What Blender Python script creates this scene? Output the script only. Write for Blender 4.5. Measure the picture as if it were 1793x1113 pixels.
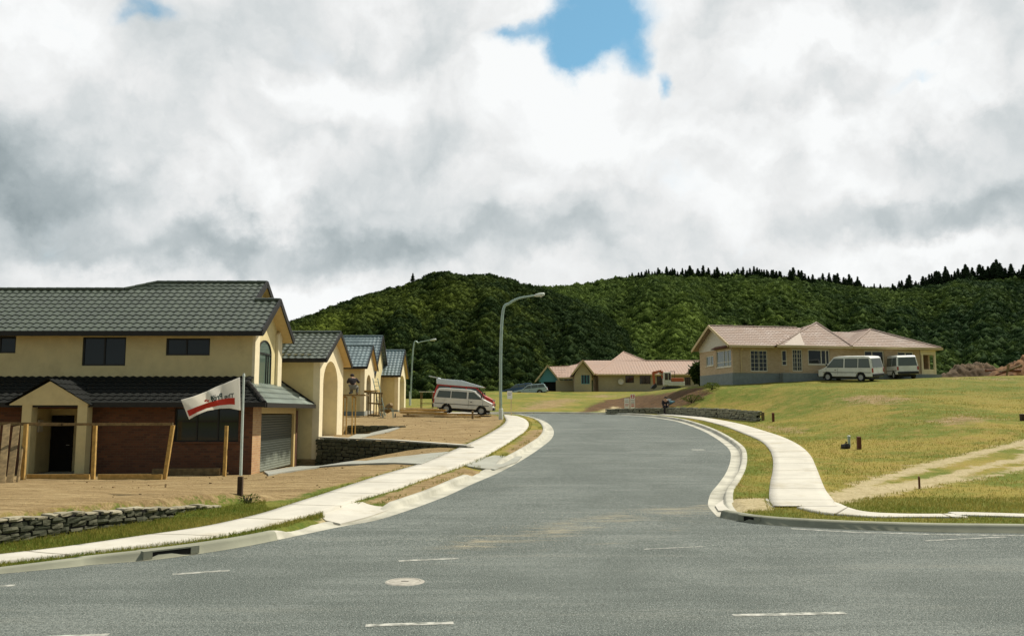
import bpy, bmesh, math, random
import numpy as np
from mathutils import Vector, Matrix, noise as mnoise

for o in list(bpy.data.objects):
    bpy.data.objects.remove(o)
SC = bpy.context.scene
COL = SC.collection
R = math.radians
rng = np.random.default_rng(7)
random.seed(7)

# ------------------------------------------------------------------ camera
FPX, CX, CY = 1494.0, 896.5, 556.5
EYE = np.array([0.0, 0.0, 2.3])
PITCH = math.atan((720 - CY) / FPX)
cam_d = bpy.data.cameras.new('camera')
cam = bpy.data.objects.new('camera', cam_d)
COL.objects.link(cam)
cam.location = EYE
cam.rotation_euler = (math.pi / 2 + PITCH, 0, 0)
cam_d.sensor_width = 36.0
cam_d.lens = 30.0
cam_d.clip_end = 6000
SC.camera = cam
SC.view_settings.view_transform = 'Standard'
SC.view_settings.look = 'None'
SC.view_settings.exposure = 0.0
SC.view_settings.gamma = 1.0

SUN_EL, SUN_AZ = R(52), R(35)          # azimuth measured from +X towards +Y
sun_dir = Vector((math.cos(SUN_EL) * math.cos(SUN_AZ), math.cos(SUN_EL) * math.sin(SUN_AZ), math.sin(SUN_EL)))
sd = bpy.data.lights.new('sun', 'SUN')
sd.energy = 5.0
sd.angle = R(0.6)
sd.color = (1.0, 0.94, 0.82)
sun = bpy.data.objects.new('sun', sd)
COL.objects.link(sun)
sun.rotation_euler = (-sun_dir).to_track_quat('-Z', 'Y').to_euler()


def ray(px, py):
    x = (px - CX) / FPX
    y = (CY - py) / FPX
    c, s = math.cos(PITCH), math.sin(PITCH)
    return np.array([x, c - y * s, s + y * c])


def W(px, py, Y):
    d = ray(px, py)
    return EYE + d * (Y / d[1])


def WX(px, Y, py=700):
    return float(W(px, py, Y)[0])


def WZ(py, Y):
    return float(W(CX, py, Y)[2])


# ------------------------------------------------------------------ world
def nn(nt, typ, **kw):
    n = nt.nodes.new(typ)
    for k, v in kw.items():
        setattr(n, k, v)
    return n


def mth(nt, op, a, b=None, c=None, clamp=False):
    n = nt.nodes.new('ShaderNodeMath')
    n.operation = op
    n.use_clamp = clamp
    for i, v in enumerate((a, b, c)):
        if v is None:
            continue
        if isinstance(v, (int, float)):
            n.inputs[i].default_value = v
        else:
            nt.links.new(v, n.inputs[i])
    return n.outputs[0]


def vmth(nt, op, a, b=None):
    n = nt.nodes.new('ShaderNodeVectorMath')
    n.operation = op
    for i, v in enumerate((a, b)):
        if v is None:
            continue
        if isinstance(v, (tuple, list, np.ndarray)):
            n.inputs[i].default_value = tuple(v)
        else:
            nt.links.new(v, n.inputs[i])
    return n.outputs['Value'] if op in ('LENGTH', 'DISTANCE', 'DOT_PRODUCT') else n.outputs[0]


def maprange(nt, v, a, b, c=0.0, d=1.0, smooth=True):
    n = nt.nodes.new('ShaderNodeMapRange')
    n.interpolation_type = 'SMOOTHSTEP' if smooth else 'LINEAR'
    nt.links.new(v, n.inputs[0])
    for i, x in enumerate((a, b, c, d)):
        n.inputs[i + 1].default_value = x
    return n.outputs[0]


def mixcol(nt, f, a, b, blend='MIX'):
    n = nt.nodes.new('ShaderNodeMix')
    n.data_type = 'RGBA'
    n.blend_type = blend
    for sock, v in ((n.inputs[0], f), (n.inputs[6], a), (n.inputs[7], b)):
        if isinstance(v, (int, float)):
            sock.default_value = v
        elif isinstance(v, (tuple, list)):
            sock.default_value = tuple(v) + ((1.0,) if len(v) == 3 else ())
        else:
            nt.links.new(v, sock)
    return n.outputs[2]


def tnoise(nt, vec, scale, detail=4.0, rough=0.55, dist=0.0):
    n = nt.nodes.new('ShaderNodeTexNoise')
    n.inputs['Scale'].default_value = scale
    n.inputs['Detail'].default_value = detail
    n.inputs['Roughness'].default_value = rough
    n.inputs['Distortion'].default_value = dist
    if vec is not None:
        nt.links.new(vec, n.inputs['Vector'])
    return n


world = bpy.data.worlds.new('World')
SC.world = world
world.use_nodes = True
nt = world.node_tree
nt.nodes.clear()
wout = nn(nt, 'ShaderNodeOutputWorld')
bg = nn(nt, 'ShaderNodeBackground')
bg.inputs[1].default_value = 0.1
nt.links.new(bg.outputs[0], wout.inputs[0])
sky = nn(nt, 'ShaderNodeTexSky', sky_type='NISHITA')
sky.sun_disc = False
sky.sun_elevation = SUN_EL
sky.sun_rotation = math.pi / 2 - SUN_AZ
sky.air_density = 1.0
sky.dust_density = 0.6
sky.ozone_density = 2.0
tc = nn(nt, 'ShaderNodeTexCoord')
D = vmth(nt, 'NORMALIZE', tc.outputs['Generated'])
warpn = tnoise(nt, D, 7.0, 7.0, 0.58)
warp = vmth(nt, 'MULTIPLY', vmth(nt, 'SUBTRACT', warpn.outputs['Color'], (0.5, 0.5, 0.5)), (0.22, 0.22, 0.22))
DW = vmth(nt, 'ADD', D, warp)
warps = vmth(nt, 'MULTIPLY', vmth(nt, 'SUBTRACT', warpn.outputs['Color'], (0.5, 0.5, 0.5)), (0.11, 0.11, 0.11))
DS = vmth(nt, 'ADD', D, warps)


def blob(px, py, rx, ry, src=None, lo=1.0, hi=0.0):
    d = ray(px, py)
    d = d / np.linalg.norm(d)
    q = vmth(nt, 'SUBTRACT', src if src is not None else DW, tuple(float(v) for v in d))
    q = vmth(nt, 'MULTIPLY', q, (FPX / rx, FPX / max(rx, ry), FPX / ry))
    l = vmth(nt, 'LENGTH', q)
    return maprange(nt, l, lo, hi, 0.0, 1.0)


def blobsum(lst, src=None, base=None):
    acc = base
    for (px, py, rx, ry, amp) in lst:
        t = mth(nt, 'MULTIPLY', blob(px, py, rx, ry, src), amp)
        acc = t if acc is None else mth(nt, 'ADD', acc, t)
    return acc


# cloud brightness: soft masses placed by direction, plus fractal detail
big = tnoise(nt, D, 3.2, 7.0, 0.56, 0.5)
fine = tnoise(nt, DS, 11.0, 7.0, 0.6, 0.2)
shade = blobsum([
    (30, 285, 300, 130, -0.40), (100, 110, 280, 120, -0.16), (270, 430, 360, 65, -0.30), (-260, 250, 380, 300, -0.3),
    (790, 230, 150, 110, -0.13), (700, 60, 190, 70, -0.16), (530, 280, 130, 50, -0.15),
    (660, 440, 380, 70, -0.24), (1000, 420, 260, 60, -0.14), (1545, 375, 330, 70, -0.26),
    (1640, 260, 260, 60, -0.12), (1420, 140, 260, 70, -0.11), (1740, 370, 150, 90, -0.14),
    (640, 170, 220, 100, 0.12), (430, 300, 150, 120, 0.17), (880, 330, 230, 90, 0.10),
    (1050, 240, 330, 130, 0.20), (1350, 240, 260, 60, 0.15), (560, 540, 140, 50, 0.22), (30, 450, 130, 60, 0.10),
    (1700, 450, 260, 40, 0.14), (1250, 400, 200, 60, 0.10), (960, 130, 130, 60, 0.10), (1380, 90, 320, 110, 0.20), (1680, 160, 220, 110, 0.14), (420, 150, 240, 90, 0.10)], DW)
bri = mth(nt, 'ADD', shade, 0.87)
bri = mth(nt, 'ADD', bri, mth(nt, 'MULTIPLY', mth(nt, 'SUBTRACT', big.outputs[0], 0.5), 0.60))
bri = mth(nt, 'ADD', bri, mth(nt, 'MULTIPLY', mth(nt, 'SUBTRACT', fine.outputs[0], 0.5), 0.42))
bil = mth(nt, 'ABSOLUTE', mth(nt, 'SUBTRACT', tnoise(nt, DS, 4.6, 5.0, 0.5, 0.3).outputs[0], 0.5))
bri = mth(nt, 'ADD', bri, mth(nt, 'MULTIPLY', mth(nt, 'SUBTRACT', bil, 0.09), 1.1))
bri = mth(nt, 'MAXIMUM', mth(nt, 'MINIMUM', bri, 0.99), 0.36)
# unseen sky behind and overhead dimmed, added to deepen shade on front walls
sepD = nn(nt, 'ShaderNodeSeparateXYZ')
nt.links.new(D, sepD.inputs[0])
bri = mth(nt, 'MULTIPLY', bri, maprange(nt, sepD.outputs[1], -0.35, 0.45, 0.42, 1.0))
ccol = mixcol(nt, maprange(nt, bri, 0.3, 0.85, smooth=False), (0.77, 0.94, 1.0), (0.985, 1.0, 1.0))
cval = mth(nt, 'MULTIPLY', bri, 9.8)
cn = nn(nt, 'ShaderNodeVectorMath', operation='SCALE')
nt.links.new(ccol, cn.inputs[0])
nt.links.new(cval, cn.inputs['Scale'])
# gaps of blue
gap = blobsum([(1060, 10, 135, 85, 1.0), (945, 75, 90, 45, 0.7), (1005, 115, 60, 55, 0.75), (1120, 95, 60, 60, 0.75), (1168, 145, 26, 48, 0.8), (265, 14, 70, 40, 0.8), (900, 72, 50, 25, 0.4),
               (540, 85, 70, 70, 0.30), (1650, 62, 24, 28, 0.45), (1590, 138, 66, 22, 0.42), (1030, 38, 48, 16, -0.30), (1040, 75, 125, 85, 0.75)], DS)
gap = mth(nt, 'ADD', gap, mth(nt, 'MULTIPLY', mth(nt, 'SUBTRACT', fine.outputs[0], 0.5), 1.1))
gapm = maprange(nt, gap, 0.12, 0.95)
skyc = nn(nt, 'ShaderNodeVectorMath', operation='MULTIPLY')
nt.links.new(sky.outputs[0], skyc.inputs[0])
skyc.inputs[1].default_value = (0.60, 0.98, 1.0)
skyc2 = vmth(nt, 'ADD', skyc.outputs[0], (0.9, 1.6, 1.7))
fin = mixcol(nt, gapm, cn.outputs[0], skyc2)
nt.links.new(fin, bg.inputs[0])

# ------------------------------------------------------------------ materials
MATS = {}


def new_mat(name):
    m = bpy.data.materials.new(name)
    m.use_nodes = True
    nt = m.node_tree
    b = nt.nodes['Principled BSDF']
    return m, nt, b


def mat(name, col, rough=0.7, var=0.12, scale=6.0, bump=0.0, bscale=40.0, spec=0.3, metal=0.0, dirt=None, dirt_amt=0.3, dscale=1.2, dlo=0.5, dhi=0.72):
    """plain painted / rendered surface with noise variation, optional grime and bump"""
    if name in MATS:
        return MATS[name]
    m, nt, b = new_mat(name)
    tc = nn(nt, 'ShaderNodeTexCoord')
    n = tnoise(nt, tc.outputs['Object'], scale, 5.0, 0.6)
    lo = tuple(max(0, c * (1 - var)) for c in col)
    hi = tuple(min(1, c * (1 + var)) for c in col)
    c = mixcol(nt, maprange(nt, n.outputs[0], 0.3, 0.7), lo, hi)
    if dirt:
        n2 = tnoise(nt, tc.outputs['Object'], dscale, 8.0, 0.65)
        c = mixcol(nt, maprange(nt, n2.outputs[0], dlo, dhi, 0.0, dirt_amt), c, dirt)
    nt.links.new(c, b.inputs['Base Color'])
    b.inputs['Roughness'].default_value = rough
    b.inputs['Metallic'].default_value = metal
    b.inputs['Specular IOR Level'].default_value = spec
    if bump:
        n3 = tnoise(nt, tc.outputs['Object'], bscale, 4.0, 0.6)
        bp = nn(nt, 'ShaderNodeBump')
        bp.inputs['Strength'].default_value = bump
        bp.inputs['Distance'].default_value = 0.02
        nt.links.new(n3.outputs[0], bp.inputs['Height'])
        nt.links.new(bp.outputs[0], b.inputs['Normal'])
    MATS[name] = m
    return m


def brick_mat(name, c1, c2, mortar, sx=0.23, sy=0.086, var=0.5):
    m, nt, b = new_mat(name)
    tc = nn(nt, 'ShaderNodeTexCoord')
    sep = nn(nt, 'ShaderNodeSeparateXYZ')
    nt.links.new(tc.outputs['Object'], sep.inputs[0])
    com = nn(nt, 'ShaderNodeCombineXYZ')
    nt.links.new(mth(nt, 'ADD', sep.outputs[0], sep.outputs[1]), com.inputs[0])
    nt.links.new(sep.outputs[2], com.inputs[1])
    br = nn(nt, 'ShaderNodeTexBrick')
    nt.links.new(com.outputs[0], br.inputs['Vector'])
    br.inputs['Scale'].default_value = 1.0
    br.inputs['Brick Width'].default_value = sx
    br.inputs['Row Height'].default_value = sy
    br.inputs['Mortar Size'].default_value = 0.008
    br.inputs['Bias'].default_value = 0.0
    br.inputs['Color1'].default_value = c1 + (1,)
    br.inputs['Color2'].default_value = c2 + (1,)
    br.inputs['Mortar'].default_value = mortar + (1,)
    n = tnoise(nt, tc.outputs['Object'], 1.1, 6.0, 0.6)
    c = mixcol(nt, maprange(nt, n.outputs[0], 0.3, 0.7, 0.0, var), br.outputs[0], tuple(x * 0.62 for x in c1))
    nt.links.new(c, b.inputs['Base Color'])
    b.inputs['Roughness'].default_value = 0.85
    MATS[name] = m
    return m


def stone_mat(name, c1, c2, scale=4.0, mort=(0.05, 0.05, 0.04)):
    m, nt, b = new_mat(name)
    tc = nn(nt, 'ShaderNodeTexCoord')
    n = tnoise(nt, tc.outputs['Object'], 2.5, 5.0, 0.6)
    n2 = tnoise(nt, tc.outputs['Object'], scale * 3, 6.0, 0.7)
    oi = nn(nt, 'ShaderNodeNewGeometry')
    c = mixcol(nt, oi.outputs['Random Per Island'], c1, c2)
    c = mixcol(nt, maprange(nt, n2.outputs[0], 0.35, 0.75, 0, 0.6), c, mort)
    nt.links.new(c, b.inputs['Base Color'])
    b.inputs['Roughness'].default_value = 0.95
    bp = nn(nt, 'ShaderNodeBump')
    bp.inputs['Strength'].default_value = 0.6
    bp.inputs['Distance'].default_value = 0.03
    nt.links.new(n2.outputs[0], bp.inputs['Height'])
    nt.links.new(bp.outputs[0], b.inputs['Normal'])
    MATS[name] = m
    return m


def glass_mat(name, col=(0.02, 0.025, 0.022), rough=0.04):
    m, nt, b = new_mat(name)
    b.inputs['Base Color'].default_value = col + (1,)
    b.inputs['Roughness'].default_value = rough
    b.inputs['Specular IOR Level'].default_value = 0.5
    tc = nn(nt, 'ShaderNodeTexCoord')
    n = tnoise(nt, tc.outputs['Object'], 0.9, 2.0)
    bp = nn(nt, 'ShaderNodeBump')
    bp.inputs['Strength'].default_value = 0.08
    nt.links.new(n.outputs[0], bp.inputs['Height'])
    nt.links.new(bp.outputs[0], b.inputs['Normal'])
    MATS[name] = m
    return m


def tile_mat(name, c, rough=0.35, var=0.35, dirtc=None, spec=0.4):
    m, nt, b = new_mat(name)
    tc = nn(nt, 'ShaderNodeTexCoord')
    n = tnoise(nt, tc.outputs['Object'], 1.3, 6.0, 0.6)
    n2 = tnoise(nt, tc.outputs['Object'], 22.0, 3.0, 0.6)
    cc = mixcol(nt, maprange(nt, n.outputs[0], 0.3, 0.7), tuple(x * (1 - var * 0.5) for x in c), tuple(x * (1 + var * 0.5) for x in c))
    cc = mixcol(nt, maprange(nt, n2.outputs[0], 0.4, 0.8, 0, 0.35), cc, dirtc or tuple(x * 0.5 for x in c))
    nt.links.new(cc, b.inputs['Base Color'])
    nt.links.new(maprange(nt, n.outputs[0], 0.3, 0.7, rough * 0.85, rough * 1.25), b.inputs['Roughness'])
    b.inputs['Specular IOR Level'].default_value = spec
    MATS[name] = m
    return m


def leaf_mat(name, c_lo, c_hi, attr='tint', trans=0.25):
    m, nt, b = new_mat(name)
    at = nn(nt, 'ShaderNodeAttribute', attribute_name=attr)
    tc = nn(nt, 'ShaderNodeTexCoord')
    n = tnoise(nt, tc.outputs['Object'], 0.9, 4.0, 0.7)
    f = mth(nt, 'ADD', at.outputs['Fac'], mth(nt, 'MULTIPLY', mth(nt, 'SUBTRACT', n.outputs[0], 0.5), 0.35))
    c = mixcol(nt, maprange(nt, f, 0.0, 1.0, smooth=False), c_lo, c_hi)
    nt.links.new(c, b.inputs['Base Color'])
    b.inputs['Roughness'].default_value = 0.9
    b.inputs['Specular IOR Level'].default_value = 0.04
    tr = nn(nt, 'ShaderNodeBsdfTranslucent')
    nt.links.new(c, tr.inputs[0])
    mx = nn(nt, 'ShaderNodeMixShader')
    mx.inputs[0].default_value = trans
    nt.links.new(b.outputs[0], mx.inputs[1])
    nt.links.new(tr.outputs[0], mx.inputs[2])
    nt.links.new(mx.outputs[0], nt.nodes['Material Output'].inputs[0])
    MATS[name] = m
    return m


M_plaster = mat('cream_plaster', (0.67, 0.565, 0.30), 0.9, 0.06, 2.0, 0.7, 55, dirt=(0.48, 0.39, 0.20), dirt_amt=0.5)
M_trim = mat('pale_cream_trim', (0.78, 0.68, 0.46), 0.85, 0.05, 3.0, 0.2, 90)
M_soffit = mat('soffit_board', (0.62, 0.45, 0.2), 0.8, 0.05)
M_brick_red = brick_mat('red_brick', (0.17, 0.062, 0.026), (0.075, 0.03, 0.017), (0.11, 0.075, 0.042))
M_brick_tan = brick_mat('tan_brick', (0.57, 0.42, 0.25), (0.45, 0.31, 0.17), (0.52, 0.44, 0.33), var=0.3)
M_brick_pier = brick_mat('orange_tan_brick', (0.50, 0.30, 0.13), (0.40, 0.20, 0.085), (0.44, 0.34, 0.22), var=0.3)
M_brick_far = brick_mat('olive_brick', (0.46, 0.40, 0.24), (0.40, 0.34, 0.20), (0.44, 0.39, 0.27), var=0.2)
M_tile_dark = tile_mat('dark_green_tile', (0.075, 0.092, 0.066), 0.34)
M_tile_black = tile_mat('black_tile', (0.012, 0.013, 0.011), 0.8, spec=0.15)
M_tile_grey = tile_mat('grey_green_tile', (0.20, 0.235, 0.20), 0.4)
M_tile_blue = tile_mat('blue_grey_tile', (0.16, 0.215, 0.225), 0.4)
M_tile_pink = tile_mat('pink_tile', (0.35, 0.26, 0.21), 0.75, 0.18, (0.33, 0.235, 0.185))
M_tile_salmon = tile_mat('salmon_tile', (0.46, 0.325, 0.255), 0.75, 0.16, (0.44, 0.28, 0.20))
M_black = mat('black_fascia', (0.018, 0.017, 0.015), 0.5, 0.2)
M_cream_fascia = mat('cream_fascia', (0.56, 0.44, 0.24), 0.6, 0.05)
M_blackframe = mat('black_window_frame', (0.02, 0.02, 0.018), 0.45, 0.1)
M_whiteframe = mat('white_window_frame', (0.68, 0.64, 0.5), 0.5, 0.05)
M_glass = glass_mat('dark_glass', (0.015, 0.018, 0.016), 0.06)
M_glass_light = glass_mat('grey_green_glass', (0.10, 0.14, 0.11), 0.08)
M_dark = mat('dark_interior', (0.012, 0.011, 0.009), 0.9, 0.2)
M_teal = mat('teal_weatherboard', (0.10, 0.30, 0.32), 0.7, 0.08)
M_white_board = mat('white_weatherboard', (0.62, 0.58, 0.48), 0.7, 0.06)
M_block = mat('grey_foundation_block', (0.22, 0.25, 0.24), 0.9, 0.1, 3.0, 0.2)
M_concrete = mat('concrete', (0.54, 0.51, 0.435), 0.95, 0.08, 1.0, 0.3, 60, dirt=(0.38, 0.33, 0.23), dirt_amt=0.65, dscale=0.8)
def add_joints(m):
    nt = m.node_tree
    b = nt.nodes['Principled BSDF']
    src = b.inputs['Base Color'].links[0].from_socket
    at = nn(nt, 'ShaderNodeAttribute', attribute_name='along')
    fr = mth(nt, 'FRACT', mth(nt, 'MULTIPLY', at.outputs['Fac'], 1 / 2.2))
    ln = mth(nt, 'LESS_THAN', mth(nt, 'ABSOLUTE', mth(nt, 'SUBTRACT', fr, 0.5)), 0.013)
    tc = nn(nt, 'ShaderNodeTexCoord')
    sp = tnoise(nt, tc.outputs['Object'], 45.0, 3.0, 0.7)
    c = mixcol(nt, maprange(nt, sp.outputs[0], 0.55, 0.75, 0, 0.25), src, (0.30, 0.27, 0.2))
    c = mixcol(nt, mth(nt, 'MULTIPLY', ln, 0.85), c, (0.16, 0.14, 0.10))
    nt.links.new(c, b.inputs['Base Color'])


add_joints(M_concrete)
M_concrete_grey = mat('grey_concrete', (0.33, 0.33, 0.28), 0.95, 0.1, 1.5, 0.3, 60, dirt=(0.28, 0.24, 0.16), dirt_amt=0.6, dscale=0.8)
M_kerb = mat('kerb_concrete', (0.46, 0.44, 0.36), 0.95, 0.18, 1.3, 0.3, 50, dirt=(0.24, 0.23, 0.17), dirt_amt=0.8, dscale=0.55)
M_kerb_grey = mat('weathered_kerb_concrete', (0.27, 0.27, 0.20), 0.95, 0.12, 1.3, 0.3, 50, dirt=(0.13, 0.135, 0.10), dirt_amt=0.8, dscale=0.7)
M_timber = mat('sawn_timber', (0.46, 0.29, 0.09), 0.85, 0.2, 8.0)
M_timber_old = mat('weathered_timber', (0.20, 0.14, 0.065), 0.9, 0.3, 6.0)
M_timber_pale = mat('pale_stacked_timber', (0.74, 0.57, 0.33), 0.85, 0.15, 5.0)
M_post_dark = mat('dark_stained_post', (0.06, 0.035, 0.02), 0.9, 0.2)
M_post_red = mat('red_brown_post', (0.13, 0.05, 0.025), 0.85, 0.2)
M_galv = mat('galvanised_steel', (0.36, 0.46, 0.40), 0.5, 0.12, 3.0, metal=0.35, spec=0.5)
M_galv_pale = mat('pale_painted_steel', (0.60, 0.64, 0.57), 0.5, 0.1)
M_vanwhite = mat('white_van_paint', (0.76, 0.76, 0.70), 0.3, 0.04, 2.0, spec=0.5, dirt=(0.42, 0.38, 0.29), dirt_amt=0.35)
M_red = mat('red_paint', (0.50, 0.04, 0.025), 0.4, 0.1, 2.0, spec=0.5)
M_silver = mat('silver_grey_paint', (0.62, 0.68, 0.70), 0.35, 0.06, 2.0, spec=0.5)
M_paleblue = mat('pale_blue_paint', (0.40, 0.52, 0.54), 0.3, 0.05, 2.0, spec=0.5)
M_navy = mat('navy_paint', (0.03, 0.08, 0.16), 0.3, 0.1, 2.0, spec=0.5)
M_rubber = mat('black_rubber', (0.02, 0.02, 0.019), 0.85, 0.2)
M_hub = mat('steel_hub', (0.45, 0.45, 0.42), 0.5, 0.1)
M_plastic = mat('black_plastic', (0.03, 0.03, 0.03), 0.6, 0.1)
M_lens_red = mat('red_lens', (0.35, 0.03, 0.02), 0.25, 0.05, spec=0.5)
M_carglass = glass_mat('vehicle_glass', (0.10, 0.118, 0.105), 0.08)
M_lens = mat('clear_lens', (0.5, 0.5, 0.45), 0.15, 0.05, spec=0.6)
M_flag = leaf_mat('white_flag_cloth', (0.82, 0.80, 0.74), (0.82, 0.80, 0.74), trans=0.6)
M_flagred = mat('red_flag_print', (0.55, 0.045, 0.025), 0.95, 0.08)
M_flagink = mat('dark_green_print', (0.025, 0.05, 0.045), 0.95, 0.05)
M_orange = mat('orange_machine_paint', (0.42, 0.11, 0.045), 0.55, 0.15)
M_machine_white = mat('white_machine_paint', (0.58, 0.58, 0.52), 0.55, 0.1)
M_sign = mat('white_sign_board', (0.84, 0.82, 0.78), 0.6, 0.04)
M_stone_dark = stone_mat('dark_mossy_stone', (0.05, 0.055, 0.03), (0.125, 0.12, 0.075), mort=(0.028, 0.034, 0.016))
M_stone_pale = stone_mat('pale_capping_stone', (0.24, 0.21, 0.14), (0.46, 0.41, 0.29), mort=(0.13, 0.12, 0.07))
M_stone_grey = stone_mat('grey_stone_block', (0.20, 0.20, 0.14), (0.30, 0.29, 0.21), mort=(0.12, 0.12, 0.085))
M_skin = mat('skin', (0.45, 0.27, 0.18), 0.6, 0.05)
M_cloth_dark = mat('dark_cloth', (0.03, 0.025, 0.028), 0.95, 0.1)
M_cloth_grey = mat('grey_cloth', (0.18, 0.18, 0.16), 0.95, 0.1)
M_bluebag = mat('blue_sheet_plastic', (0.09, 0.22, 0.26), 0.6, 0.15)
M_paint = mat('road_paint', (0.50, 0.49, 0.43), 0.85, 0.08, 5.0, dlo=0.36, dhi=0.62, dirt=(0.17, 0.18, 0.155), dirt_amt=0.95, dscale=7.0)
M_iron = mat('dusty_iron', (0.38, 0.355, 0.30), 0.9, 0.25, 9.0, dirt=(0.20, 0.19, 0.16), dirt_amt=.6, dscale=8)
M_bark = mat('bark', (0.06, 0.045, 0.03), 0.95, 0.2)
M_soilheap = mat('heaped_soil', (0.095, 0.062, 0.032), 0.98, 0.35, 1.2, 0.8, 5, dirt=(0.15, 0.09, 0.045), dirt_amt=0.7, dscale=0.6)


# ------------------------------------------------------------------ mesh builder
def tag(o, label=None, cat=None, group=None, kind=None):
    if label:
        o['label'] = label
    if cat:
        o['category'] = cat
    if group:
        o['group'] = group
    if kind:
        o['kind'] = kind
    return o


def empty(name, loc, rotz=0.0, label=None, cat=None, group=None):
    o = bpy.data.objects.new(name, None)
    o.empty_display_size = 0.3
    COL.objects.link(o)
    o.location = [float(v) for v in loc]
    o.rotation_euler = (0, 0, rotz)
    return tag(o, label, cat, group)


def root_matrix(o):
    return Matrix.Translation(o.location) @ o.rotation_euler.to_matrix().to_4x4()


class MB:
    """collects geometry in the frame `xf` (4x4); built as one mesh"""

    def __init__(self, xf=None):
        self.v, self.f, self.xf = [], [], xf

    def add(self, vs, fs):
        b = len(self.v)
        if self.xf is not None:
            vs = [tuple(self.xf @ Vector(p)) for p in vs]
        self.v.extend([tuple(float(c) for c in p) for p in vs])
        self.f.extend([tuple(i + b for i in f) for f in fs])

    def poly(self, pts):
        self.add(pts, [tuple(range(len(pts)))])

    def box(self, x0, x1, y0, y1, z0, z1):
        self.add([(x0, y0, z0), (x1, y0, z0), (x1, y1, z0), (x0, y1, z0), (x0, y0, z1), (x1, y0, z1), (x1, y1, z1), (x0, y1, z1)],
                 [(0, 3, 2, 1), (4, 5, 6, 7), (0, 1, 5, 4), (1, 2, 6, 5), (2, 3, 7, 6), (3, 0, 4, 7)])

    def bar(self, a, b, w, h, up=(0, 0, 1)):
        """box beam from a to b, width w (sideways) and height h (along up)"""
        a, b, up = Vector(a), Vector(b), Vector(up)
        d = (b - a).normalized()
        s = d.cross(up)
        if s.length < 1e-4:
            s = d.cross(Vector((1, 0, 0)))
        s.normalize()
        u = s.cross(d).normalized()
        vs = []
        for p in (a, b):
            for (i, j) in ((-1, -1), (1, -1), (1, 1), (-1, 1)):
                vs.append(tuple(p + s * (i * w / 2) + u * (j * h / 2)))
        self.add(vs, [(0, 1, 2, 3), (7, 6, 5, 4), (0, 4, 5, 1), (1, 5, 6, 2), (2, 6, 7, 3), (3, 7, 4, 0)])

    def tube(self, pts, rads, n=10, cap=True):
        pts = [Vector(p) for p in pts]
        if isinstance(rads, (int, float)):
            rads = [rads] * len(pts)
        vs, fs = [], []
        prev = None
        for i, p in enumerate(pts):
            t = (pts[min(i + 1, len(pts) - 1)] - pts[max(i - 1, 0)]).normalized()
            ref = Vector((0, 0, 1)) if abs(t.z) < 0.9 else Vector((1, 0, 0))
            if prev is None:
                s = t.cross(ref).normalized()
            else:
                s = (prev - t * prev.dot(t)).normalized()
            prev = s
            u = t.cross(s).normalized()
            for k in range(n):
                a = 2 * math.pi * k / n
                vs.append(tuple(p + (s * math.cos(a) + u * math.sin(a)) * rads[i]))
        for i in range(len(pts) - 1):
            for k in range(n):
                a, b = i * n + k, i * n + (k + 1) % n
                fs.append((a, b, b + n, a + n))
        if cap:
            fs.append(tuple(range(n - 1, -1, -1)))
            fs.append(tuple(range((len(pts) - 1) * n, len(pts) * n)))
        self.add(vs, fs)

    def prism(self, pts, d):
        """extrude a closed 3-D polygon along vector d"""
        n = len(pts)
        d = Vector(d)
        vs = [tuple(p) for p in pts] + [tuple(Vector(p) + d) for p in pts]
        fs = [tuple(range(n)), tuple(range(2 * n - 1, n - 1, -1))]
        for i in range(n):
            j = (i + 1) % n
            fs.append((i, i + n, j + n, j))
        self.add(vs, fs)

    def build(self, name, material, parent=None, smooth=False, bevel=0.0, recalc=True):
        vs = self.v
        if parent is not None and self.xf is None:
            inv = root_matrix(parent).inverted()
            vs = [tuple(inv @ Vector(p)) for p in vs]
        me = bpy.data.meshes.new(name)
        me.from_pydata(vs, [], self.f)
        if recalc:
            bm = bmesh.new()
            bm.from_mesh(me)
            bmesh.ops.recalc_face_normals(bm, faces=bm.faces)
            bm.to_mesh(me)
            bm.free()
        me.validate()
        me.materials.append(material)
        if smooth:
            me.polygons.foreach_set('use_smooth', [True] * len(me.polygons))
        o = bpy.data.objects.new(name, me)
        COL.objects.link(o)
        if parent is not None:
            o.parent = parent
        if bevel:
            b = o.modifiers.new('bevel', 'BEVEL')
            b.width = bevel
            b.segments = 2
            b.limit_method = 'ANGLE'
            b.angle_limit = R(40)
        return o


def sub_build(mb, name, material, part, smooth=False):
    """a sub-part: same frame as its part (parts sit at their thing's origin)"""
    thing = part.parent
    o = mb.build(name, material, thing if mb.xf is None else None, smooth)
    o.parent = part
    return o


def np_mesh(name, V, F, material, parent=None, attr=None, smooth=False):
    """fast mesh from numpy arrays (F: n x k)"""
    me = bpy.data.meshes.new(name)
    V = np.asarray(V, dtype=np.float32)
    F = np.asarray(F, dtype=np.int32)
    me.vertices.add(len(V))
    me.vertices.foreach_set('co', V.ravel())
    k = F.shape[1]
    me.loops.add(F.size)
    me.loops.foreach_set('vertex_index', F.ravel())
    me.polygons.add(len(F))
    me.polygons.foreach_set('loop_start', np.arange(0, F.size, k, dtype=np.int32))
    me.polygons.foreach_set('loop_total', np.full(len(F), k, dtype=np.int32))
    if smooth:
        me.polygons.foreach_set('use_smooth', np.ones(len(F), dtype=bool))
    me.update()
    me.validate()
    if attr:
        for nm, arr in attr.items():
            a = me.attributes.new(nm, 'FLOAT', 'POINT')
            a.data.foreach_set('value', np.asarray(arr, dtype=np.float32))
    me.materials.append(material)
    o = bpy.data.objects.new(name, me)
    COL.objects.link(o)
    if parent is not None:
        o.parent = parent
    return o


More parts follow.
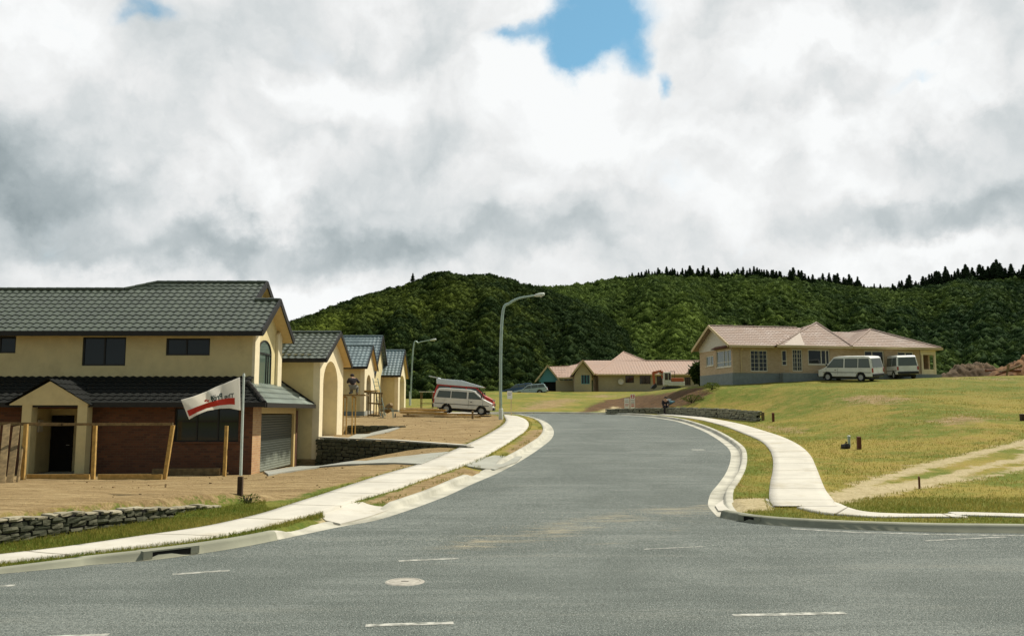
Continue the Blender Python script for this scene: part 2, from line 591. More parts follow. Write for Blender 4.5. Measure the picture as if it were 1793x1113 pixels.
def copy_tree(o, parent=None):
    c = o.copy()
    COL.objects.link(c)
    if parent is not None:
        c.parent = parent
    for ch in [x for x in bpy.data.objects if x.parent == o]:
        copy_tree(ch, c)
    return c

# ------------------------------------------------------------------ ground shape
def softp(x, k):
    return k * np.logaddexp(0, np.asarray(x, float) / k)


def sstep(x, a, b):
    t = np.clip((np.asarray(x, float) - a) / (b - a), 0, 1)
    return t * t * (3 - 2 * t)


def gY(Y):
    Y = np.asarray(Y, float)
    return 0.044 * (softp(Y - 19, 1.6) - softp(Y - 67.5, 2.0))


def surf_g(X, Y):
    return gY(Y) + 0.0 * X


_YS = np.concatenate([np.linspace(5, 130, 5000), np.linspace(130.1, 420, 1200)])


def cast(pts, func, off=0.0):
    """pixel points -> world points where their view rays meet the surface"""
    out = []
    for (px, py) in pts:
        d = ray(px, py)
        X = EYE[0] + d[0] / d[1] * _YS
        Z = EYE[2] + d[2] / d[1] * _YS
        df = Z - (func(X, _YS) + off)
        i = np.argmax(df < 0)
        if df[i] >= 0:
            i = len(_YS) - 1
        if i > 0:
            t = df[i - 1] / (df[i - 1] - df[i] + 1e-9)
            Y = _YS[i - 1] + t * (_YS[i] - _YS[i - 1])
        else:
            Y = _YS[0]
        p = EYE + d * (Y / d[1])
        out.append((float(p[0]), float(p[1]), float(p[2])))
    return np.array(out)


def smooth_poly(P, n=200, it=1):
    """resample a polyline by length with Catmull-Rom smoothing"""
    P = np.asarray(P, float)
    seg = np.linalg.norm(np.diff(P[:, :2], axis=0), axis=1)
    keep = np.concatenate([[True], seg > 0.05])
    P = P[keep]
    Q = np.vstack([2 * P[0] - P[1], P, 2 * P[-1] - P[-2]])
    out = []
    for i in range(1, len(Q) - 2):
        p0, p1, p2, p3 = Q[i - 1], Q[i], Q[i + 1], Q[i + 2]
        for t in np.linspace(0, 1, 12, endpoint=False):
            out.append(0.5 * ((2 * p1) + (-p0 + p2) * t + (2 * p0 - 5 * p1 + 4 * p2 - p3) * t * t + (-p0 + 3 * p1 - 3 * p2 + p3) * t ** 3))
    out.append(P[-1])
    out = np.array(out)
    s = np.concatenate([[0], np.cumsum(np.linalg.norm(np.diff(out[:, :2], axis=0), axis=1))])
    u = np.linspace(0, s[-1], n)
    res = np.stack([np.interp(u, s, out[:, k]) for k in range(out.shape[1])], 1)
    for _ in range(it):
        res[1:-1] = (res[:-2] + 2 * res[1:-1] + res[2:]) / 4
    return res


HK = 0.12


def HKF(X, Y):
    """verge height above the carriageway: low at the far left, full kerb elsewhere"""
    X, Y = np.asarray(X, float), np.asarray(Y, float)
    return np.where((Y < 18) & (X < 0), 0.025 + (HK - 0.025) * sstep(X, -7.9, -5.2), HK)


# traced road and path edges
KL_px = [(0, 1004), (137, 990), (256, 981), (328, 972), (430, 956), (508, 940), (594, 922), (651, 912), (693, 900), (731, 887), (750, 880), (788, 865), (826, 847), (864, 831),
         (894, 816), (915, 804), (937, 790), (952, 779), (964, 769), (969, 759), (967, 749), (958, 740), (945, 734), (929, 730), (912, 727.5)]
KR_px = [(1257, 904), (1248, 894), (1241, 883), (1246, 863), (1259, 847), (1273, 826), (1280, 805), (1279, 789), (1268, 777), (1251, 765), (1231, 754), (1206, 744), (1178, 736), (1139, 730), (1100, 727), (1053, 725.2), (1000, 724.6)]
KM_px = [(1258, 905), (1320, 916), (1400, 922), (1500, 927), (1650, 931.5), (1793, 933)]
KL = cast(KL_px, surf_g)
KR = cast(KR_px, surf_g)
KM = cast(KM_px, surf_g)
dl = (KL[0] - KL[2]); dl = dl / np.linalg.norm(dl[:2])
KL_ext = np.array([KL[0] + dl * 30, KL[0] + dl * 12])
KL = np.vstack([KL_ext, KL, [[-2.5, 66.2, gY(66.2)], [-7.0, 66.8, gY(66.8)]]])
KR = np.vstack([KR, [[0.0, 71.5, gY(71.5)], [-7.0, 72.0, gY(72.0)]]])
KM = np.vstack([KM, KM[-1] + (KM[-1] - KM[-2]) / np.linalg.norm(KM[-1] - KM[-2]) * 12, KM[-1] + (KM[-1] - KM[-2]) / np.linalg.norm(KM[-1] - KM[-2]) * 40])
KLs = smooth_poly(KL, 420)
KRs = smooth_poly(KR, 260)
KMs = smooth_poly(KM, 160)


def offset_dir(P):
    t = np.gradient(P[:, :2], axis=0)
    t /= np.linalg.norm(t, axis=1)[:, None] + 1e-9
    return np.stack([-t[:, 1], t[:, 0]], 1)


# channel width between asphalt edge and kerb face along each kerb line
_q = cast([(470, 945), (600, 920)], surf_g)
CHL = 0.05 + 0.30 * sstep(KLs[:, 1], _q[0, 1], _q[1, 1])
CHR = np.full(len(KRs), 0.34)
CHM = np.full(len(KMs), 0.04)
FL = KLs[:, :2] + offset_dir(KLs) * CHL[:, None]
FR = KRs[:, :2] - offset_dir(KRs) * CHR[:, None]
FM = KMs[:, :2] + offset_dir(KMs) * CHM[:, None]
road_poly = np.vstack([FL, FR[::-1], FM, [[60, -60], [-60, -60]]])


def poly_sd(X, Y, P):
    """signed distance (inside negative) of points to polygon P"""
    X = np.asarray(X, float).ravel()
    Y = np.asarray(Y, float).ravel()
    best = np.full(X.shape, 1e9)
    inside = np.zeros(X.shape, bool)
    n = len(P)
    for i in range(n):
        ax, ay = P[i][0], P[i][1]
        bx, by = P[(i + 1) % n][0], P[(i + 1) % n][1]
        ex, ey = bx - ax, by - ay
        L2 = ex * ex + ey * ey
        if L2 < 1e-12:
            continue
        t = np.clip(((X - ax) * ex + (Y - ay) * ey) / L2, 0, 1)
        d2 = (X - ax - t * ex) ** 2 + (Y - ay - t * ey) ** 2
        best = np.minimum(best, d2)
        c = ((ay > Y) != (by > Y))
        if ay != by:
            xi = ax + (Y - ay) * ex / (by - ay)
            inside ^= c & (X < xi)
    d = np.sqrt(best)
    return np.where(inside, -d, d)


PLo_px = [(0, 973), (117, 959), (234, 942), (351, 925), (449, 903), (508, 884.5), (560, 868), (622.6, 847), (674, 830.5), (736, 812.5), (787.5, 791.5), (840, 768), (863, 755.5), (878.5, 745.6), (885.6, 737), (883, 730), (875, 725.5)]
PLi_px = [(0, 986.4), (156, 969), (312, 951), (430, 931), (527, 907), (585, 892), (626, 876), (666, 865), (704, 853), (750, 837), (810, 815), (844, 801), (863, 791), (889, 776), (905, 765), (919.5, 755), (926, 744), (922, 736), (912, 731), (896, 727.5)]
PRi_px = [(1355, 888), (1347, 875), (1348.6, 847), (1353, 825), (1353, 803), (1346, 786), (1329, 771), (1296, 757), (1265, 745.5), (1223, 735), (1178, 728.5), (1150, 726)]
PRo_px = [(1466, 888), (1458, 876), (1446, 860), (1438, 842), (1429, 819), (1418, 797), (1399, 780), (1371, 766), (1335, 754), (1293, 742), (1251, 734), (1212, 728.3), (1180, 725.5)]
surf_h = lambda X, Y: gY(Y) + HKF(X, Y)
PLo, PLi, PRi, PRo = [cast(p, surf_h) for p in (PLo_px, PLi_px, PRi_px, PRo_px)]
_o = np.argsort(PLo[:, 1]); XL_y, XL_x = PLo[_o, 1], PLo[_o, 0]
XL_y = np.concatenate([[-60, XL_y[0] - 12], XL_y, [72]])
XL_x = np.concatenate([[-75, XL_x[0] - 12], XL_x, [-6]])
_o = np.argsort(PRo[:, 1]); XR_y, XR_x = PRo[_o, 1], PRo[_o, 0]
XR_y = np.concatenate([[-60, 17.5], XR_y, [69]])
XR_x = np.concatenate([[8.3, 8.3], XR_x, [9.0]])

# lot 1 retaining wall (stone) line and the wall between the first two lots
FW_a = cast([(0, 938)], lambda X, Y: 0 * X + 0.18)[0]
FW_b = cast([(405, 884)], lambda X, Y: 0 * X + 0.20)[0]
FW_dir = (FW_b - FW_a)[:2] / np.linalg.norm((FW_b - FW_a)[:2])
W1_a = np.array([-8.45, 38.05])
W1_b = np.array([-1.75, 34.9])


def low1(Y):
    return np.interp(Y, [10, 15, 19, 24, 30, 38, 41], [0.56, 0.56, 0.48, 0.26, 0.10, -0.10, -0.10])


def terrain(X, Y):
    X = np.asarray(X, float)
    Y = np.asarray(Y, float)
    g = gY(Y)
    base = g + HKF(X, Y)
    # ---- right hill
    d = X - np.interp(Y, XR_y, XR_x)
    hill = 0.12 + 0.103 * (softp(Y - 22.5, 1.2) - softp(Y - 70.0, 1.0)) + 0.004 * np.maximum(Y - 71, 0)
    hill = hill + (-0.55 + 0.5 * sstep(X, 15, 29) + 0.3 * sstep(X, 29, 42)) * sstep(Y, 56, 69)
    hill = hill + 0.02 * np.maximum(d - 14, 0) * sstep(Y, 22, 40) * (1 - sstep(Y, 60, 72))
    sr = sstep(d, 0.6, 9.5)
    edge = sstep(X, 10.5, 16.2)
    sr = np.where(Y > 60, sr * (1 - sstep(Y, 60, 68)) + edge * sstep(Y, 60, 68), sr)
    far = base + (0.03 + 0.038 * sstep(X, -12, -2)) * softp(Y - 72.5, 1.2)
    far = 5.2 - softp(5.2 - far, 0.25)
    right = far + (np.maximum(hill, far) - far) * sr
    z = np.where((d > 0) | (Y > 71), right, base)
    # ---- left lots
    dl = np.interp(Y, XL_y, XL_x) - X
    zl = base + 0.012 * np.clip(dl, 0, 8) * sstep(Y, 40, 50)
    zl = np.where(Y > 72, far, zl)
    # small step between second and third lot, near the house
    dip = 0.42 * sstep(-X, 5.8, 8.6) * (Y < 47.6) * sstep(Y, 42.0, 45.0)
    zl = zl - dip
    # lot 1
    side = (X - FW_a[0]) * (-FW_dir[1]) + (Y - FW_a[1]) * FW_dir[0]      # > 0 left of the wall
    tstep = sstep(side, 0.03, 0.30)
    tsm = sstep(dl, 0.4, 7.0)
    ty = sstep(Y, 19.5, 22.5)
    t = tstep * (1 - ty) + tsm * ty
    wl = W1_a[1] + (X - W1_a[0]) * (W1_b[1] - W1_a[1]) / (W1_b[0] - W1_a[0])
    wl = np.where(X < W1_a[0], 38.05, wl)
    below = 1 - sstep(Y - wl, -0.05, 0.28)
    l1 = base + (low1(Y) - base) * t + 0.06 * sstep(dl, 0.2, 2.5) * (1 - tstep) * (1 - ty)
    zl = zl + (l1 - zl) * below
    z = np.where(dl > 0, np.where(Y < 72, zl, far), z)
    return z


def unevenness(X, Y):
    out = np.empty(X.size)
    xr, yr = X.ravel(), Y.ravel()
    for i in range(X.size):
        p = Vector((xr[i], yr[i], 0.0))
        out[i] = mnoise.noise(p * 0.35) * 0.55 + mnoise.noise(p * 1.3) * 0.3 + mnoise.noise(p * 4.1) * 0.15
    return out.reshape(X.shape)


def G(pts, off=0.0):
    return cast(pts, terrain, off)


def tz(x, y):
    return float(terrain(np.array([x]), np.array([y]))[0])


# ------------------------------------------------------------------ ground sheet
xs = np.concatenate([[-900, -500, -300, -200], np.arange(-150, -60, 8), np.arange(-60, -26, 2.0), np.arange(-26, -14, 0.5), np.arange(-14, 22, 0.22), np.arange(22, 44, 0.6), np.arange(44, 90, 4), np.arange(90, 160, 10), [200, 300, 500, 900]])
ys = np.concatenate([[-300, -120], np.arange(-60, 0, 6), np.arange(0, 10, 2), np.arange(10, 50, 0.22), np.arange(50, 76, 0.4), np.arange(76, 130, 1.5), np.arange(130, 200, 8), [220, 260, 320, 420, 600, 900, 1500]])
GX, GY = np.meshgrid(xs, ys)
GZ = terrain(GX, GY)
SD = poly_sd(GX, GY, road_poly).reshape(GX.shape)
near = (np.abs(GX) < 60) & (GY > 5) & (GY < 120)
un = np.zeros(GX.shape)
un[near] = unevenness(GX[near], GY[near])


def zone(px=None, world=None):
    P = G(px)[:, :2] if px is not None else np.array(world, float)
    return P


def zones_sd(polys):
    s = np.full(GX.shape, 50.0)
    for P in polys:
        bb = (GX > P[:, 0].min() - 6) & (GX < P[:, 0].max() + 6) & (GY > P[:, 1].min() - 6) & (GY < P[:, 1].max() + 6)
        if bb.any():
            s[bb] = np.minimum(s[bb], poly_sd(GX[bb], GY[bb], P))
    return s


def cat(*a):
    return np.vstack(a)


fw = G([(0, 903), (200, 893), (330, 882), (405, 877), (432, 876), (470, 876), (515, 872), (556, 858), (640, 836), (736, 812), (800, 789)])[:, :2]
dirt1 = cat(fw, [[-1.9, 34.8], [-8.5, 38.2], [-60, 38.2], [-60, FW_a[1] - 20], [FW_a[0] - FW_dir[0] * 18, FW_a[1] - FW_dir[1] * 18]])
d2 = G([(800, 784), (838, 767), (862, 753), (880, 741), (882, 733), (868, 726)])[:, :2]
dirt2 = cat([[-8.5, 38.3]], d2, [[-4.5, 66], [-9, 70], [-40, 74], [-60, 74], [-60, 38.3]])
vergeA = G([(632, 879), (700, 857), (760, 835), (808, 817), (858, 821), (780, 852), (712, 879)])[:, :2]
vergeB = G([(884, 790), (916, 765), (932, 752), (952, 752), (957, 764), (940, 780), (912, 797)])[:, :2]
worn_r = G([(1300, 735), (1420, 745), (1440, 762), (1350, 757), (1310, 748)])[:, :2]
worn_r2 = G([(1640, 657), (1793, 652), (1793, 668), (1640, 664)])[:, :2]
foot_r = G([(1250, 672), (1330, 666), (1340, 670), (1260, 680)])[:, :2]
track = G([(1436, 868), (1500, 846), (1600, 814), (1700, 791), (1793, 769), (1793, 824), (1700, 840), (1610, 855), (1480, 880), (1452, 884)])[:, :2]
track_mid = G([(1530, 850), (1610, 825), (1700, 801), (1793, 778), (1793, 797), (1700, 818), (1610, 839)])[:, :2]
track_mid2 = G([(1680, 831), (1793, 805), (1793, 815), (1690, 838)])[:, :2]
track = cat(track[:5], track[4:5] + [[25, 12]], track[5:6] + [[25, 9]], track[5:])
apron_r = G([(1253, 892), (1266, 874), (1345, 870), (1352, 893), (1270, 897)])[:, :2]
apron_l = G([(548, 883), (628, 880), (712, 882), (655, 905), (590, 920), (560, 905)])[:, :2]
soil = G([(1008, 723), (1030, 712), (1062, 699), (1110, 692), (1160, 689), (1232, 679), (1243, 690), (1210, 708), (1180, 713), (1080, 716), (1062, 715)])[:, :2]
drive_c = G([(1046, 721), (1076, 711), (1084, 715), (1072, 721)])[:, :2]
sd_dirt = zones_sd([dirt1, dirt2, vergeA, vergeB])
bank_w = [G([(885, 716), (930, 700), (1000, 696), (1040, 700), (1000, 714), (930, 719)])[:, :2], G([(1000, 694), (1060, 688), (1140, 686), (1100, 691), (1040, 697)])[:, :2], G([(1440, 700), (1560, 690), (1640, 700), (1560, 712), (1470, 712)])[:, :2], G([(1580, 740), (1700, 722), (1790, 735), (1690, 750)])[:, :2]]
sd_worn = zones_sd([worn_r, worn_r2, foot_r] + bank_w)
sd_track = np.maximum(zones_sd([track]), -zones_sd([track_mid, track_mid2]))
sd_pale = zones_sd([apron_r, apron_l, drive_c])
sd_soil = zones_sd([soil])


def soft(s, w):
    return np.clip(0.5 - s / (2 * w), 0, 1)


dist_w = 0.25 + 0.012 * np.clip(GY, 0, 90)
a_dirt = np.maximum(soft(sd_dirt, dist_w), 0.62 * soft(sd_worn, dist_w * 2))
a_track = np.maximum(soft(sd_track, dist_w * 1.1), soft(sd_pale, dist_w * 0.8))
a_soil = soft(sd_soil, dist_w)

rough_amt = 0.03 + 0.045 * a_dirt + 0.08 * a_soil + 0.05 * sstep(GX - np.interp(GY, XR_y, XR_x), 2, 8) * (GY > 24)
GZ = GZ + un * rough_amt * sstep(SD, 0.2, 1.5)
# dished under the carriageway, hidden by the kerb
inroad = 1 - sstep(SD, -0.02, 0.22)
GZ = np.where(SD < 0.25, (gY(GY) - 0.08) * inroad + GZ * (1 - inroad), GZ)
ap = zones_sd([apron_l, G([(806, 818), (846, 798), (868, 794), (918, 797), (905, 810), (866, 823)])[:, :2]])
mA = soft(ap, 0.3)
GZ = GZ - mA * np.clip(HK - HK * sstep(SD, 0.0, 1.5), 0, 1) - 0.02 * mA
nx, ny = len(xs), len(ys)
idx = np.arange(nx * ny).reshape(ny, nx)
F = np.stack([idx[:-1, :-1], idx[:-1, 1:], idx[1:, 1:], idx[1:, :-1]], -1).reshape(-1, 4)

m, nt, b = new_mat('ground')
tc = nn(nt, 'ShaderNodeTexCoord')
ob = tc.outputs['Object']
A = lambda nm: nn(nt, 'ShaderNodeAttribute', attribute_name=nm).outputs['Fac']
n1 = tnoise(nt, ob, 0.22, 6.0, 0.6, 0.4)
n2 = tnoise(nt, ob, 1.4, 6.0, 0.65, 0.3)
n3 = tnoise(nt, ob, 9.0, 5.0, 0.7)
n4 = tnoise(nt, ob, 40.0, 3.0, 0.7)
# stretched noise: wheel and rake marks
mp = nn(nt, 'ShaderNodeMapping')
mp.inputs['Rotation'].default_value = (0, 0, R(-24))
mp.inputs['Scale'].default_value = (0.35, 3.2, 1)
nt.links.new(ob, mp.inputs[0])
n5 = tnoise(nt, mp.outputs[0], 1.6, 5.0, 0.65, 0.4)
gr = mixcol(nt, maprange(nt, n1.outputs[0], 0.40, 0.60), (0.135, 0.165, 0.024), (0.285, 0.23, 0.05))
gr = mixcol(nt, maprange(nt, n2.outputs[0], 0.45, 0.72, 0, 0.8), gr, (0.30, 0.205, 0.062))
gr = mixcol(nt, maprange(nt, n2.outputs[0], 0.46, 0.28, 0, 0.8), gr, (0.105, 0.13, 0.02))
lush = A('lush')
gr = mixcol(nt, lush, gr, mixcol(nt, maprange(nt, n2.outputs[0], 0.35, 0.7), (0.085, 0.125, 0.018), (0.19, 0.18, 0.035)))
gr = mixcol(nt, maprange(nt, n3.outputs[0], 0.48, 0.74, 0, 0.5), gr, (0.075, 0.085, 0.02))
di = mixcol(nt, maprange(nt, n2.outputs[0], 0.3, 0.72), (0.27, 0.19, 0.088), (0.37, 0.275, 0.14))
di = mixcol(nt, maprange(nt, n5.outputs[0], 0.40, 0.62, 0, 0.95), di, (0.205, 0.14, 0.065))
di = mixcol(nt, maprange(nt, n3.outputs[0], 0.52, 0.75, 0, 0.7), di, (0.42, 0.31, 0.155))
di = mixcol(nt, maprange(nt, n4.outputs[0], 0.55, 0.75, 0, 0.5), di, (0.13, 0.08, 0.035))
tr = mixcol(nt, maprange(nt, n3.outputs[0], 0.35, 0.7), (0.50, 0.42, 0.25), (0.34, 0.27, 0.14))
tr = mixcol(nt, maprange(nt, n5.outputs[0], 0.5, 0.7, 0, 0.6), tr, (0.27, 0.23, 0.10))
so = mixcol(nt, maprange(nt, n2.outputs[0], 0.35, 0.7), (0.085, 0.048, 0.022), (0.15, 0.085, 0.038))
so = mixcol(nt, maprange(nt, n3.outputs[0], 0.5, 0.72, 0, 0.8), so, (0.04, 0.038, 0.018))


def ragged(attr, amt=0.9):
    r = mth(nt, 'ADD', A(attr), mth(nt, 'MULTIPLY', mth(nt, 'ADD', mth(nt, 'SUBTRACT', n2.outputs[0], 0.5), mth(nt, 'MULTIPLY', mth(nt, 'SUBTRACT', n3.outputs[0], 0.5), 0.9)), amt))
    return maprange(nt, r, 0.38, 0.62)


c = mixcol(nt, ragged('dirt'), gr, di)
c = mixcol(nt, ragged('soil'), c, so)
c = mixcol(nt, ragged('track', 1.2), c, tr)
nt.links.new(c, b.inputs['Base Color'])
b.inputs['Roughness'].default_value = 0.95
b.inputs['Specular IOR Level'].default_value = 0.1
bp = nn(nt, 'ShaderNodeBump')
bp.inputs['Strength'].default_value = 0.9
bp.inputs['Distance'].default_value = 0.06
hgt = mth(nt, 'ADD', n3.outputs[0], mth(nt, 'MULTIPLY', n2.outputs[0], 1.5))
nt.links.new(hgt, bp.inputs['Height'])
nt.links.new(bp.outputs[0], b.inputs['Normal'])
M_ground = m
lushA = np.zeros(GX.shape)
sidew = (GX - FW_a[0]) * (-FW_dir[1]) + (GY - FW_a[1]) * FW_dir[0]
lushA[(sidew < 0.3) & (GX < -2) & (GY < 24)] = 1.0
lushA = np.maximum(lushA, 0.45 * sstep(GX - np.interp(GY, XR_y, XR_x), 2, 8) * sstep(GY, 40, 60) * (GY < 72))
lushA = np.maximum(lushA, 0.25 * ((GY >= 71) & (GX < 17)))
lushA = np.maximum(lushA, 0.55 * ((GX > 4) & (GY < 21)))
V = np.stack([GX.ravel(), GY.ravel(), GZ.ravel()], 1)
ground = np_mesh('ground', V, F, M_ground, attr={'dirt': a_dirt.ravel(), 'track': a_track.ravel(), 'soil': a_soil.ravel(), 'lush': lushA.ravel()}, smooth=True)
tag(ground, kind='structure')

# ------------------------------------------------------------------ asphalt
m, nt, b = new_mat('asphalt')
tc = nn(nt, 'ShaderNodeTexCoord')
ob = tc.outputs['Object']
n1 = tnoise(nt, ob, 0.35, 5.0, 0.6, 0.5)
n2 = tnoise(nt, ob, 17.0, 5.0, 0.85)
n3 = tnoise(nt, ob, 60.0, 2.0, 0.7)
mp = nn(nt, 'ShaderNodeMapping')
mp.inputs['Rotation'].default_value = (0, 0, R(-12))
mp.inputs['Scale'].default_value = (0.16, 1.5, 1)
nt.links.new(ob, mp.inputs[0])
n4 = tnoise(nt, mp.outputs[0], 1.3, 7.0, 0.68, 0.6)
mp2 = nn(nt, 'ShaderNodeMapping')
mp2.inputs['Rotation'].default_value = (0, 0, R(14))
mp2.inputs['Scale'].default_value = (0.45, 1.9, 1)
nt.links.new(ob, mp2.inputs[0])
n6 = tnoise(nt, mp2.outputs[0], 1.7, 8.0, 0.72, 0.8)
c = mixcol(nt, maprange(nt, n1.outputs[0], 0.36, 0.64), (0.092, 0.110, 0.100), (0.165, 0.186, 0.170))
c = mixcol(nt, maprange(nt, n4.outputs[0], 0.42, 0.66, 0, 0.8), c, (0.072, 0.090, 0.082))
c = mixcol(nt, maprange(nt, n4.outputs[0], 0.46, 0.30, 0, 0.5), c, (0.21, 0.215, 0.18))
c = mixcol(nt, maprange(nt, n2.outputs[0], 0.36, 0.62, 0.85, 0), c, (0.035, 0.042, 0.037))
c = mixcol(nt, maprange(nt, n3.outputs[0], 0.50, 0.72, 0, 0.9), c, (0.46, 0.48, 0.42))
at = nn(nt, 'ShaderNodeAttribute', attribute_name='dust')
dm = maprange(nt, mth(nt, 'ADD', at.outputs['Fac'], mth(nt, 'MULTIPLY', mth(nt, 'SUBTRACT', n6.outputs[0], 0.5), 1.5)), 0.36, 1.0, 0, 0.8)
c = mixcol(nt, dm, c, (0.45, 0.375, 0.235))
nt.links.new(c, b.inputs['Base Color'])
b.inputs['Roughness'].default_value = 0.92
b.inputs['Specular IOR Level'].default_value = 0.2
bp = nn(nt, 'ShaderNodeBump')
bp.inputs['Strength'].default_value = 0.7
bp.inputs['Distance'].default_value = 0.012
nt.links.new(n2.outputs[0], bp.inputs['Height'])
nt.links.new(bp.outputs[0], b.inputs['Normal'])
M_asphalt = m
rx = np.concatenate([np.arange(-60, -16, 2), np.arange(-16, 16, 0.25), np.arange(16, 61, 2)])
ry = np.concatenate([np.arange(-60, 4, 4), np.arange(4, 74, 0.3)])
RX, RY = np.meshgrid(rx, ry)
RS = poly_sd(RX, RY, road_poly).reshape(RX.shape)
RZ = gY(RY)
dust = np.zeros(RX.shape)
for (pxs, wd, am) in (([(1250, 888), (1150, 897), (1050, 910), (950, 930), (820, 955)], 1.2, 0.50), ([(1250, 900), (1130, 940), (1000, 955), (820, 962)], 0.8, 0.34), ([(640, 910), (760, 890), (950, 900)], 0.8, 0.22), ([(1150, 780), (1180, 760), (1100, 735)], 1.0, 0.15),
                      ([(1290, 955), (1450, 955), (1700, 950)], 0.5, 0.2), ([(740, 1018), (600, 1030), (300, 1060)], 0.7, 0.25)):
    P = cast(pxs, surf_g)[:, :2]
    best = np.full(RX.shape, 99.0)
    for i in range(len(P) - 1):
        e = P[i + 1] - P[i]
        t = np.clip(((RX - P[i][0]) * e[0] + (RY - P[i][1]) * e[1]) / (e @ e), 0, 1)
        best = np.minimum(best, np.hypot(RX - P[i][0] - t * e[0], RY - P[i][1] - t * e[1]))
    dust = np.maximum(dust, am * np.exp(-(best / wd) ** 2))
idx = np.arange(RX.size).reshape(RX.shape)
F = np.stack([idx[:-1, :-1], idx[:-1, 1:], idx[1:, 1:], idx[1:, :-1]], -1).reshape(-1, 4)
keep = (RS.ravel()[F].min(1) < 0.06)
F = F[keep]
used = np.unique(F)
rm = np.full(RX.size, -1)
rm[used] = np.arange(len(used))
road = np_mesh('road', np.stack([RX.ravel(), RY.ravel(), RZ.ravel()], 1)[used], rm[F], M_asphalt, attr={'dust': dust.ravel()[used]}, smooth=True)
tag(road, kind='structure')


# ------------------------------------------------------------------ kerbs, footpaths, drives
def kerb(name, P, sign, lo=None, chan=None, material=None):
    """kerb and channel swept along P; sign +1: verge on the left of the direction of travel"""
    nrm = offset_dir(P) * sign
    n = len(P)
    h = np.ones(n) if lo is None else lo
    prof = [(-0.02, 0, 0.004, 0), (0, 0.5, 0.000, 0), (0, 1, 0.006, 0), (0.035, 1, 0.02, 0.085), (0.06, 1, 0.022, 0.112), (0.09, 1, 0.022, 0.120), (0.20, 1, 0.022, 0.122), (0.23, 1, 0.02, 0.10), (0.24, 1, -0.15, 0.0)]
    V = []
    for (o, cf, z0, zk) in prof:
        p = P[:, :2] + nrm * (o + cf * chan)[:, None]
        V.append(np.stack([p[:, 0], p[:, 1], gY(p[:, 1]) + z0 + zk * h], 1))
    k = len(prof)
    V = np.stack(V, 1).reshape(-1, 3)
    idx = np.arange(n * k).reshape(n, k)
    F = np.stack([idx[:-1, :-1], idx[1:, :-1], idx[1:, 1:], idx[:-1, 1:]], -1).reshape(-1, 4)
    if sign < 0:
        F = F[:, ::-1]
    caps = []
    for e_ in (0, n - 1):
        for q_ in range(0, k - 2, 2):
            c4 = [e_ * k + q_, e_ * k + q_ + 1, e_ * k + q_ + 2, e_ * k + k - 1]
            caps.append(c4 if len(set(c4)) == 4 else c4[:3] + [c4[2]])
    caps = [c for c in caps if len(set(c)) == 4]
    F = np.vstack([F[:, ::-1], np.array(caps)])
    o = np_mesh(name, V, F, material or M_kerb, smooth=False)
    return tag(o, kind='structure')


def lower_at(P, spots):
    h = np.ones(len(P))
    for (x, y, r) in spots:
        d = np.hypot(P[:, 0] - x, P[:, 1] - y)
        h = np.minimum(h, 0.12 + 0.88 * sstep(d, r * 0.75, r))
    return h


c1 = cast([(620, 915)], surf_g)[0]
c2 = cast([(872, 825)], surf_g)[0]
hL = (HKF(KLs[:, 0], KLs[:, 1]) / HK) * lower_at(KLs, [(c1[0], c1[1], 2.3), (c2[0], c2[1], 2.3)])
iq = int(np.argmax(KLs[:, 1] > _q[0, 1]))
kerb('kerb', KLs[:iq + 1], +1, hL[:iq + 1], CHL[:iq + 1], M_kerb_grey)
kerb('kerb', KLs[iq:], +1, hL[iq:], CHL[iq:])
hR = 0.15 + 0.85 * sstep(np.arange(len(KRs)), 3, 9)
kerb('kerb', KRs, -1, hR, CHR)
kerb('kerb', KMs, +1, None, CHM, M_kerb_grey)


def ribbon(name, A_, B_, material, off=0.035, n=240, thick=True, across=7):
    A_ = smooth_poly(A_, n)
    B_ = smooth_poly(B_, n)
    rows = []
    for t in np.linspace(0, 1, across):
        p = A_ * (1 - t) + B_ * t
        rows.append(np.stack([p[:, 0], p[:, 1], gY(p[:, 1]) + HKF(p[:, 0], p[:, 1]) + off], 1))
    Vt = np.stack(rows, 1)
    lo = Vt[:, [0, -1], :].copy()
    lo[:, :, 2] -= 0.2
    V = np.concatenate([lo[:, :1], Vt, lo[:, 1:]], 1)
    k = V.shape[1]
    V = V.reshape(-1, 3)
    idx = np.arange(n * k).reshape(n, k)
    F = np.stack([idx[:-1, :-1], idx[:-1, 1:], idx[1:, 1:], idx[1:, :-1]], -1).reshape(-1, 4)
    al = np.concatenate([[0], np.cumsum(np.linalg.norm(np.diff((A_ + B_)[:, :2] / 2, axis=0), axis=1))])
    o = np_mesh(name, V, F, material, attr={'along': np.repeat(al, k)})
    return tag(o, kind='structure')


extL = lambda P, q: np.vstack([[P[0] + (P[0] - P[1]) / np.linalg.norm(P[0] - P[1]) * q], P])
EXT = 16
PLo2 = np.vstack([extL(PLo, EXT), [[-4.0, 65.0, 0], [-7, 66.0, 0]]])
PLi2 = np.vstack([extL(PLi, EXT), [[-2.6, 66.0, 0], [-7, 67.2, 0]]])
ribbon('footpath', PLo2, PLi2, M_concrete, n=320)
ribbon('footpath', PRi, PRo, M_concrete, n=220)
P3o_px = [(1440, 879), (1462, 880), (1489, 891), (1521, 898), (1589, 901), (1670, 901), (1793, 901)]
P3i_px = [(1395, 890), (1440, 900), (1481, 903), (1535, 906.5), (1616, 906.5), (1700, 906.5), (1793, 906.5)]
P3o = cast(P3o_px, surf_g, HK); P3i = cast(P3i_px, surf_g, HK)
P3o = np.vstack([P3o, P3o[-1] + [14, -4, 0]]); P3i = np.vstack([P3i, P3i[-1] + [14, -4, 0]])
ribbon('footpath', P3o, P3i, M_concrete, n=120, off=0.03)


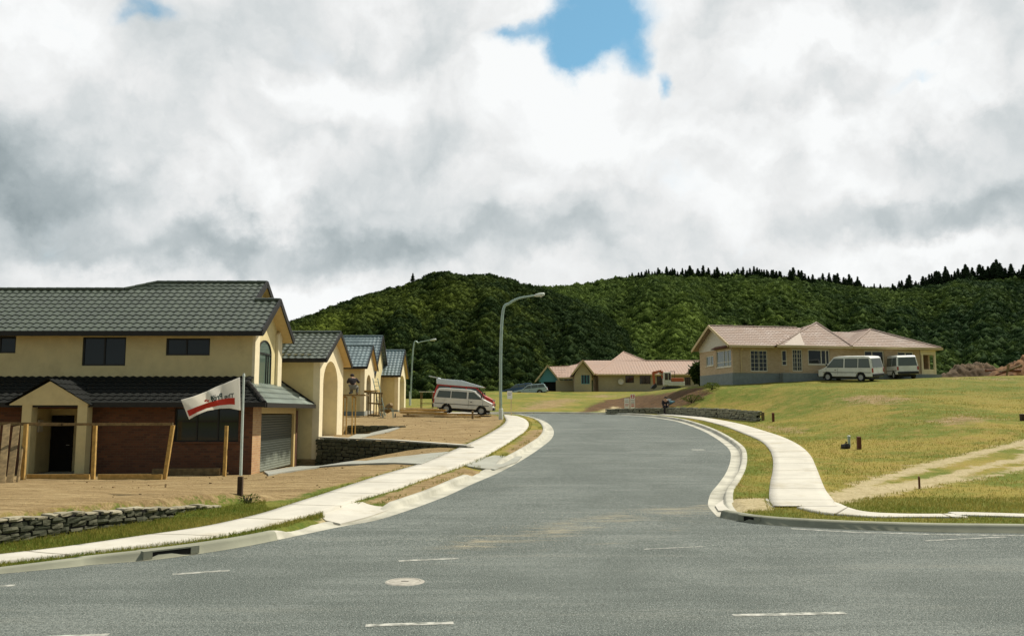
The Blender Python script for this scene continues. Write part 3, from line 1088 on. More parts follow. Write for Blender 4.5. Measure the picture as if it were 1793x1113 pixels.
def drape(name, px, material, off, cuts=8, world=None, func=terrain, skirt=True):
    P = np.array(world) if world is not None else cast(px, func, off)
    bm = bmesh.new()
    vs = [bm.verts.new(p) for p in P]
    f = bm.faces.new(vs)
    bmesh.ops.triangulate(bm, faces=[f])
    for _ in range(cuts):
        le = [e for e in bm.edges if e.calc_length() > 0.7]
        if not le:
            break
        bmesh.ops.subdivide_edges(bm, edges=le, cuts=1)
        bmesh.ops.triangulate(bm, faces=[f for f in bm.faces if len(f.verts) > 3])
    co = np.array([v.co for v in bm.verts])
    z = func(co[:, 0], co[:, 1]) + off
    for v, zz in zip(bm.verts, z):
        v.co.z = zz
    if skirt:
        be = [e for e in bm.edges if e.is_boundary]
        r = bmesh.ops.extrude_edge_only(bm, edges=be)
        for v in [g for g in r['geom'] if isinstance(g, bmesh.types.BMVert)]:
            v.co.z -= 0.18
    bmesh.ops.recalc_face_normals(bm, faces=bm.faces)
    me = bpy.data.meshes.new(name)
    bm.to_mesh(me)
    bm.free()
    me.materials.append(material)
    o = bpy.data.objects.new(name, me)
    COL.objects.link(o)
    return tag(o, kind='structure')


def surf_apron(X, Y):
    return gY(Y) + 0.015 + (HK + 0.0) * sstep(poly_sd(X, Y, road_poly).reshape(np.shape(X)), 0.0, 1.5)


surf_k = lambda X, Y: gY(Y) + HK
drape('driveway', [(462, 824), (500, 818.5), (530, 814.5), (556, 814), (640, 806), (720, 796.5), (786, 790), (738, 811.5), (690, 809.5), (636, 811), (560, 816), (500, 825), (470, 830)], M_concrete_grey, 0.05, cuts=6)
drape('driveway', [(812, 814), (846, 800.5), (866, 796.5), (914, 798), (905, 808), (866, 821)], M_concrete_grey, 0.025, func=surf_apron)
drape('driveway', [(1268, 873), (1346, 872), (1357, 889), (1290, 894), (1258, 893), (1252, 884)], M_concrete, 0.02, func=surf_apron)
drape('driveway', [(548, 889), (590, 884), (630, 878), (704, 881), (676, 893), (640, 905), (596, 916), (570, 910)], M_concrete, 0.02, func=surf_apron)
# concrete strip along the edge of the second drive
w2 = cast([(606, 767), (650, 757), (692, 747), (700, 748), (655, 760), (610, 771)], terrain, 0.05)
drape('drive_edging', None, M_concrete_grey, 0.05, world=w2)

# ------------------------------------------------------------------ road paint, manhole
mk = MB()
def dash(a, b, w):
    p = cast([a, b], surf_g)
    d = (p[1] - p[0])[:2]
    L = np.linalg.norm(d); d /= L
    nrm = np.array([-d[1], d[0]]) * w / 2
    k = max(2, int(L / 0.4))
    vs = []
    for i in range(k + 1):
        q = p[0][:2] + d * L * i / k
        for s in (1, -1):
            r = q + nrm * s
            vs.append((r[0], r[1], float(gY(r[1])) + 0.004))
    mk.add(vs, [(2 * i, 2 * i + 1, 2 * i + 3, 2 * i + 2) for i in range(k)])


for a, bq, w in (((0, 1026), (26, 1024), .11), ((302, 1005), (402, 998), .11), ((698, 981.5), (803, 977), .11), ((1128, 961), (1232, 956), .05), ((640, 1094.5), (794, 1090), .115), ((1284, 1077), (1480, 1072.5), .115),
                 ((60, 1116), (190, 1111), .115), ((1212, 787), (1234, 787), 0.35), ((1385, 925), (1500, 931.5), .09), ((1500, 931.5), (1650, 935.5), .09), ((1650, 935.5), (1793, 937), .09), ((1620, 946), (1760, 939.5), .07)):
    dash(a, bq, w)
tag(mk.build('road_markings', M_paint, recalc=False), kind='structure')

c = cast([(709, 1018)], surf_g)[0]
r_ = empty('manhole_cover', (c[0], c[1], 0.0), 0, 'round dusty manhole cover set in the road at the bottom of the photo', 'manhole cover')
mb = MB(Matrix())
n = 32
mb.add([(0.205 * math.cos(2 * math.pi * i / n), 0.205 * math.sin(2 * math.pi * i / n), 0.009) for i in range(n)], [tuple(range(n))])
mb.build('lid', M_iron, r_, recalc=False)
mb = MB(Matrix())
for rr, zz in ((0.21, 0.004), (0.21, 0.011), (0.25, 0.010), (0.27, 0.0)):
    mb.v += [(rr * math.cos(2 * math.pi * i / n), rr * math.sin(2 * math.pi * i / n), zz) for i in range(n)]
for k in range(3):
    mb.f += [(k * n + i, k * n + (i + 1) % n, (k + 1) * n + (i + 1) % n, (k + 1) * n + i) for i in range(n)]
mb.build('rim', M_iron, r_)
mb = MB(Matrix())
mb.box(-0.05, 0.05, -0.012, 0.012, 0.0095, 0.012)
mb.build('lifting_slot', M_dark, r_)


def kerb_drain(px0, px1, P, label, sign, chan, length):
    q = cast([((px0[0] + px1[0]) / 2, (px0[1] + px1[1]) / 2)], surf_g)[0]
    i = int(np.argmin(np.hypot(P[:, 0] - q[0], P[:, 1] - q[1])))
    t = P[min(i + 3, len(P) - 1)][:2] - P[max(i - 3, 0)][:2]
    t /= np.linalg.norm(t)
    nrm = np.array([-t[1], t[0]]) * sign
    r = empty('kerb_drain', (P[i][0], P[i][1], float(gY(P[i][1]))), math.atan2(t[1], t[0]), label, 'storm drain')
    s = sign
    mb = MB(Matrix())
    f = 0.010 * s
    h = length / 2
    for (x0, x1, z0, z1) in ((-h - .14, -h, .01, .112), (h, h + .14, .01, .112), (-h - .14, h + .14, .112, .134)):
        ya, yb = sorted((f, f + s * 0.26))
        mb.box(x0, x1, ya, yb, z0, z1)
    mb.build('surround', M_kerb_grey, r)
    mb = MB(Matrix())
    ya, yb = sorted((f + s * .010, f + s * 0.24))
    mb.box(-h + .002, h - .002, ya, yb, .02, .110)
    mb.build('opening', M_dark, r)


kerb_drain((255, 977), (325, 970), FL, 'long dark drain slot in the kerb on the left side of the junction', +1, 0.34, 0.62)
kerb_drain((1284, 913), (1304, 914), FM, 'short dark drain slot in the kerb at the right corner of the junction', +1, 0.06, 0.25)

# ------------------------------------------------------------------ building helpers
Zv = Vector((0, 0, 1))


def tiled(mb, pts, course=0.36, tile=0.30, amp=0.022, step=0.035, sub=6, lift=0.0):
    """tiled roof slope: pts = planar convex polygon, first edge is the eave (left to right seen from outside)"""
    P = [Vector(p) for p in pts]
    U = (P[1] - P[0]).normalized()
    N = None
    for i in range(2, len(P)):
        c = U.cross(P[i] - P[0])
        if c.length > 1e-3:
            N = c.normalized()
            break
    if N.z < 0:
        N = -N
    Vv = N.cross(U).normalized()
    if Vv.z < 0:
        Vv = -Vv
    O = P[0]
    q = [((p - O).dot(U), (p - O).dot(Vv)) for p in P]
    vmax = max(b for a, b in q)

    def span(v):
        xs = []
        for i in range(len(q)):
            (a0, b0), (a1, b1) = q[i], q[(i + 1) % len(q)]
            if abs(b1 - b0) < 1e-9:
                if abs(b0 - v) < 1e-6:
                    xs += [a0, a1]
                continue
            t = (v - b0) / (b1 - b0)
            if -1e-6 <= t <= 1 + 1e-6:
                xs.append(a0 + t * (a1 - a0))
        return (min(xs), max(xs)) if xs else None

    nrow = max(1, int(round(vmax / course)))
    ph = O.x * U.x + O.y * U.y
    for r in range(nrow):
        v0, v1 = vmax * r / nrow, vmax * (r + 1) / nrow
        s0, s1 = span(v0 + 1e-6), span(v1 - 1e-6)
        if not s0 or not s1:
            continue
        n = max(1, int((max(s0[1], s1[1]) - min(s0[0], s1[0])) / tile * sub))
        rows = []
        for (s, v, lf) in ((s0, v0, 0.0), (s0, v0, step), (s1, v1, 0.006)):
            row = []
            for k in range(n + 1):
                u = s[0] + (s[1] - s[0]) * k / n
                w = amp * math.sin(2 * math.pi * (u + ph + (r % 2) * tile * 0.0) / tile)
                row.append(tuple(O + U * u + Vv * v + N * (w + lf + lift)))
            rows.append(row)
        b = []
        for row in rows:
            b += row
        m = n + 1
        fs = []
        for j in range(2):
            for k in range(n):
                fs.append((j * m + k, j * m + k + 1, (j + 1) * m + k + 1, (j + 1) * m + k))
        mb.add(b, fs)


def slab(mb, pts, t=0.05, drop=0.05):
    """flat underside of a roof slope"""
    P = [Vector(p) for p in pts]
    N = (P[1] - P[0]).cross(P[2] - P[0]).normalized()
    if N.z < 0:
        N = -N
    mb.prism([tuple(p - N * drop) for p in P], tuple(-N * t))


def wall(mb, O, U, L, H, ops=(), depth=0.12):
    """wall face with real openings and reveals; ops (u0,u1,z0,z1)"""
    O, U = Vector(O), Vector(U).normalized()
    N = U.cross(Zv)
    us = sorted(set([0.0, L] + [min(max(o[i], 0), L) for o in ops for i in (0, 1)]))
    zs = sorted(set([0.0, H] + [min(max(o[i], 0), H) for o in ops for i in (2, 3)]))
    pt = lambda u, z, d=0.0: tuple(O + U * u + Zv * z - N * d)
    for i in range(len(us) - 1):
        for j in range(len(zs) - 1):
            um, zm = (us[i] + us[i + 1]) / 2, (zs[j] + zs[j + 1]) / 2
            if any(o[0] < um < o[1] and o[2] < zm < o[3] for o in ops):
                continue
            mb.add([pt(us[i], zs[j]), pt(us[i + 1], zs[j]), pt(us[i + 1], zs[j + 1]), pt(us[i], zs[j + 1])], [(0, 1, 2, 3)])
    for o in ops:
        a, b_, c, d = o
        loop = [(a, c), (b_, c), (b_, d), (a, d)]
        for k in range(4):
            p, q = loop[k], loop[(k + 1) % 4]
            mb.add([pt(p[0], p[1]), pt(q[0], q[1]), pt(q[0], q[1], depth), pt(p[0], p[1], depth)], [(0, 1, 2, 3)])


def window(root, O, U, u0, u1, z0, z1, fmat, gmat=None, mull=(), trans=(), fw=0.05, depth=0.10, name='window', xf=None, sill=None, label=None, bar=None):
    O, U = Vector(O), Vector(U).normalized()
    N = U.cross(Zv)
    f = MB(xf)
    bw = bar or fw

    def bx(ua, ub, za, zb, d0, d1, mbx):
        vs = []
        for d in (d0, d1):
            for (u, z) in ((ua, za), (ub, za), (ub, zb), (ua, zb)):
                vs.append(tuple(O + U * u + Zv * z - N * d))
        mbx.add(vs, [(0, 1, 2, 3), (7, 6, 5, 4), (0, 4, 5, 1), (1, 5, 6, 2), (2, 6, 7, 3), (3, 7, 4, 0)])

    d0, d1 = depth - 0.055, depth + 0.01
    bx(u0, u1, z0, z0 + fw, d0, d1, f)
    bx(u0, u1, z1 - fw, z1, d0, d1, f)
    bx(u0, u0 + fw, z0 + fw, z1 - fw, d0, d1, f)
    bx(u1 - fw, u1, z0 + fw, z1 - fw, d0, d1, f)
    for mpos in mull:
        u = u0 + (u1 - u0) * mpos
        bx(u - bw / 2, u + bw / 2, z0 + fw, z1 - fw, d0 + 0.004, d1, f)
    for t in trans:
        z = z0 + (z1 - z0) * t
        bx(u0 + fw, u1 - fw, z - bw / 2, z + bw / 2, d0 + 0.008, d1, f)
    fo = f.build(name, fmat, root)
    if label:
        fo['label'] = label
    g = MB(xf)
    bx(u0 + 0.01, u1 - 0.01, z0 + 0.01, z1 - 0.01, depth - 0.02, depth - 0.012, g)
    sub_build(g, 'pane', gmat or M_glass, fo)
    if sill:
        s = MB(xf)
        bx(u0 - 0.04, u1 + 0.04, z0 - 0.06, z0 - 0.003, -0.06, depth - 0.06, s)
        sub_build(s, 'sill', sill, fo)
    return fo


def ridge(mb, a, b, r=0.09, lift=0.03):
    a, b = Vector(a) + Zv * lift, Vector(b) + Zv * lift
    n = max(2, int((b - a).length / 0.4))
    for i in range(n):
        p, q = a.lerp(b, i / n), a.lerp(b, (i + 1.08) / n if i < n - 1 else 1.0)
        mb.tube([p, q], [r, r * 0.86], 8)


def ridges(lines, material, roof, r=0.09, lift=0.03, xf=None, name='ridge_cap'):
    for a, b_ in lines:
        mb = MB(xf)
        ridge(mb, a, b_, r, lift)
        sub_build(mb, name, material, roof)


# ================================================================== HOUSE 1: two storeys, left foreground
h1 = empty('two_storey_house', (-14, 33, 0.05), 0, 'two-storey cream and red brick house with dark tiled roof and garage', 'house')
GND = -0.35
XR, XG = -9.95, -10.85
S = 0.64
ZE = 5.33
EY = 32.55
zat = lambda y: ZE + S * (y - EY)
# upper walls
ops_px = [((-30, 28), (588, 618)), ((145, 221), (590, 640)), ((291, 368), (592, 622))]
XW0 = -25.0
ops = []
for (a, b_), (t, bt) in ops_px:
    ops.append((WX(a, 33, 600) - XW0, WX(b_, 33, 600) - XW0, WZ(bt, 33) - 3.3, WZ(t, 33) - 3.3))
mb = MB()
wall(mb, (XW0, 33, 3.3), (1, 0, 0), XR - XW0, 2.28, ops)
# gable end of the projecting bay, with pilasters left open in front of it
mb.poly([(XR - .12, 33, 3.0), (XR - .12, 36.9, 3.0), (XR - .12, 36.9, zat(33) - .02), (XR - .12, 34.95, zat(34.9) - .05), (XR - .12, 33, zat(33) - .02)])
mb.poly([(XG, 36.9, 0), (XG, 39.8, 0), (XG, 39.8, 5.5), (XG, 36.4, zat(36.4) - .05), (XG, 33.2, zat(33.2)), (XG, 33.2, 4), (XG, 36.9, 4)])
mb.poly([(XW0, 39.8, 0), (XG, 39.8, 0), (XG, 39.8, 5.5), (XW0, 39.8, 5.5)])
mb.poly([(XW0, 33, 0), (XW0, 39.8, 0), (XW0, 39.8, 5.5), (XW0, 36, 7.2), (XW0, 33, 5.5)])
mb.poly([(XR - .12, 36.9, 2), (XG, 36.9, 2), (XG, 36.9, 5.8), (XR - .12, 36.9, 5.8)])
h1_wall = mb.build('upper_wall', M_plaster, h1)
for o, mu in zip(ops, ((0.5,), (0.5,), (0.46,))):
    window(h1, (XW0, 33, 3.3), (1, 0, 0), *o, M_blackframe, M_glass, mull=mu, fw=0.06)
# pilasters and sill of the arched window bay
mb = MB()
PX0, PX1 = XR - .12, XR + .0
for (ya, yb, zb) in ((33.0, 33.62, 3.05), (36.28, 36.9, 3.0)):
    mb.add([(PX0, ya - .003, zb), (PX1, ya - .003, zb), (PX1, yb, zb), (PX0, yb, zb), (PX0, ya - .003, zat(33) - .05), (PX1, ya - .003, zat(33) - .05), (PX1, yb, zat(33.5) - .05), (PX0, yb, zat(33.5) - .05)],
           [(0, 3, 2, 1), (4, 5, 6, 7), (0, 1, 5, 4), (1, 2, 6, 5), (2, 3, 7, 6), (3, 0, 4, 7)])
mb.box(PX0 + .003, PX1 - .02, 33.62, 35.7, 3.02, 3.30)
mb.build('pilaster', M_trim, h1, bevel=0.02)
# arched window
YA0, YA1, ZA0, ZS = 33.72, 35.5, 3.32, 4.62
rA = (YA1 - YA0) / 2
yc = (YA0 + YA1) / 2
arch = [(YA0, ZA0), (YA1, ZA0)] + [(yc + rA * math.cos(a), ZS + rA * 0.62 * math.sin(a)) for a in np.linspace(0, math.pi, 15)]
f = MB()
xo = PX0 + 0.01
inner = [(YA0 + .06, ZA0 + .06), (YA1 - .06, ZA0 + .06)] + [(yc + (rA - .06) * math.cos(a), ZS + (rA - .06) * 0.62 * math.sin(a)) for a in np.linspace(0, math.pi, 15)]
n = len(arch)
for i in range(n):
    j = (i + 1) % n
    a, b_, c_, d_ = arch[i], arch[j], inner[j], inner[i]
    f.add([(xo + .05, *a), (xo + .05, *b_), (xo + .05, *c_), (xo + .05, *d_), (xo, *a), (xo, *b_), (xo, *c_), (xo, *d_)], [(0, 1, 2, 3), (4, 5, 1, 0), (7, 3, 2, 6)])
f.box(xo, xo + .045, yc + .18, yc + .24, ZA0 + .05, ZS)
f.box(xo, xo + .047, YA0 + .05, YA1 - .05, ZS - .03, ZS + .03)
f.box(xo, xo + .044, YA1 - .42, YA1 - .37, ZA0 + .05, ZS)
fo = f.build('window', M_blackframe, h1)
fo['label'] = 'tall arched window in the gable end'
g = MB()
g.poly([(xo + .012, *p) for p in arch])
sub_build(g, 'pane', M_glass_light, fo)
# roof: front slope with three ridge heights, back slopes
xa, xb, xc = -16.4, -10.55, -9.55
mb = MB()
tiled(mb, [(-25.5, EY, ZE), (xa, EY, ZE), (xa, 35.8, zat(35.8)), (-25.5, 35.8, zat(35.8))])
tiled(mb, [(xa, EY, ZE), (xb, EY, ZE), (xb, 36.4, zat(36.4)), (-15.3, 36.4, zat(36.4)), (xa, 35.8, zat(35.8))])
tiled(mb, [(xb, EY, ZE), (xc, EY, ZE), (xc, 34.9, zat(34.9)), (xb, 34.9, zat(34.9))])
tiled(mb, [(xc, 37.25, ZE), (xb - .8, 37.25, ZE), (xb - .8, 34.9, zat(34.9)), (xc, 34.9, zat(34.9))], sub=3)
tiled(mb, [(xb, 40.25, ZE), (-25.5, 40.25, ZE), (-25.5, 35.8, zat(35.8)), (xa, 35.8, zat(35.8)), (-15.3, 36.4, zat(36.4)), (xb, 36.4, zat(36.4))], sub=1)
h1_roof = mb.build('roof', M_tile_dark, h1, smooth=False, recalc=False)
ridges([((-25.5, 35.8, zat(35.8)), (xa, 35.8, zat(35.8))), ((xa, 35.8, zat(35.8)), (-15.3, 36.4, zat(36.4))), ((-15.3, 36.4, zat(36.4)), (xb, 36.4, zat(36.4))), ((xb - .05, 34.9, zat(34.9)), (xc, 34.9, zat(34.9)))], M_tile_dark, h1_roof)
mb = MB()
for (x, y0, y1, zr) in ((xc, EY, 34.9, zat(34.9)), (xc, 37.25, 34.9, zat(34.9)), (xb, 34.95, 36.4, zat(36.4)), (xb, 40.25, 36.4, zat(36.4))):
    za = zat(y0) if y0 == 34.95 else ZE
    mb.bar((x + .01, y0, za - .02), (x + .01, y1, zr - .02), 0.05, 0.24)
mb.box(-25.5, xc + .03, EY - .12, EY + .0, ZE - .16, ZE + .03)
sub_build(mb, 'fascia', M_black, h1_roof)
mb = MB()
slab(mb, [(-25.4, EY, ZE), (xc - .03, EY, ZE), (xc - .03, 34.9, zat(34.9)), (-25.4, 34.9, zat(34.9))], 0.02, 0.07)
slab(mb, [(xc - .03, 37.25, ZE), (xb - .8, 37.25, ZE), (xb - .8, 34.9, zat(34.9)), (xc - .03, 34.9, zat(34.9))], 0.02, 0.07)
slab(mb, [(xb - .03, 40.2, ZE), (-12, 40.2, ZE), (-12, 36.4, zat(36.4)), (xb - .03, 36.4, zat(36.4))], 0.02, 0.07)
slab(mb, [(-12, 34.6, zat(34.6)), (xb - .03, 34.6, zat(34.6)), (xb - .03, 36.4, zat(36.4)), (-12, 36.4, zat(36.4))], 0.02, 0.07)
sub_build(mb, 'soffit', M_soffit, h1_roof)

# lower storey: brick front at y=31, garage side at x=-9.35
YF, XS = 31.0, -9.35
ZG, ZT, YL = 2.57, 3.62, 30.45
nich = (-17.42 - XW0, -15.68 - XW0, 0.42, 2.75)
wlow = (WX(305, YF, 740) - XW0, WX(418, YF, 740) - XW0, WZ(773, YF) - GND, WZ(714, YF) - GND)
mb = MB()
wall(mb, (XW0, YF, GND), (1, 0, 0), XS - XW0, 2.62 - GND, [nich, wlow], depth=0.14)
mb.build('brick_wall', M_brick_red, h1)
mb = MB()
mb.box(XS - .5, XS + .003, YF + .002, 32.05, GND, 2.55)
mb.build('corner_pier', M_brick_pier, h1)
mb = MB()
mb.box(XS - .35, XS - .02, 37.32, 37.62, GND, 2.35)
mb.build('brick_jamb', M_brick_red, h1)
# rendered parts around the garage door
mb = MB()
mb.box(XS - .3, XS - .04, 32.05, 37.32, 2.22, 2.55)
mb.box(XS - .3, XS - .045, 37.06, 37.32, GND, 2.22)
mb.box(XS - .28, XS - .03, YF + .05, 37.9, 2.5, 2.6)
mb.build('lintel', M_soffit, h1)
window(h1, (XW0, YF, GND), (1, 0, 0), *wlow, M_blackframe, M_glass, mull=(0.34, 0.67), fw=0.05, depth=0.14, sill=M_brick_red)
# garage door: ribbed panels, paler near the ground
m, nt, b = new_mat('garage_door_paint')
tc = nn(nt, 'ShaderNodeTexCoord')
n1 = tnoise(nt, tc.outputs['Object'], 1.6, 6.0, 0.65)
sep = nn(nt, 'ShaderNodeSeparateXYZ')
nt.links.new(tc.outputs['Object'], sep.inputs[0])
dz = mth(nt, 'ADD', maprange(nt, sep.outputs[2], 1.25, -0.1, 0, 1), mth(nt, 'MULTIPLY', mth(nt, 'SUBTRACT', n1.outputs[0], 0.5), 1.3))
c = mixcol(nt, maprange(nt, dz, 0.4, 0.9, 0, 0.8), (0.045, 0.052, 0.038), (0.26, 0.28, 0.22))
nt.links.new(c, b.inputs['Base Color'])
b.inputs['Roughness'].default_value = 0.45
M_garage = m
mb = MB()
nr = 22
for i in range(nr):
    z0 = 0.03 + (2.18 - 0.03) * i / nr
    z1 = 0.03 + (2.18 - 0.03) * (i + 1) / nr
    xf_ = XS - .16
    pr = [(xf_, 32.06, z0), (xf_ + .02, 32.06, z0 + .02), (xf_ + .02, 32.06, z1 - .02), (xf_, 32.06, z1)]
    q = [(a, 37.05, c_) for a, _, c_ in pr]
    mb.add(pr + q, [(0, 1, 5, 4), (1, 2, 6, 5), (2, 3, 7, 6)])
mb.build('garage_door', M_garage, h1)
# lower roof: front skirt and garage skirt meeting at a hip
hx, hy, hz = -9.95, 32.28, 3.34
XE = -8.80
s2 = (3.34 - ZG) / (XE - hx)
mb = MB()
tiled(mb, [(-25.5, YL, ZG), (XE, YL, ZG), (hx, hy, hz), (hx, 33, ZT), (-25.5, 33, ZT)], tile=0.30)
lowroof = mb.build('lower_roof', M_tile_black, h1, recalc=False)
mb = MB()
hx2 = hx - .12
tiled(mb, [(XE, YL, ZG), (XE, 38.0, ZG), (hx2, 38.0, ZG + s2 * (XE - hx2)), (hx2, 33.06, ZG + s2 * (XE - hx2)), (hx, hy, hz)], tile=0.3, course=0.40, step=0.05)
tiled(mb, [(hx2, 36.93, ZG + s2 * (XE - hx2)), (hx2, 38.0, ZG + s2 * (XE - hx2)), (XG, 38.0, ZG + s2 * (XE - XG)), (XG, 36.93, ZG + s2 * (XE - XG))], tile=0.3, course=0.40, step=0.05)
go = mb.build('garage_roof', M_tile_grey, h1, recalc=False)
go['label'] = 'pale grey-green tiled skirt roof above the garage door'
mb = MB()
ridge(mb, (XE, YL, ZG), (hx, hy, hz), 0.10)
sub_build(mb, 'hip_cap', M_black, lowroof)
mb = MB()
mb.bar((XE, 37.98, ZG + .04), (XG, 37.98, ZG + s2 * (XE - XG) + .04), 0.1, 0.16)
mb.build('verge_board', M_black, h1)
mb = MB()
mb.box(-25.5, XE + .08, YL - .12, YL, ZG - .12, ZG + .05)
mb.box(XE, XE + .11, YL, 38.0, ZG - .13, ZG + .04)
sub_build(mb, 'gutter', M_black, lowroof)
mb = MB()
mb.poly([(-25.5, YL, ZG - .06), (XE, YL, ZG - .06), (XE, YF + .1, ZG - .06), (-25.5, YF + .1, ZG - .06)])
mb.poly([(XE, YF, ZG - .07), (XE, 37.95, ZG - .07), (XS - .3, 37.95, ZG - .07), (XS - .3, YF, ZG - .07)])
sub_build(mb, 'soffit', M_black, lowroof)
# porch
px0, px1, PY = -17.72, -14.95, 30.25
pm = (px0 + px1) / 2
pz, pe = 3.36, 2.52
mb = MB()
mb.prism([(px0, PY, pe), (px1, PY, pe), (px1, PY, pe + .04), (pm, PY, pz), (px0, PY, pe + .04)], (0, 0.1, 0))
for (x0, x1) in ((-17.28, -16.94), (-15.32, -14.98)):
    mb.box(x0, x1, PY + .02, PY + .4, GND, pe)
porch = mb.build('porch', M_plaster, h1)
mb = MB()
for (e, sgn) in ((px0, 1), (px1, -1)):
    a = [(e - .12 * sgn, PY - .06, pe + .0), (e - .12 * sgn, 32.6, pe + .0), (pm, 33.0, pz + .08), (pm, PY - .06, pz + .08)]
    tiled(mb, a, sub=4) if sgn < 0 else tiled(mb, [a[1], a[0], a[3], a[2]], sub=4)
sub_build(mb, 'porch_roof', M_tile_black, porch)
mb = MB()
a0, a1, dA, dB, yk = -17.42, -15.68, -17.36, -16.55, 32.5
mb.poly([(a0, YF + .14, .07), (a0, yk, .07), (a0, yk, 2.4), (a0, YF + .14, 2.4)])
mb.poly([(dB, yk, .07), (a1, yk, .07), (a1, yk, 2.4), (dB, yk, 2.4)])
mb.poly([(a0, yk, 2.15), (dB, yk, 2.15), (dB, yk, 2.4), (a0, yk, 2.4)])
mb.poly([(a1, YF + .14, .07), (a1, yk, .07), (a1, yk, 2.4), (a1, YF + .14, 2.4)])
mb.poly([(a0, YF + .14, 2.4), (a1, YF + .14, 2.4), (a1, yk, 2.4), (a0, yk, 2.4)])
sub_build(mb, 'entry_wall', M_plaster, porch)
mb = MB()
mb.box(-17.3, -15.2, PY - .05, 32.5, GND, .07)
sub_build(mb, 'porch_step', M_concrete_grey, porch)
mb = MB()
mb.box(dA, dB, 32.44, 32.5, .07, 2.15)
for k in range(3):
    mb.box(dA + .12, dB - .12, 32.425, 32.44, .3 + k * .6, .75 + k * .6)
d = mb.build('door', M_dark, h1)
mb = MB()
mb.tube([(-16.64, 32.42, 1.05), (-16.64, 32.37, 1.05), (-16.74, 32.37, 1.05)], 0.013, 8)
sub_build(mb, 'handle', M_hub, d)
mb = MB()
mb.box(-17.41, -17.34, 31.55, 31.8, 1.55, 2.0)
mb.build('meter_box', M_white_board, h1)

# ================================================================== arched gable houses on the left
def arch_panel(mb, x, y0, y1, zb, ztop, ya0, ya1, zs, rise, peak_y=None, peak_z=None, depth=0.0):
    """gable face at x (facing +X) with an arched opening; outline goes eave - peak - eave"""
    n = 16
    yc, ra = (ya0 + ya1) / 2, (ya1 - ya0) / 2
    top = lambda y: ztop + (peak_z - ztop) * (1 - abs(y - peak_y) / (peak_y - y0)) if peak_y is not None else ztop
    mb.poly([(x, y0, zb), (x, ya0, zb), (x, ya0, top(ya0)), (x, y0, top(y0))])
    mb.poly([(x, ya1, zb), (x, y1, zb), (x, y1, top(y1)), (x, ya1, top(ya1))])
    ang = np.linspace(math.pi, 0, n)
    prev = None
    for a in ang:
        p = (yc + ra * math.cos(a), zs + rise * math.sin(a))
        if prev:
            mb.add([(x, *prev), (x, *p), (x, p[0], top(p[0])), (x, prev[0], top(prev[0]))], [(0, 1, 2, 3)])
            mb.add([(x, *prev), (x, *p), (x - depth, *p), (x - depth, *prev)], [(0, 1, 2, 3)])
        prev = p
    for y in (ya0, ya1):
        mb.add([(x, y, zb), (x, y, zs), (x - depth, y, zs), (x - depth, y, zb)], [(0, 1, 2, 3)])


def gable_house(root, x, y0, y1, zg, ze, slope, xl, tmat, wmat, ya, zs, rise, zsill, ov=0.42, recess=0.75, plinth=True, zlow=None, xov=0.36, tsub=6, wall_ops=()):
    """house wing with its ridge along X: gable end faces +X at x, front wall faces the viewer at y0"""
    ym = (y0 + y1) / 2
    zp = ze + slope * (ym - y0 + ov)
    zl = zg if zlow is None else zlow
    L = x - recess - xl
    mb = MB()
    wall(mb, (xl, y0, zl), (1, 0, 0), x - xl - 0.3, ze - zl + .25, wall_ops)
    mb.poly([(x - recess, y0, zl), (x - recess, y1, zl), (x - recess, y1, ze), (x - recess, ym, zp - .1), (x - recess, y0, ze)])
    mb.poly([(xl, y1, zl), (x - .3, y1, zl), (x - .3, y1, ze + .25), (xl, y1, ze + .25)])
    mb.poly([(xl, y0, zl), (xl, y1, zl), (xl, y1, ze), (xl, ym, zp - .1), (xl, y0, ze)])
    w = mb.build('wall', wmat, root)
    mb = MB()
    arch_panel(mb, x, y0 - .003, y1, zsill, ze + slope * (ov - .05), ya[0], ya[1], zs, rise, ym, zp - .12, recess)
    mb.add([(x - .3, y0 - .003, zl), (x, y0 - .003, zl), (x, y0 - .003, ze + slope * ov - .03), (x - .3, y0 - .003, ze + slope * ov - .03)], [(0, 1, 2, 3)])
    mb.add([(x, y0 - .003, zl), (x, y0 + .5, zl), (x, y0 + .5, zsill), (x, y0 - .003, zsill)], [(0, 1, 2, 3)])
    mb.box(x - .3, x - .002, y1 - .3, y1 + .003, zsill - .3, ze + .2)
    mb.build('arch_surround', M_trim, root, recalc=False)
    mb = MB()
    mb.box(x - recess, x + .02, y0 + .3, y1 + .02, zsill - .28, zsill)
    mb.build('plinth', M_concrete_grey, root)
    e0, e1 = y0 - ov, y1 + ov
    xe = x + xov
    mb = MB()
    tiled(mb, [(xl - .3, e0, ze), (xe, e0, ze), (xe, ym, zp), (xl - .3, ym, zp)], sub=tsub)
    tiled(mb, [(xe, e1, ze), (xl - .3, e1, ze), (xl - .3, ym, zp), (xe, ym, zp)], sub=1)
    rf = mb.build('roof', tmat, root, recalc=False)
    mb = MB()
    ridge(mb, (xl - .3, ym, zp), (xe, ym, zp))
    sub_build(mb, 'ridge_cap', tmat, rf)
    mb = MB()
    for e in (e0, e1):
        mb.bar((xe + .01, e, ze - .03), (xe + .01, ym, zp - .03), 0.05, 0.2)
    mb.box(xl - .3, xe + .03, e0 - .12, e0, ze - .15, ze + .03)
    sub_build(mb, 'fascia', M_black, rf)
    mb = MB()
    slab(mb, [(xl - .3, e0, ze), (xe - .02, e0, ze), (xe - .02, ym, zp), (xl - .3, ym, zp)], .02, .06)
    slab(mb, [(xe - .02, e1, ze), (xl - .3, e1, ze), (xl - .3, ym, zp), (xe - .02, ym, zp)], .02, .06)
    sub_build(mb, 'soffit', M_soffit, rf)
    return rf


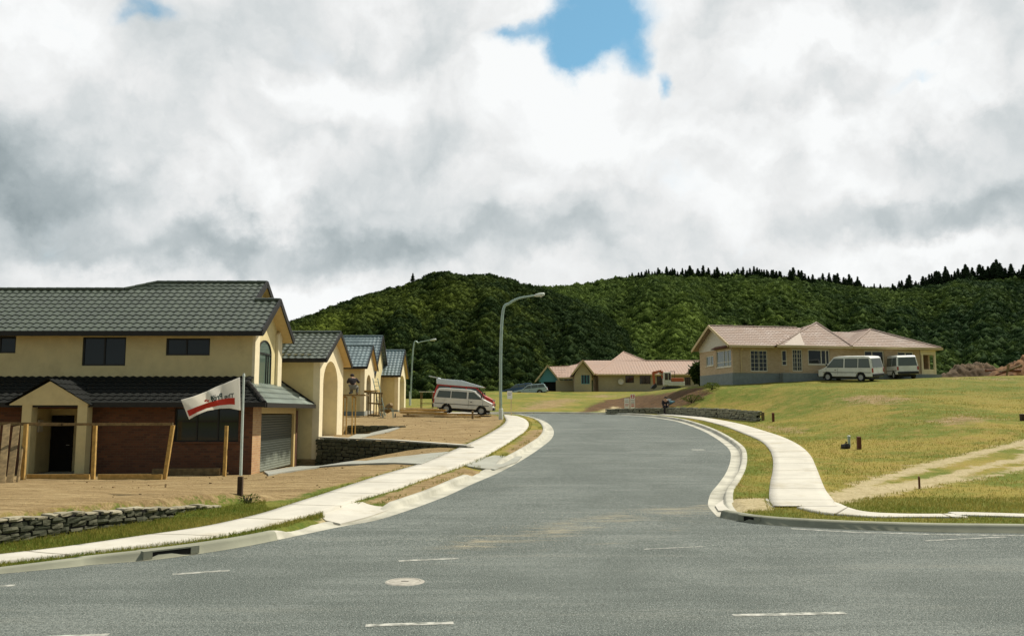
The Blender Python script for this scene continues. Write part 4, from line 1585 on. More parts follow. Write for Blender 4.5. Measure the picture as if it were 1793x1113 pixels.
h2 = empty('arched_gable_house', (-11, 40.5, 1.05), 0, 'cream house with a tall arched niche in its gable above the dark stone wall', 'house')
gable_house(h2, -8.55, 38.08, 43.3, 1.0, 4.60, 0.47, -16.5, M_tile_dark, M_plaster, (38.75, 41.95), 3.55, 1.1, 1.12, zlow=-0.5)

# third house: blue-grey roofs
Y3 = 60.0
x3 = WX(638, Y3, 690)
h3 = empty('plastered_house', (x3 - 3, Y3 + 3, 2.0), 0, 'plastered house with two blue-grey tiled roofs, the taller roof rising behind', 'house')
z3e = WZ(642, Y3 - .4)
gable_house(h3, x3, Y3, Y3 + 4.2, 1.9, z3e, 0.66, x3 - 5.5, M_tile_blue, M_plaster, (Y3 + .8, Y3 + 2.7), WZ(672, Y3 + 2), .65, 2.35, zlow=1.5, ov=.4, recess=.35, tsub=4, xov=.22)
mb = MB()
mb.box(x3 - 5.5, x3 + .012, Y3 - .03, Y3 + 4.2, 1.4, 2.3)
mb.build('foundation', M_block, h3)
f = MB()
f.box(x3 - .34, x3 - .28, Y3 + .82, Y3 + 2.68, 2.4, WZ(672, Y3 + 2) + .45)
f.build('window', M_glass, h3)
# taller rear roof of the same house
yb0 = Y3 + 4.4
xb1 = WX(667, yb0 + 3, 640)
zbe, zbr = WZ(660, yb0), WZ(589, yb0 + 3.9)
mb = MB()
tiled(mb, [(xb1 - 7, yb0, zbe), (xb1, yb0, zbe), (xb1, yb0 + 3.9, zbr), (xb1 - 4.4, yb0 + 3.9, zbr), (xb1 - 7, yb0 + 2.2, zbe + (zbr - zbe) * 2.2 / 3.9)], sub=4)
tiled(mb, [(xb1, yb0 + 7.8, zbe), (xb1 - 7, yb0 + 7.8, zbe), (xb1 - 4.4, yb0 + 3.9, zbr), (xb1, yb0 + 3.9, zbr)], sub=1)
rf = mb.build('main_roof', M_tile_blue, h3, recalc=False)
mb = MB()
ridge(mb, (xb1 - 4.4, yb0 + 3.9, zbr), (xb1, yb0 + 3.9, zbr), .08)
sub_build(mb, 'ridge_cap', M_tile_blue, rf)
mb = MB()
mb.bar((xb1 + .02, yb0, zbe - .02), (xb1 + .02, yb0 + 3.9, zbr - .02), .05, .2)
mb.bar((xb1 + .02, yb0 + 7.8, zbe - .02), (xb1 + .02, yb0 + 3.9, zbr - .02), .05, .2)
sub_build(mb, 'fascia', M_black, rf)
mb = MB()
mb.poly([(xb1 - .3, yb0 + .5, 1.5), (xb1 - .3, yb0 + 7.3, 1.5), (xb1 - .3, yb0 + 7.3, zbe + .3), (xb1 - .3, yb0 + 3.9, zbr - .1), (xb1 - .3, yb0 + .5, zbe + .3)])
mb.poly([(xb1 - 6.6, yb0 + .5, 1.5), (xb1 - .3, yb0 + .5, 1.5), (xb1 - .3, yb0 + .5, zbe + .3), (xb1 - 6.6, yb0 + .5, zbe + .3)])
mb.build('main_wall', M_plaster, h3)

Y4 = 70.0
x4 = WX(697, Y4, 690)
h4 = empty('plain_gable_house', (x4 - 3, Y4 + 3, 2.2), 0, 'small plastered house with one blue-grey gable roof beside the timber pile', 'house')
z4e = WZ(657, Y4 - .4)
gable_house(h4, x4, Y4, Y4 + 5.0, 2.1, z4e, 0.76, WX(655, Y4, 690), M_tile_blue, M_plaster, (Y4 + 1.0, Y4 + 4.0), z4e - .5, .6, 2.4, zlow=1.7, ov=.4, recess=.5, tsub=4, xov=.22)
mb = MB()
mb.box(WX(655, Y4, 690), x4 + .012, Y4 - .03, Y4 + 5.0, 1.6, 2.42)
mb.build('foundation', M_block, h4)

# ================================================================== pink-roofed brick house on the right
RA = R(11)
RO = np.array([18.1, 70.0])
ZB = 4.2
h5 = empty('pink_brick_house', (RO[0], RO[1], ZB), RA, 'pale brick house with pink tiled hip roofs behind two white vans', 'house')
IX = Matrix()
cR, sR = math.cos(RA), math.sin(RA)


def uo(px, v=0.0, py=630):
    r_ = ray(px, py)
    k = r_[0] / r_[1]
    ox, oy = RO[0] - sR * v, RO[1] + cR * v
    return (k * oy - ox) / (cR - k * sR)


def vo(px, py=630):
    r_ = ray(px, py)
    k = r_[0] / r_[1]
    return (RO[0] - RO[1] * k) / (k * cR + sR)


def zl(py, u=4.0, v=0.0):
    return WZ(py, RO[1] + u * sR + v * cR) - ZB


zfl, zga = 5.45 - ZB, 7.66 - ZB
VD = 6.6
u62, u85, u90, uw, ue = uo(1364), uo(1386, -.55), uo(1490, -.55), uo(1611, -.45), uo(1640, -.45)
mb = MB(IX)
fd1 = (uo(1314), uo(1344), zl(650, uo(1330)) - zfl, zl(613, uo(1330)) - zfl)
wall(mb, (0, 0, zfl), (1, 0, 0), u62, zga - zfl, [fd1])
ch = Vector((u85 - u62, -.55, 0))
chL = ch.length
nw = (chL * .2, chL * .62, zl(640, u62) - zfl, zl(613, u62) - zfl)
wall(mb, (u62, 0, zfl), ch, chL, zga - zfl, [nw])
fd2 = (uo(1378, -.55) - u85 + .1, uo(1405, -.55) - u85, zl(650, u85) - zfl, zl(612, u85) - zfl)
ow = (uo(1415, -.55) - u85, uo(1453, -.55) - u85, zl(638, u85) - zfl, zl(612, u85) - zfl)
fd2 = (max(.08, fd2[0]), fd2[1], fd2[2], fd2[3])
wall(mb, (u85, -.55, zfl), (1, 0, 0), u90 - u85, zga - zfl, [fd2, ow])
w6 = (uo(1514, -.45) - u90, uo(1548, -.45) - u90, zl(638, u90) - zfl, zl(614, u90) - zfl)
w7 = (uo(1572, -.45) - u90, uo(1600, -.45) - u90, zl(638, u90) - zfl, zl(615, u90) - zfl)
wall(mb, (u90, -.45, zfl), (1, 0, 0), uw - u90, zga - zfl, [w6, w7])
v1, v2, v3, v4 = vo(1281), vo(1254), vo(1249), vo(1236)
gw1 = (VD - v2, VD - v1 + .0, zl(642, 0, 1) - zfl, zl(612, 0, 1) - zfl)
gw2 = (VD - v4, VD - v3, zl(640, 0, 4) - zfl, zl(622, 0, 4) - zfl)
gw1 = (gw1[0], min(gw1[1], VD - .25), gw1[2], gw1[3])
wall(mb, (0, VD, zfl), (0, -1, 0), VD, zga - zfl - .05, [gw1, gw2])
wall(mb, (uw, VD + 2.4, zfl), (-1, 0, 0), uw - u62, zga - zfl)
wall(mb, (u62, VD, zfl), (-1, 0, 0), u62, zga - zfl)
wall(mb, (uw, -.45, zfl), (0, 1, 0), VD, zga - zfl)
mb.build('brick_wall', M_brick_tan, h5)
mb = MB(IX)
mb.box(-.02, u62, .02, VD, -1.6, zfl)
mb.box(u62, ue + .3, -.57, VD + 3, -1.6, zfl - .003)
mb.build('foundation', M_block, h5)
tr8 = (0.2, 0.4, 0.6, 0.8)
window(h5, (0, 0, zfl), (1, 0, 0), *fd1, M_whiteframe, M_glass, mull=(0.25, 0.47, 0.53, 0.75), trans=tr8, fw=.07, bar=.024, name='french_door', xf=IX)
window(h5, (u62, 0, zfl), ch, *nw, M_whiteframe, M_glass, trans=(.3,), fw=.07, xf=IX)
window(h5, (u85, -.55, zfl), (1, 0, 0), *fd2, M_whiteframe, M_glass, mull=(0.25, 0.47, 0.53, 0.75), trans=tr8, fw=.07, bar=.024, name='french_door', xf=IX)
window(h5, (u85, -.55, zfl), (1, 0, 0), *ow, M_whiteframe, M_glass, mull=(.62, .83), fw=.08, xf=IX, sill=M_whiteframe)
window(h5, (u90, -.45, zfl), (1, 0, 0), *w6, M_whiteframe, M_glass, mull=(.4,), fw=.08, xf=IX, sill=M_whiteframe)
window(h5, (u90, -.45, zfl), (1, 0, 0), *w7, M_whiteframe, M_glass, mull=(.5,), fw=.08, xf=IX, sill=M_whiteframe)
window(h5, (0, VD, zfl), (0, -1, 0), *gw1, M_whiteframe, M_glass_light, mull=(.5, .75), trans=(.3,), fw=.09, bar=.05, xf=IX, sill=M_whiteframe)
window(h5, (0, VD, zfl), (0, -1, 0), *gw2, M_whiteframe, M_glass_light, mull=(.6,), fw=.08, xf=IX, sill=M_whiteframe)
# weatherboard gable
zr = zl(571, 0, 3.3)
vm = VD / 2
mb = MB(IX)
sl5 = (zr - zga) / (vm + .5)
nb = 11
for i in range(nb):
    za, zb_ = zga - .15 + (zr - zga) * i / nb, zga - .15 + (zr - zga) * (i + 1) / nb
    hw = lambda z: max(0.02, vm + .15 - (z - zga) / sl5 + .3) if z > zga + .2 else vm
    a, b_ = min(vm, hw(za)), min(vm, hw(zb_))
    mb.add([(-.06, vm - a, za), (-.06, vm + a, za), (-.03, vm + b_, zb_), (-.03, vm - b_, zb_), (.0, vm - a, za), (.0, vm + a, za)], [(0, 3, 2, 1), (0, 1, 5, 4)])
mb.build('weatherboard_gable', M_white_board, h5)
# bay hood over the corner window
mb = MB(IX)
hv0, hv1 = v1 - .1, v2 + .1
mb.add([(-.5, hv0, zga - .12), (-.5, hv1, zga - .12), (-.02, hv1, zga + .14), (-.02, hv0, zga + .14), (-.02, hv0, zga - .14), (-.02, hv1, zga - .14)], [(0, 1, 2, 3), (0, 3, 4), (1, 5, 2), (0, 4, 5, 1)])
mb.build('window_hood', M_post_red, h5)
# roofs
mb = MB(IX)
KW = dict(tile=0.34, course=0.38, amp=0.016, step=0.03, sub=3)
uA = uo(1400, 3)
tiled(mb, [(-.55, -.5, zga), (u62 + .6, -.5, zga), (uA + .5, vm, zr), (-.55, vm, zr)], **KW)
tiled(mb, [(uA + 1, VD + .5, zga), (-.55, VD + .5, zga), (-.55, vm, zr), (uA + 1, vm, zr)], **dict(KW, sub=1))
# middle hip block
ma, me_, va = uo(1361, -1), uo(1493, -1), -1.05
uP = uo(1432, 3.6)
vP = 3.6
zP = zl(565, uP, vP)
tiled(mb, [(ma, va, zga), (me_, va, zga), (uP, vP, zP)], **KW)
tiled(mb, [(ma, 8.3, zga), (ma, va, zga), (uP, vP, zP)], **KW)
tiled(mb, [(me_, va, zga), (me_, 8.3, zga), (uP, vP, zP)], **KW)
tiled(mb, [(me_, 8.3, zga), (ma, 8.3, zga), (uP, vP, zP)], **dict(KW, sub=1))
# right hip block
ra, re_, rv = uo(1489, -.95), uo(1649, -.95), -.95
uQ, vQ = uo(1526, 2.9), 2.9
zQ = zl(577, uQ, vQ)
zre = zl(613, re_, rv)
tiled(mb, [(ra, rv, zga + .002), (re_, rv, zga + .002), (uQ, vQ, zQ)], **KW)
tiled(mb, [(ra, 9, zga), (ra, rv, zga), (uQ, vQ, zQ), (uQ, 6, zQ)], **KW)
tiled(mb, [(re_, rv, zga), (re_, 9, zga), (uQ, 6, zQ), (uQ, vQ, zQ)], **KW)
tiled(mb, [(re_, 9, zga), (ra, 9, zga), (uQ, 6, zQ)], **dict(KW, sub=1))
# low link ridge behind
zk = zl(581, me_, 5)
tiled(mb, [(uP, 1.6, zga + .5), (uQ, 1.6, zga + .5), (uQ, 4.6, zk), (uP, 4.6, zk)], **KW)
rf = mb.build('roof', M_tile_pink, h5, recalc=False)
ridges([((-.55, vm, zr), (uA, vm, zr)), ((ma, va, zga), (uP, vP, zP)), ((me_, va, zga), (uP, vP, zP)), ((ra, rv, zga), (uQ, vQ, zQ)), ((re_, rv, zga), (uQ, vQ, zQ)), ((uQ, vQ, zQ), (uQ, 6, zQ))], M_tile_pink, rf, .085, .03, IX)
mb = MB(IX)
for e in (-.5, VD + .5):
    mb.bar((-.57, e, zga - .02), (-.57, vm, zr - .02), .06, .22)
mb.box(-.5, ma, -.62, -.5, zga - .16, zga + .03)
mb.box(ma, me_, va - .12, va, zga - .16, zga + .03)
mb.box(ra + .3, re_ + .1, rv - .123, rv - .003, zga - .163, zga + .033)
mb.box(re_, re_ + .1, rv, 9, zga - .16, zga + .03)
mb.tube([(uo(1297), -.56, zga - .1), (uo(1297), -.06, zga - .45), (uo(1297), -.06, zfl)], .05, 8)
sub_build(mb, 'gutter', M_cream_fascia, rf)
mb = MB(IX)
mb.poly([(-.5, -.5, zga - .1), (ma, -.5, zga - .1), (ma, .05, zga - .1), (-.5, .05, zga - .1)])
mb.poly([(ma, va, zga - .1), (me_, va, zga - .1), (me_, .05, zga - .1), (ma, .05, zga - .1)])
mb.poly([(ra, rv, zga - .105), (re_, rv, zga - .105), (re_, 8.9, zga - .105), (ra, 8.9, zga - .105)])
sub_build(mb, 'soffit', M_cream_fascia, rf)
# pale facet laid over the front of the middle hip
mb = MB(IX)
fu = lambda px: uo(px, -1)
q0, q1 = Vector((ma + .55, va, zga)), Vector((uo(1409, -1), va, zga))
topz = Vector((ma, va, zga)).lerp(Vector((uP, vP, zP)), .52) + Vector((.1, 0, 0))
nrm = Vector((0, -1, .9)).normalized() * .07
mb.poly([tuple(q0 + nrm), tuple(q1 + nrm), tuple(topz + nrm)])
fo_ = mb.build('pale_facet', mat('pale_facet_surface', (0.50, 0.42, 0.35), 0.8, .08), h5)
# porch at the right end
mb = MB(IX)
mb.box(uw, re_ - .25, -.55, -.4, zga - .55, zga - .16)
mb.box(re_ - .4, re_ - .25, -.4, 8, zga - .55, zga - .16)
for u in (uo(1613, -.5), re_ - .42):
    mb.box(u, u + .16, -.55, -.4, zfl, zga - .55)
mb.box(uw + .1, re_ - .27, -.53, -.42, zfl - .25, zfl + .42)
mb.build('porch_frame', M_trim, h5)
mb = MB(IX)
mb.box(uw + .05, re_ - .3, 3.5, 3.6, zfl - .3, zga - .2)
mb.box(uw, re_ - .3, -.4, 3.6, zfl - .35, zfl - .26)
mb.box(re_ - .42, re_ - .3, .2, 3.5, zfl - .3, zga - .56)  # right side wall added to keep the porch dark inside
mb.build('porch_back_and_added_side_wall', M_brick_tan, h5)
mb = MB(IX)
mb.box(uw + .4, uw + 1.3, 3.47, 3.5, zfl - .2, zga - .5)
mb.build('porch_door', M_dark, h5)

# ================================================================== long low house in the distance
Y6 = 114.0
zb6 = 4.9
h6 = empty('long_low_house', (WX(1080, Y6, 680), Y6 + 3, zb6), 0, 'long low tan house with salmon roof and teal carport gable', 'house')
zg6 = WZ(655, Y6)
x60, x61 = WX(1048, Y6, 680), WX(1262, Y6, 680)
mb = MB()
opx = [((1095, 1110), (656, 670)), ((1120, 1139), (656, 672)), ((1150, 1163), (658, 674)), ((1199, 1209), (660, 674))]
ops6 = [(WX(a, Y6, 665) - x60, WX(b_, Y6, 665) - x60, WZ(bt, Y6) - 3.6, WZ(t, Y6) - 3.6 - .02) for (a, b_), (t, bt) in opx]
wall(mb, (x60, Y6, 3.6), (1, 0, 0), x61 - x60, zg6 - 3.6, ops6)
mb.poly([(x60, Y6, 3.6), (x60, Y6 + 8, 3.6), (x60, Y6 + 8, zg6), (x60, Y6, zg6)])
mb.build('wall', M_brick_far, h6)
for o in ops6:
    window(h6, (x60, Y6, 3.6), (1, 0, 0), *o, M_blackframe, M_glass, mull=(.5,), fw=.06)
mb = MB()
KW = dict(tile=0.4, course=0.45, amp=0.015, step=0.03, sub=2)
e6 = Y6 - .6
xe0 = WX(1043, e6, 655)
yr = 119.5
zr6 = WZ(632, yr)
xq, yq = WX(1092, 122, 620), 121.5
zq = WZ(617, yq)
xq2 = WX(1131, yr, 630)
zs6 = (zr6 - zg6) / (yr - e6)
yq = 124.2
xq = WX(1092, yq, 620)
zq = zg6 + zs6 * (yq - e6)
tiled(mb, [(xe0, e6, zg6), (x61 + 1, e6, zg6), (x61 + 1, yr, zr6), (xq2, yr, zr6), (xq, yq, zq)], **KW)
tiled(mb, [(xe0, 2 * yq - e6, zg6), (xe0, e6, zg6), (xq, yq, zq)], **KW)
tiled(mb, [(xq2, yr, zr6), (xq2, 2 * yq - yr, zr6), (xq, yq, zq)], **KW)
tiled(mb, [(x61 + 1, 2 * yr - e6, zg6), (xq2 - 2, 2 * yr - e6, zg6), (xq2 - 2, yr, zr6), (x61 + 1, yr, zr6)], **dict(KW, sub=1))
tiled(mb, [(xq2 + 3, 2 * yq - e6, zg6), (xe0, 2 * yq - e6, zg6), (xq, yq, zq)], **dict(KW, sub=1))
# front left gable wing
gy = Y6 - 2.2
ga, gb = WX(1001, gy, 655), WX(1041, gy, 655)
gm = (ga + gb) / 2
gz, gp = WZ(656, gy), WZ(631, gy)
gback = 123
tiled(mb, [(gb, gy, gz), (gb, gback, gz), (gm, gback, gp), (gm, gy, gp)], **KW)
tiled(mb, [(ga, gback, gz), (ga, gy, gz), (gm, gy, gp), (gm, gback, gp)], **KW)
# link roof and carport gable
cy = Y6 + 1.0
ca, cb = WX(937, cy, 665), WX(981, cy, 665)
cm_ = (ca + cb) / 2
cz, cp = WZ(668, cy), WZ(640, cy)
tiled(mb, [(cb, cy, cz), (cb, cy + 7, cz), (cm_, cy + 7, cp), (cm_, cy, cp)], **KW)
tiled(mb, [(ca, cy + 7, cz), (ca, cy, cz), (cm_, cy, cp), (cm_, cy + 7, cp)], **KW)
ly = Y6 - .4
tiled(mb, [(WX(978, ly), ly, WZ(661, ly)), (WX(1012, ly), ly, WZ(659, ly)), (WX(1012, ly + 4), ly + 4, WZ(637, ly + 4)), (WX(1001, ly + 4), ly + 4, WZ(638, ly + 4))], **KW)
jy = Y6 + .6
tiled(mb, [(WX(1001, jy), jy, WZ(655, jy)), (WX(1060, jy), jy, WZ(655, jy)), (WX(1078, jy + 5), jy + 5, WZ(631, jy + 5)), (WX(1020, jy + 5), jy + 5, WZ(631, jy + 5))], **KW)
tiled(mb, [(WX(1060, jy + 10), jy + 10, WZ(655, jy)), (WX(1001, jy + 10), jy + 10, WZ(655, jy)), (WX(1020, jy + 5), jy + 5, WZ(631, jy + 5)), (WX(1078, jy + 5), jy + 5, WZ(631, jy + 5))], **KW)
tiled(mb, [(WX(975, jy + 1), jy + 1, WZ(662, jy)), (WX(1003, jy + 1), jy + 1, WZ(662, jy)), (WX(1010, jy + 4), jy + 4, WZ(639, jy + 4)), (WX(957, jy + 4), jy + 4, WZ(641, jy + 4))], **KW)
rf = mb.build('roof', M_tile_salmon, h6, recalc=False)
ridges([((xe0, e6, zg6), (xq, yq, zq)), ((xq, yq, zq), (xq2, yr, zr6)), ((xq2, yr, zr6), (x61 + 1, yr, zr6)), ((gm, gy, gp), (gm, gback, gp)), ((cm_, cy, cp), (cm_, cy + 7, cp))], M_tile_salmon, rf, .1)
mb = MB()
for (a, b_, z, p, y) in ((ga, gb, gz, gp, gy), (ca, cb, cz, cp, cy)):
    m_ = (a + b_) / 2
    mb.bar((a, y - .02, z), (m_, y - .02, p), .06, .2, (0, 0, 1))
    mb.bar((b_, y - .02, z), (m_, y - .02, p), .06, .2, (0, 0, 1))
mb.box(xe0, x61 + 1, e6 - .1, e6, zg6 - .18, zg6)
mb.box(WX(978, ly), WX(1003, ly), ly - .12, ly, WZ(663, ly), WZ(660, ly))
sub_build(mb, 'fascia', M_cream_fascia, rf)
mb = MB()
gwy = gy + .5
wa, wb = ga + .45, gb - .35
wall(mb, (wa, gwy, 3.8), (1, 0, 0), wb - wa, gz - 3.8, [(WX(1018, gwy) - wa, WX(1033, gwy) - wa, WZ(672, gwy) - 3.8, WZ(655, gwy) - 3.8)])
mb.poly([(wa, gwy, gz), (wb, gwy, gz), (wb, gwy, gz + .1), (gm, gwy, gp - .15), (wa, gwy, gz + .1)])
mb.poly([(wb, gwy, 3.8), (wb, Y6, 3.8), (wb, Y6, gz), (wb, gwy, gz)])
mb.poly([(wa, gwy, 3.8), (wa, Y6 + 3, 3.8), (wa, Y6 + 3, gz), (wa, gwy, gz)])
mb.poly([(cb - .6, Y6 + 1.0, 3.8), (wa, Y6 + 1.0, 3.8), (wa, Y6 + 1.0, cz + .2), (cb - .6, Y6 + 1.0, cz + .2)])
mb.build('gable_wall', M_brick_far, h6)
window(h6, (wa, gwy, 3.8), (1, 0, 0), WX(1018, gwy) - wa, WX(1033, gwy) - wa, WZ(672, gwy) - 3.8, WZ(655, gwy) - 3.8, M_teal, M_glass, mull=(.33, .67), fw=.08)
window(h6, (cb - .6, Y6 + 1.0, 3.8), (1, 0, 0), WX(987, Y6 + 1) - cb + .6, WX(1003, Y6 + 1) - cb + .6, WZ(677, Y6 + 1) - 3.8, WZ(660, Y6 + 1) - 3.8, M_teal, M_glass, mull=(.5,), fw=.08)
mb = MB()
cwy = cy + .5
oa, ob_ = WX(952, cwy), WX(978, cwy)
mb.poly([(ca + .5, cwy, cz), (cb - .1, cwy, cz), (cm_, cwy, cp - .15)])
mb.box(oa - .35, oa, cwy, cwy + .3, 3.6, cz)
mb.box(ob_, ob_ + .9, cwy, cwy + .3, 3.6, cz + .2)
mb.build('carport_front', M_teal, h6)
mb = MB()
mb.box(oa - .3, ob_ + .8, cwy + .35, cwy + 6, 4.4, cz + .05)
mb.build('carport_interior', M_dark, h6)
c = W(1087, 668, Y6 - .25)
mb = MB()
n = 16
vs = [(c[0] + .38 * math.cos(2 * math.pi * i / n), c[1] - .1, c[2] + .38 * math.sin(2 * math.pi * i / n)) for i in range(n)] + [(c[0], c[1] + .02, c[2])]
mb.add(vs, [(i, (i + 1) % n, n) for i in range(n)])
mb.tube([(c[0], c[1], c[2]), (c[0], Y6, c[2])], .03, 6)
mb.build('satellite_dish', M_white_board, h6)

# ================================================================== stone walls
def stone(mb, c, s, rz=0.0, seed=0):
    r_ = random.Random(seed)
    idx = {}
    vs, fs = [], []
    for i in range(3):
        for j in range(3):
            for k in range(3):
                if i == j == k == 1:
                    continue
                p = Vector((i - 1, j - 1, k - 1))
                q = p.lerp(p.normalized() * 1.05, 0.38)
                q = Vector((q.x * s[0] / 2 * r_.uniform(.88, 1.1), q.y * s[1] / 2 * r_.uniform(.85, 1.12), q.z * s[2] / 2 * r_.uniform(.86, 1.1)))
                idx[(i, j, k)] = len(vs)
                ca, sa = math.cos(rz), math.sin(rz)
                vs.append((c[0] + q.x * ca - q.y * sa, c[1] + q.x * sa + q.y * ca, c[2] + q.z))
    for ax in range(3):
        for side in (0, 2):
            for a in range(2):
                for b_ in range(2):
                    def key(u, v):
                        t = [0, 0, 0]
                        t[ax] = side
                        o = [x for x in range(3) if x != ax]
                        t[o[0]], t[o[1]] = u, v
                        return tuple(t)
                    q = [idx[key(a, b_)], idx[key(a + 1, b_)], idx[key(a + 1, b_ + 1)], idx[key(a, b_ + 1)]]
                    fs.append(tuple(q))
    mb.add(vs, fs)


def stone_wall(name, label, line, zbot, ztop, m_body, m_cap=None, sl=0.36, sh=0.2, th=0.28, cap=0.1, seed=1, row_jit=0.25):
    line = [Vector((p[0], p[1], 0)) for p in line]
    r_ = random.Random(seed)
    L = [0]
    for a, b_ in zip(line, line[1:]):
        L.append(L[-1] + (b_ - a).length)

    def at(d):
        for i in range(len(line) - 1):
            if d <= L[i + 1] + 1e-6:
                t = (d - L[i]) / (L[i + 1] - L[i])
                e = line[i + 1] - line[i]
                return line[i].lerp(line[i + 1], t), math.atan2(e.y, e.x)
        e = line[-1] - line[-2]
        return line[-1], math.atan2(e.y, e.x)

    p0, _ = at(L[-1] / 2)
    root = empty(name, (p0.x, p0.y, tz(p0.x, p0.y)), 0, label, 'stone wall')
    body, capm = MB(), MB()
    back = MB()
    nseg = max(2, int(L[-1] / 0.5))
    pr = None
    for i in range(nseg + 1):
        p, a = at(L[-1] * i / nseg)
        n_ = Vector((-math.sin(a), math.cos(a), 0)) * th * 0.36
        cur = [(p - n_).to_tuple()[:2] + (zbot(p.x, p.y),), (p + n_).to_tuple()[:2] + (zbot(p.x, p.y),), (p + n_).to_tuple()[:2] + (ztop(p.x, p.y) - .03,), (p - n_).to_tuple()[:2] + (ztop(p.x, p.y) - .03,)]
        if pr:
            back.add(pr + cur, [(0, 1, 5, 4), (1, 2, 6, 5), (2, 3, 7, 6), (3, 0, 4, 7)])
        if i in (0, nseg):
            back.add(cur, [(0, 1, 2, 3)])
        pr = cur
    d = 0.0
    hmax = max(ztop(*at(L[-1] * t)[0].to_tuple()[:2]) - zbot(*at(L[-1] * t)[0].to_tuple()[:2]) for t in np.linspace(0, 1, 12))
    rows = int(hmax / sh) + 1
    for row in range(rows):
        d = r_.uniform(-.2, 0)
        while d < L[-1]:
            l = sl * r_.uniform(.65, 1.5)
            p, a = at(min(max(d + l / 2, 0), L[-1]))
            zt = ztop(p.x, p.y) - (cap if m_cap else 0)
            zc = zt - sh * (row + .5)
            if zc + sh / 2 > zbot(p.x, p.y):
                stone(body, (p.x, p.y, zc + r_.uniform(-.02, .02)), (l * 1.02, th * r_.uniform(.92, 1.12), sh * r_.uniform(.9, 1.15)), a + r_.uniform(-.05, .05), r_.random())
            d += l
    b_ = body.build('stonework', m_body, root)
    o = back.build('mortar_core', M_dark, root)
    o.parent = b_
    if m_cap:
        d = 0.0
        while d < L[-1]:
            l = sl * r_.uniform(.7, 1.35)
            p, a = at(min(d + l / 2, L[-1]))
            stone(capm, (p.x, p.y, ztop(p.x, p.y) - cap / 2 + r_.uniform(-.025, .02)), (l * r_.uniform(.8, 1.0), th * r_.uniform(.9, 1.25), cap * r_.uniform(.8, 1.4)), a + r_.uniform(-.15, .15), r_.random())
            d += l
        capm.build('capping', m_cap, root)
    return root


e = FW_b - FW_a
FW0 = np.array([FW_a[0], FW_a[1]]) - FW_dir * 5.0
FW1 = np.array([FW_b[0], FW_b[1]]) + FW_dir * .2
lf = np.linalg.norm((FW_b - FW_a)[:2])


def fw_t(x, y):
    return float(np.clip(((x - FW_a[0]) * FW_dir[0] + (y - FW_a[1]) * FW_dir[1]) / lf, -1, 1.05))


stone_wall('stone_wall', 'low rough stone wall with pale capping stones along the grass at lower left', [FW0, FW0 + (FW1 - FW0) * .5, FW1],
           lambda x, y: 0.02, lambda x, y: float(np.interp(fw_t(x, y), [-1, 0, .5, .85, 1.0], [.54, .48, .40, .28, .16])), M_stone_dark, M_stone_pale, sl=.24, sh=.095, th=.3, cap=.065, seed=4)
stone_wall('stone_wall', 'dark mossy stone wall holding up the lot of the arched house', [(-8.5, 38.0), tuple(W1_a + (W1_b - W1_a) * .5), tuple(W1_b)],
           lambda x, y: min(tz(x, y - .5), tz(x, y + .1)) - .15, lambda x, y: float(gY(y)) + HK + .17 - .10 * max(0, (x + 5) / 3.3), M_stone_dark, None, sl=.27, sh=.15, th=.3, seed=9)
mbk = MB()
for t0, t1 in ((0, .5), (.5, 1.0)):
    a_, b_ = W1_a + (W1_b - W1_a) * t0, W1_a + (W1_b - W1_a) * t1
    f_ = lambda q: float(gY(q[1])) + HK + .17 - .10 * max(0, (q[0] + 5) / 3.3)
    mbk.bar((a_[0], a_[1] + .12, f_(a_) + .03), (b_[0], b_[1] + .12, f_(b_) + .03), .4, .06)
mbk.build('kerb_coping', M_concrete, None)
tag(bpy.data.objects['kerb_coping'], 'pale concrete coping along the top of the dark mossy stone wall', 'wall coping')
stone_wall('stone_wall', 'small dark stone wall beside the drive below the scaffold', [(-9.0, 47.55), (-7.2, 47.55), (-5.9, 47.55)],
           lambda x, y: tz(x, y - .6) - .15, lambda x, y: tz(x, y + .5) + .06, M_stone_dark, None, sl=.36, sh=.18, th=.25, seed=12)
rw = cast([(1064, 722.5), (1130, 724), (1165, 725), (1200, 727), (1260, 731.5), (1328, 737)], terrain)
rt = [715.5, 714, 713, 713, 714.5, 719.5]
rh = [W(896, t, p[1])[2] for t, p in zip(rt, rw)]
_rx = rw[:, 0]
_so = np.argsort(_rx)
stone_wall('stone_wall', 'long grey block wall along the foot of the grassy slope by the path', [p[:2] for p in rw],
           lambda x, y: tz(x, y) - .25, lambda x, y: float(np.interp(x, _rx[_so], np.array(rh)[_so])), M_stone_grey, None, sl=.4, sh=.14, th=.3, cap=.06, seed=21)

# ================================================================== flagpole and flag
Yf = float(G([(422, 866)])[0][1])
fx = WX(421.5, Yf, 840)
zf0 = tz(fx, Yf)
fp = empty('flagpole', (fx, Yf, zf0), 0, 'pale flagpole strapped to a short dark stake in the dirt lot', 'flagpole')
mb = MB()
top = W(427, 657, Yf)
lowp = W(421.5, 832, Yf)
mb.tube([tuple(lowp), tuple(top)], [.034, .026], 12)
mb.build('pole', M_galv_pale, fp, smooth=False)
mb = MB()
mb.box(fx - .06, fx + .05, Yf - .05, Yf + .05, zf0 - .25, float(W(421, 834, Yf)[2]))
mb.build('stake', M_post_dark, fp)
mb = MB()
mb.tube([tuple(top - np.array([0, 0, .02])), tuple(top + np.array([0, 0, .05]))], [.034, .02], 10)
mb.build('cap', M_galv_pale, fp)

# flag surface: a = 0 at the hoist .. 1 at the fly, b = 0 top .. 1 bottom
topL = [(420, 660), (402, 667.5), (380, 676), (358, 686.5), (338, 694), (317, 699.5)]
botL = [(421, 718), (402, 714.5), (384, 715), (362, 719), (345, 726), (331, 734)]


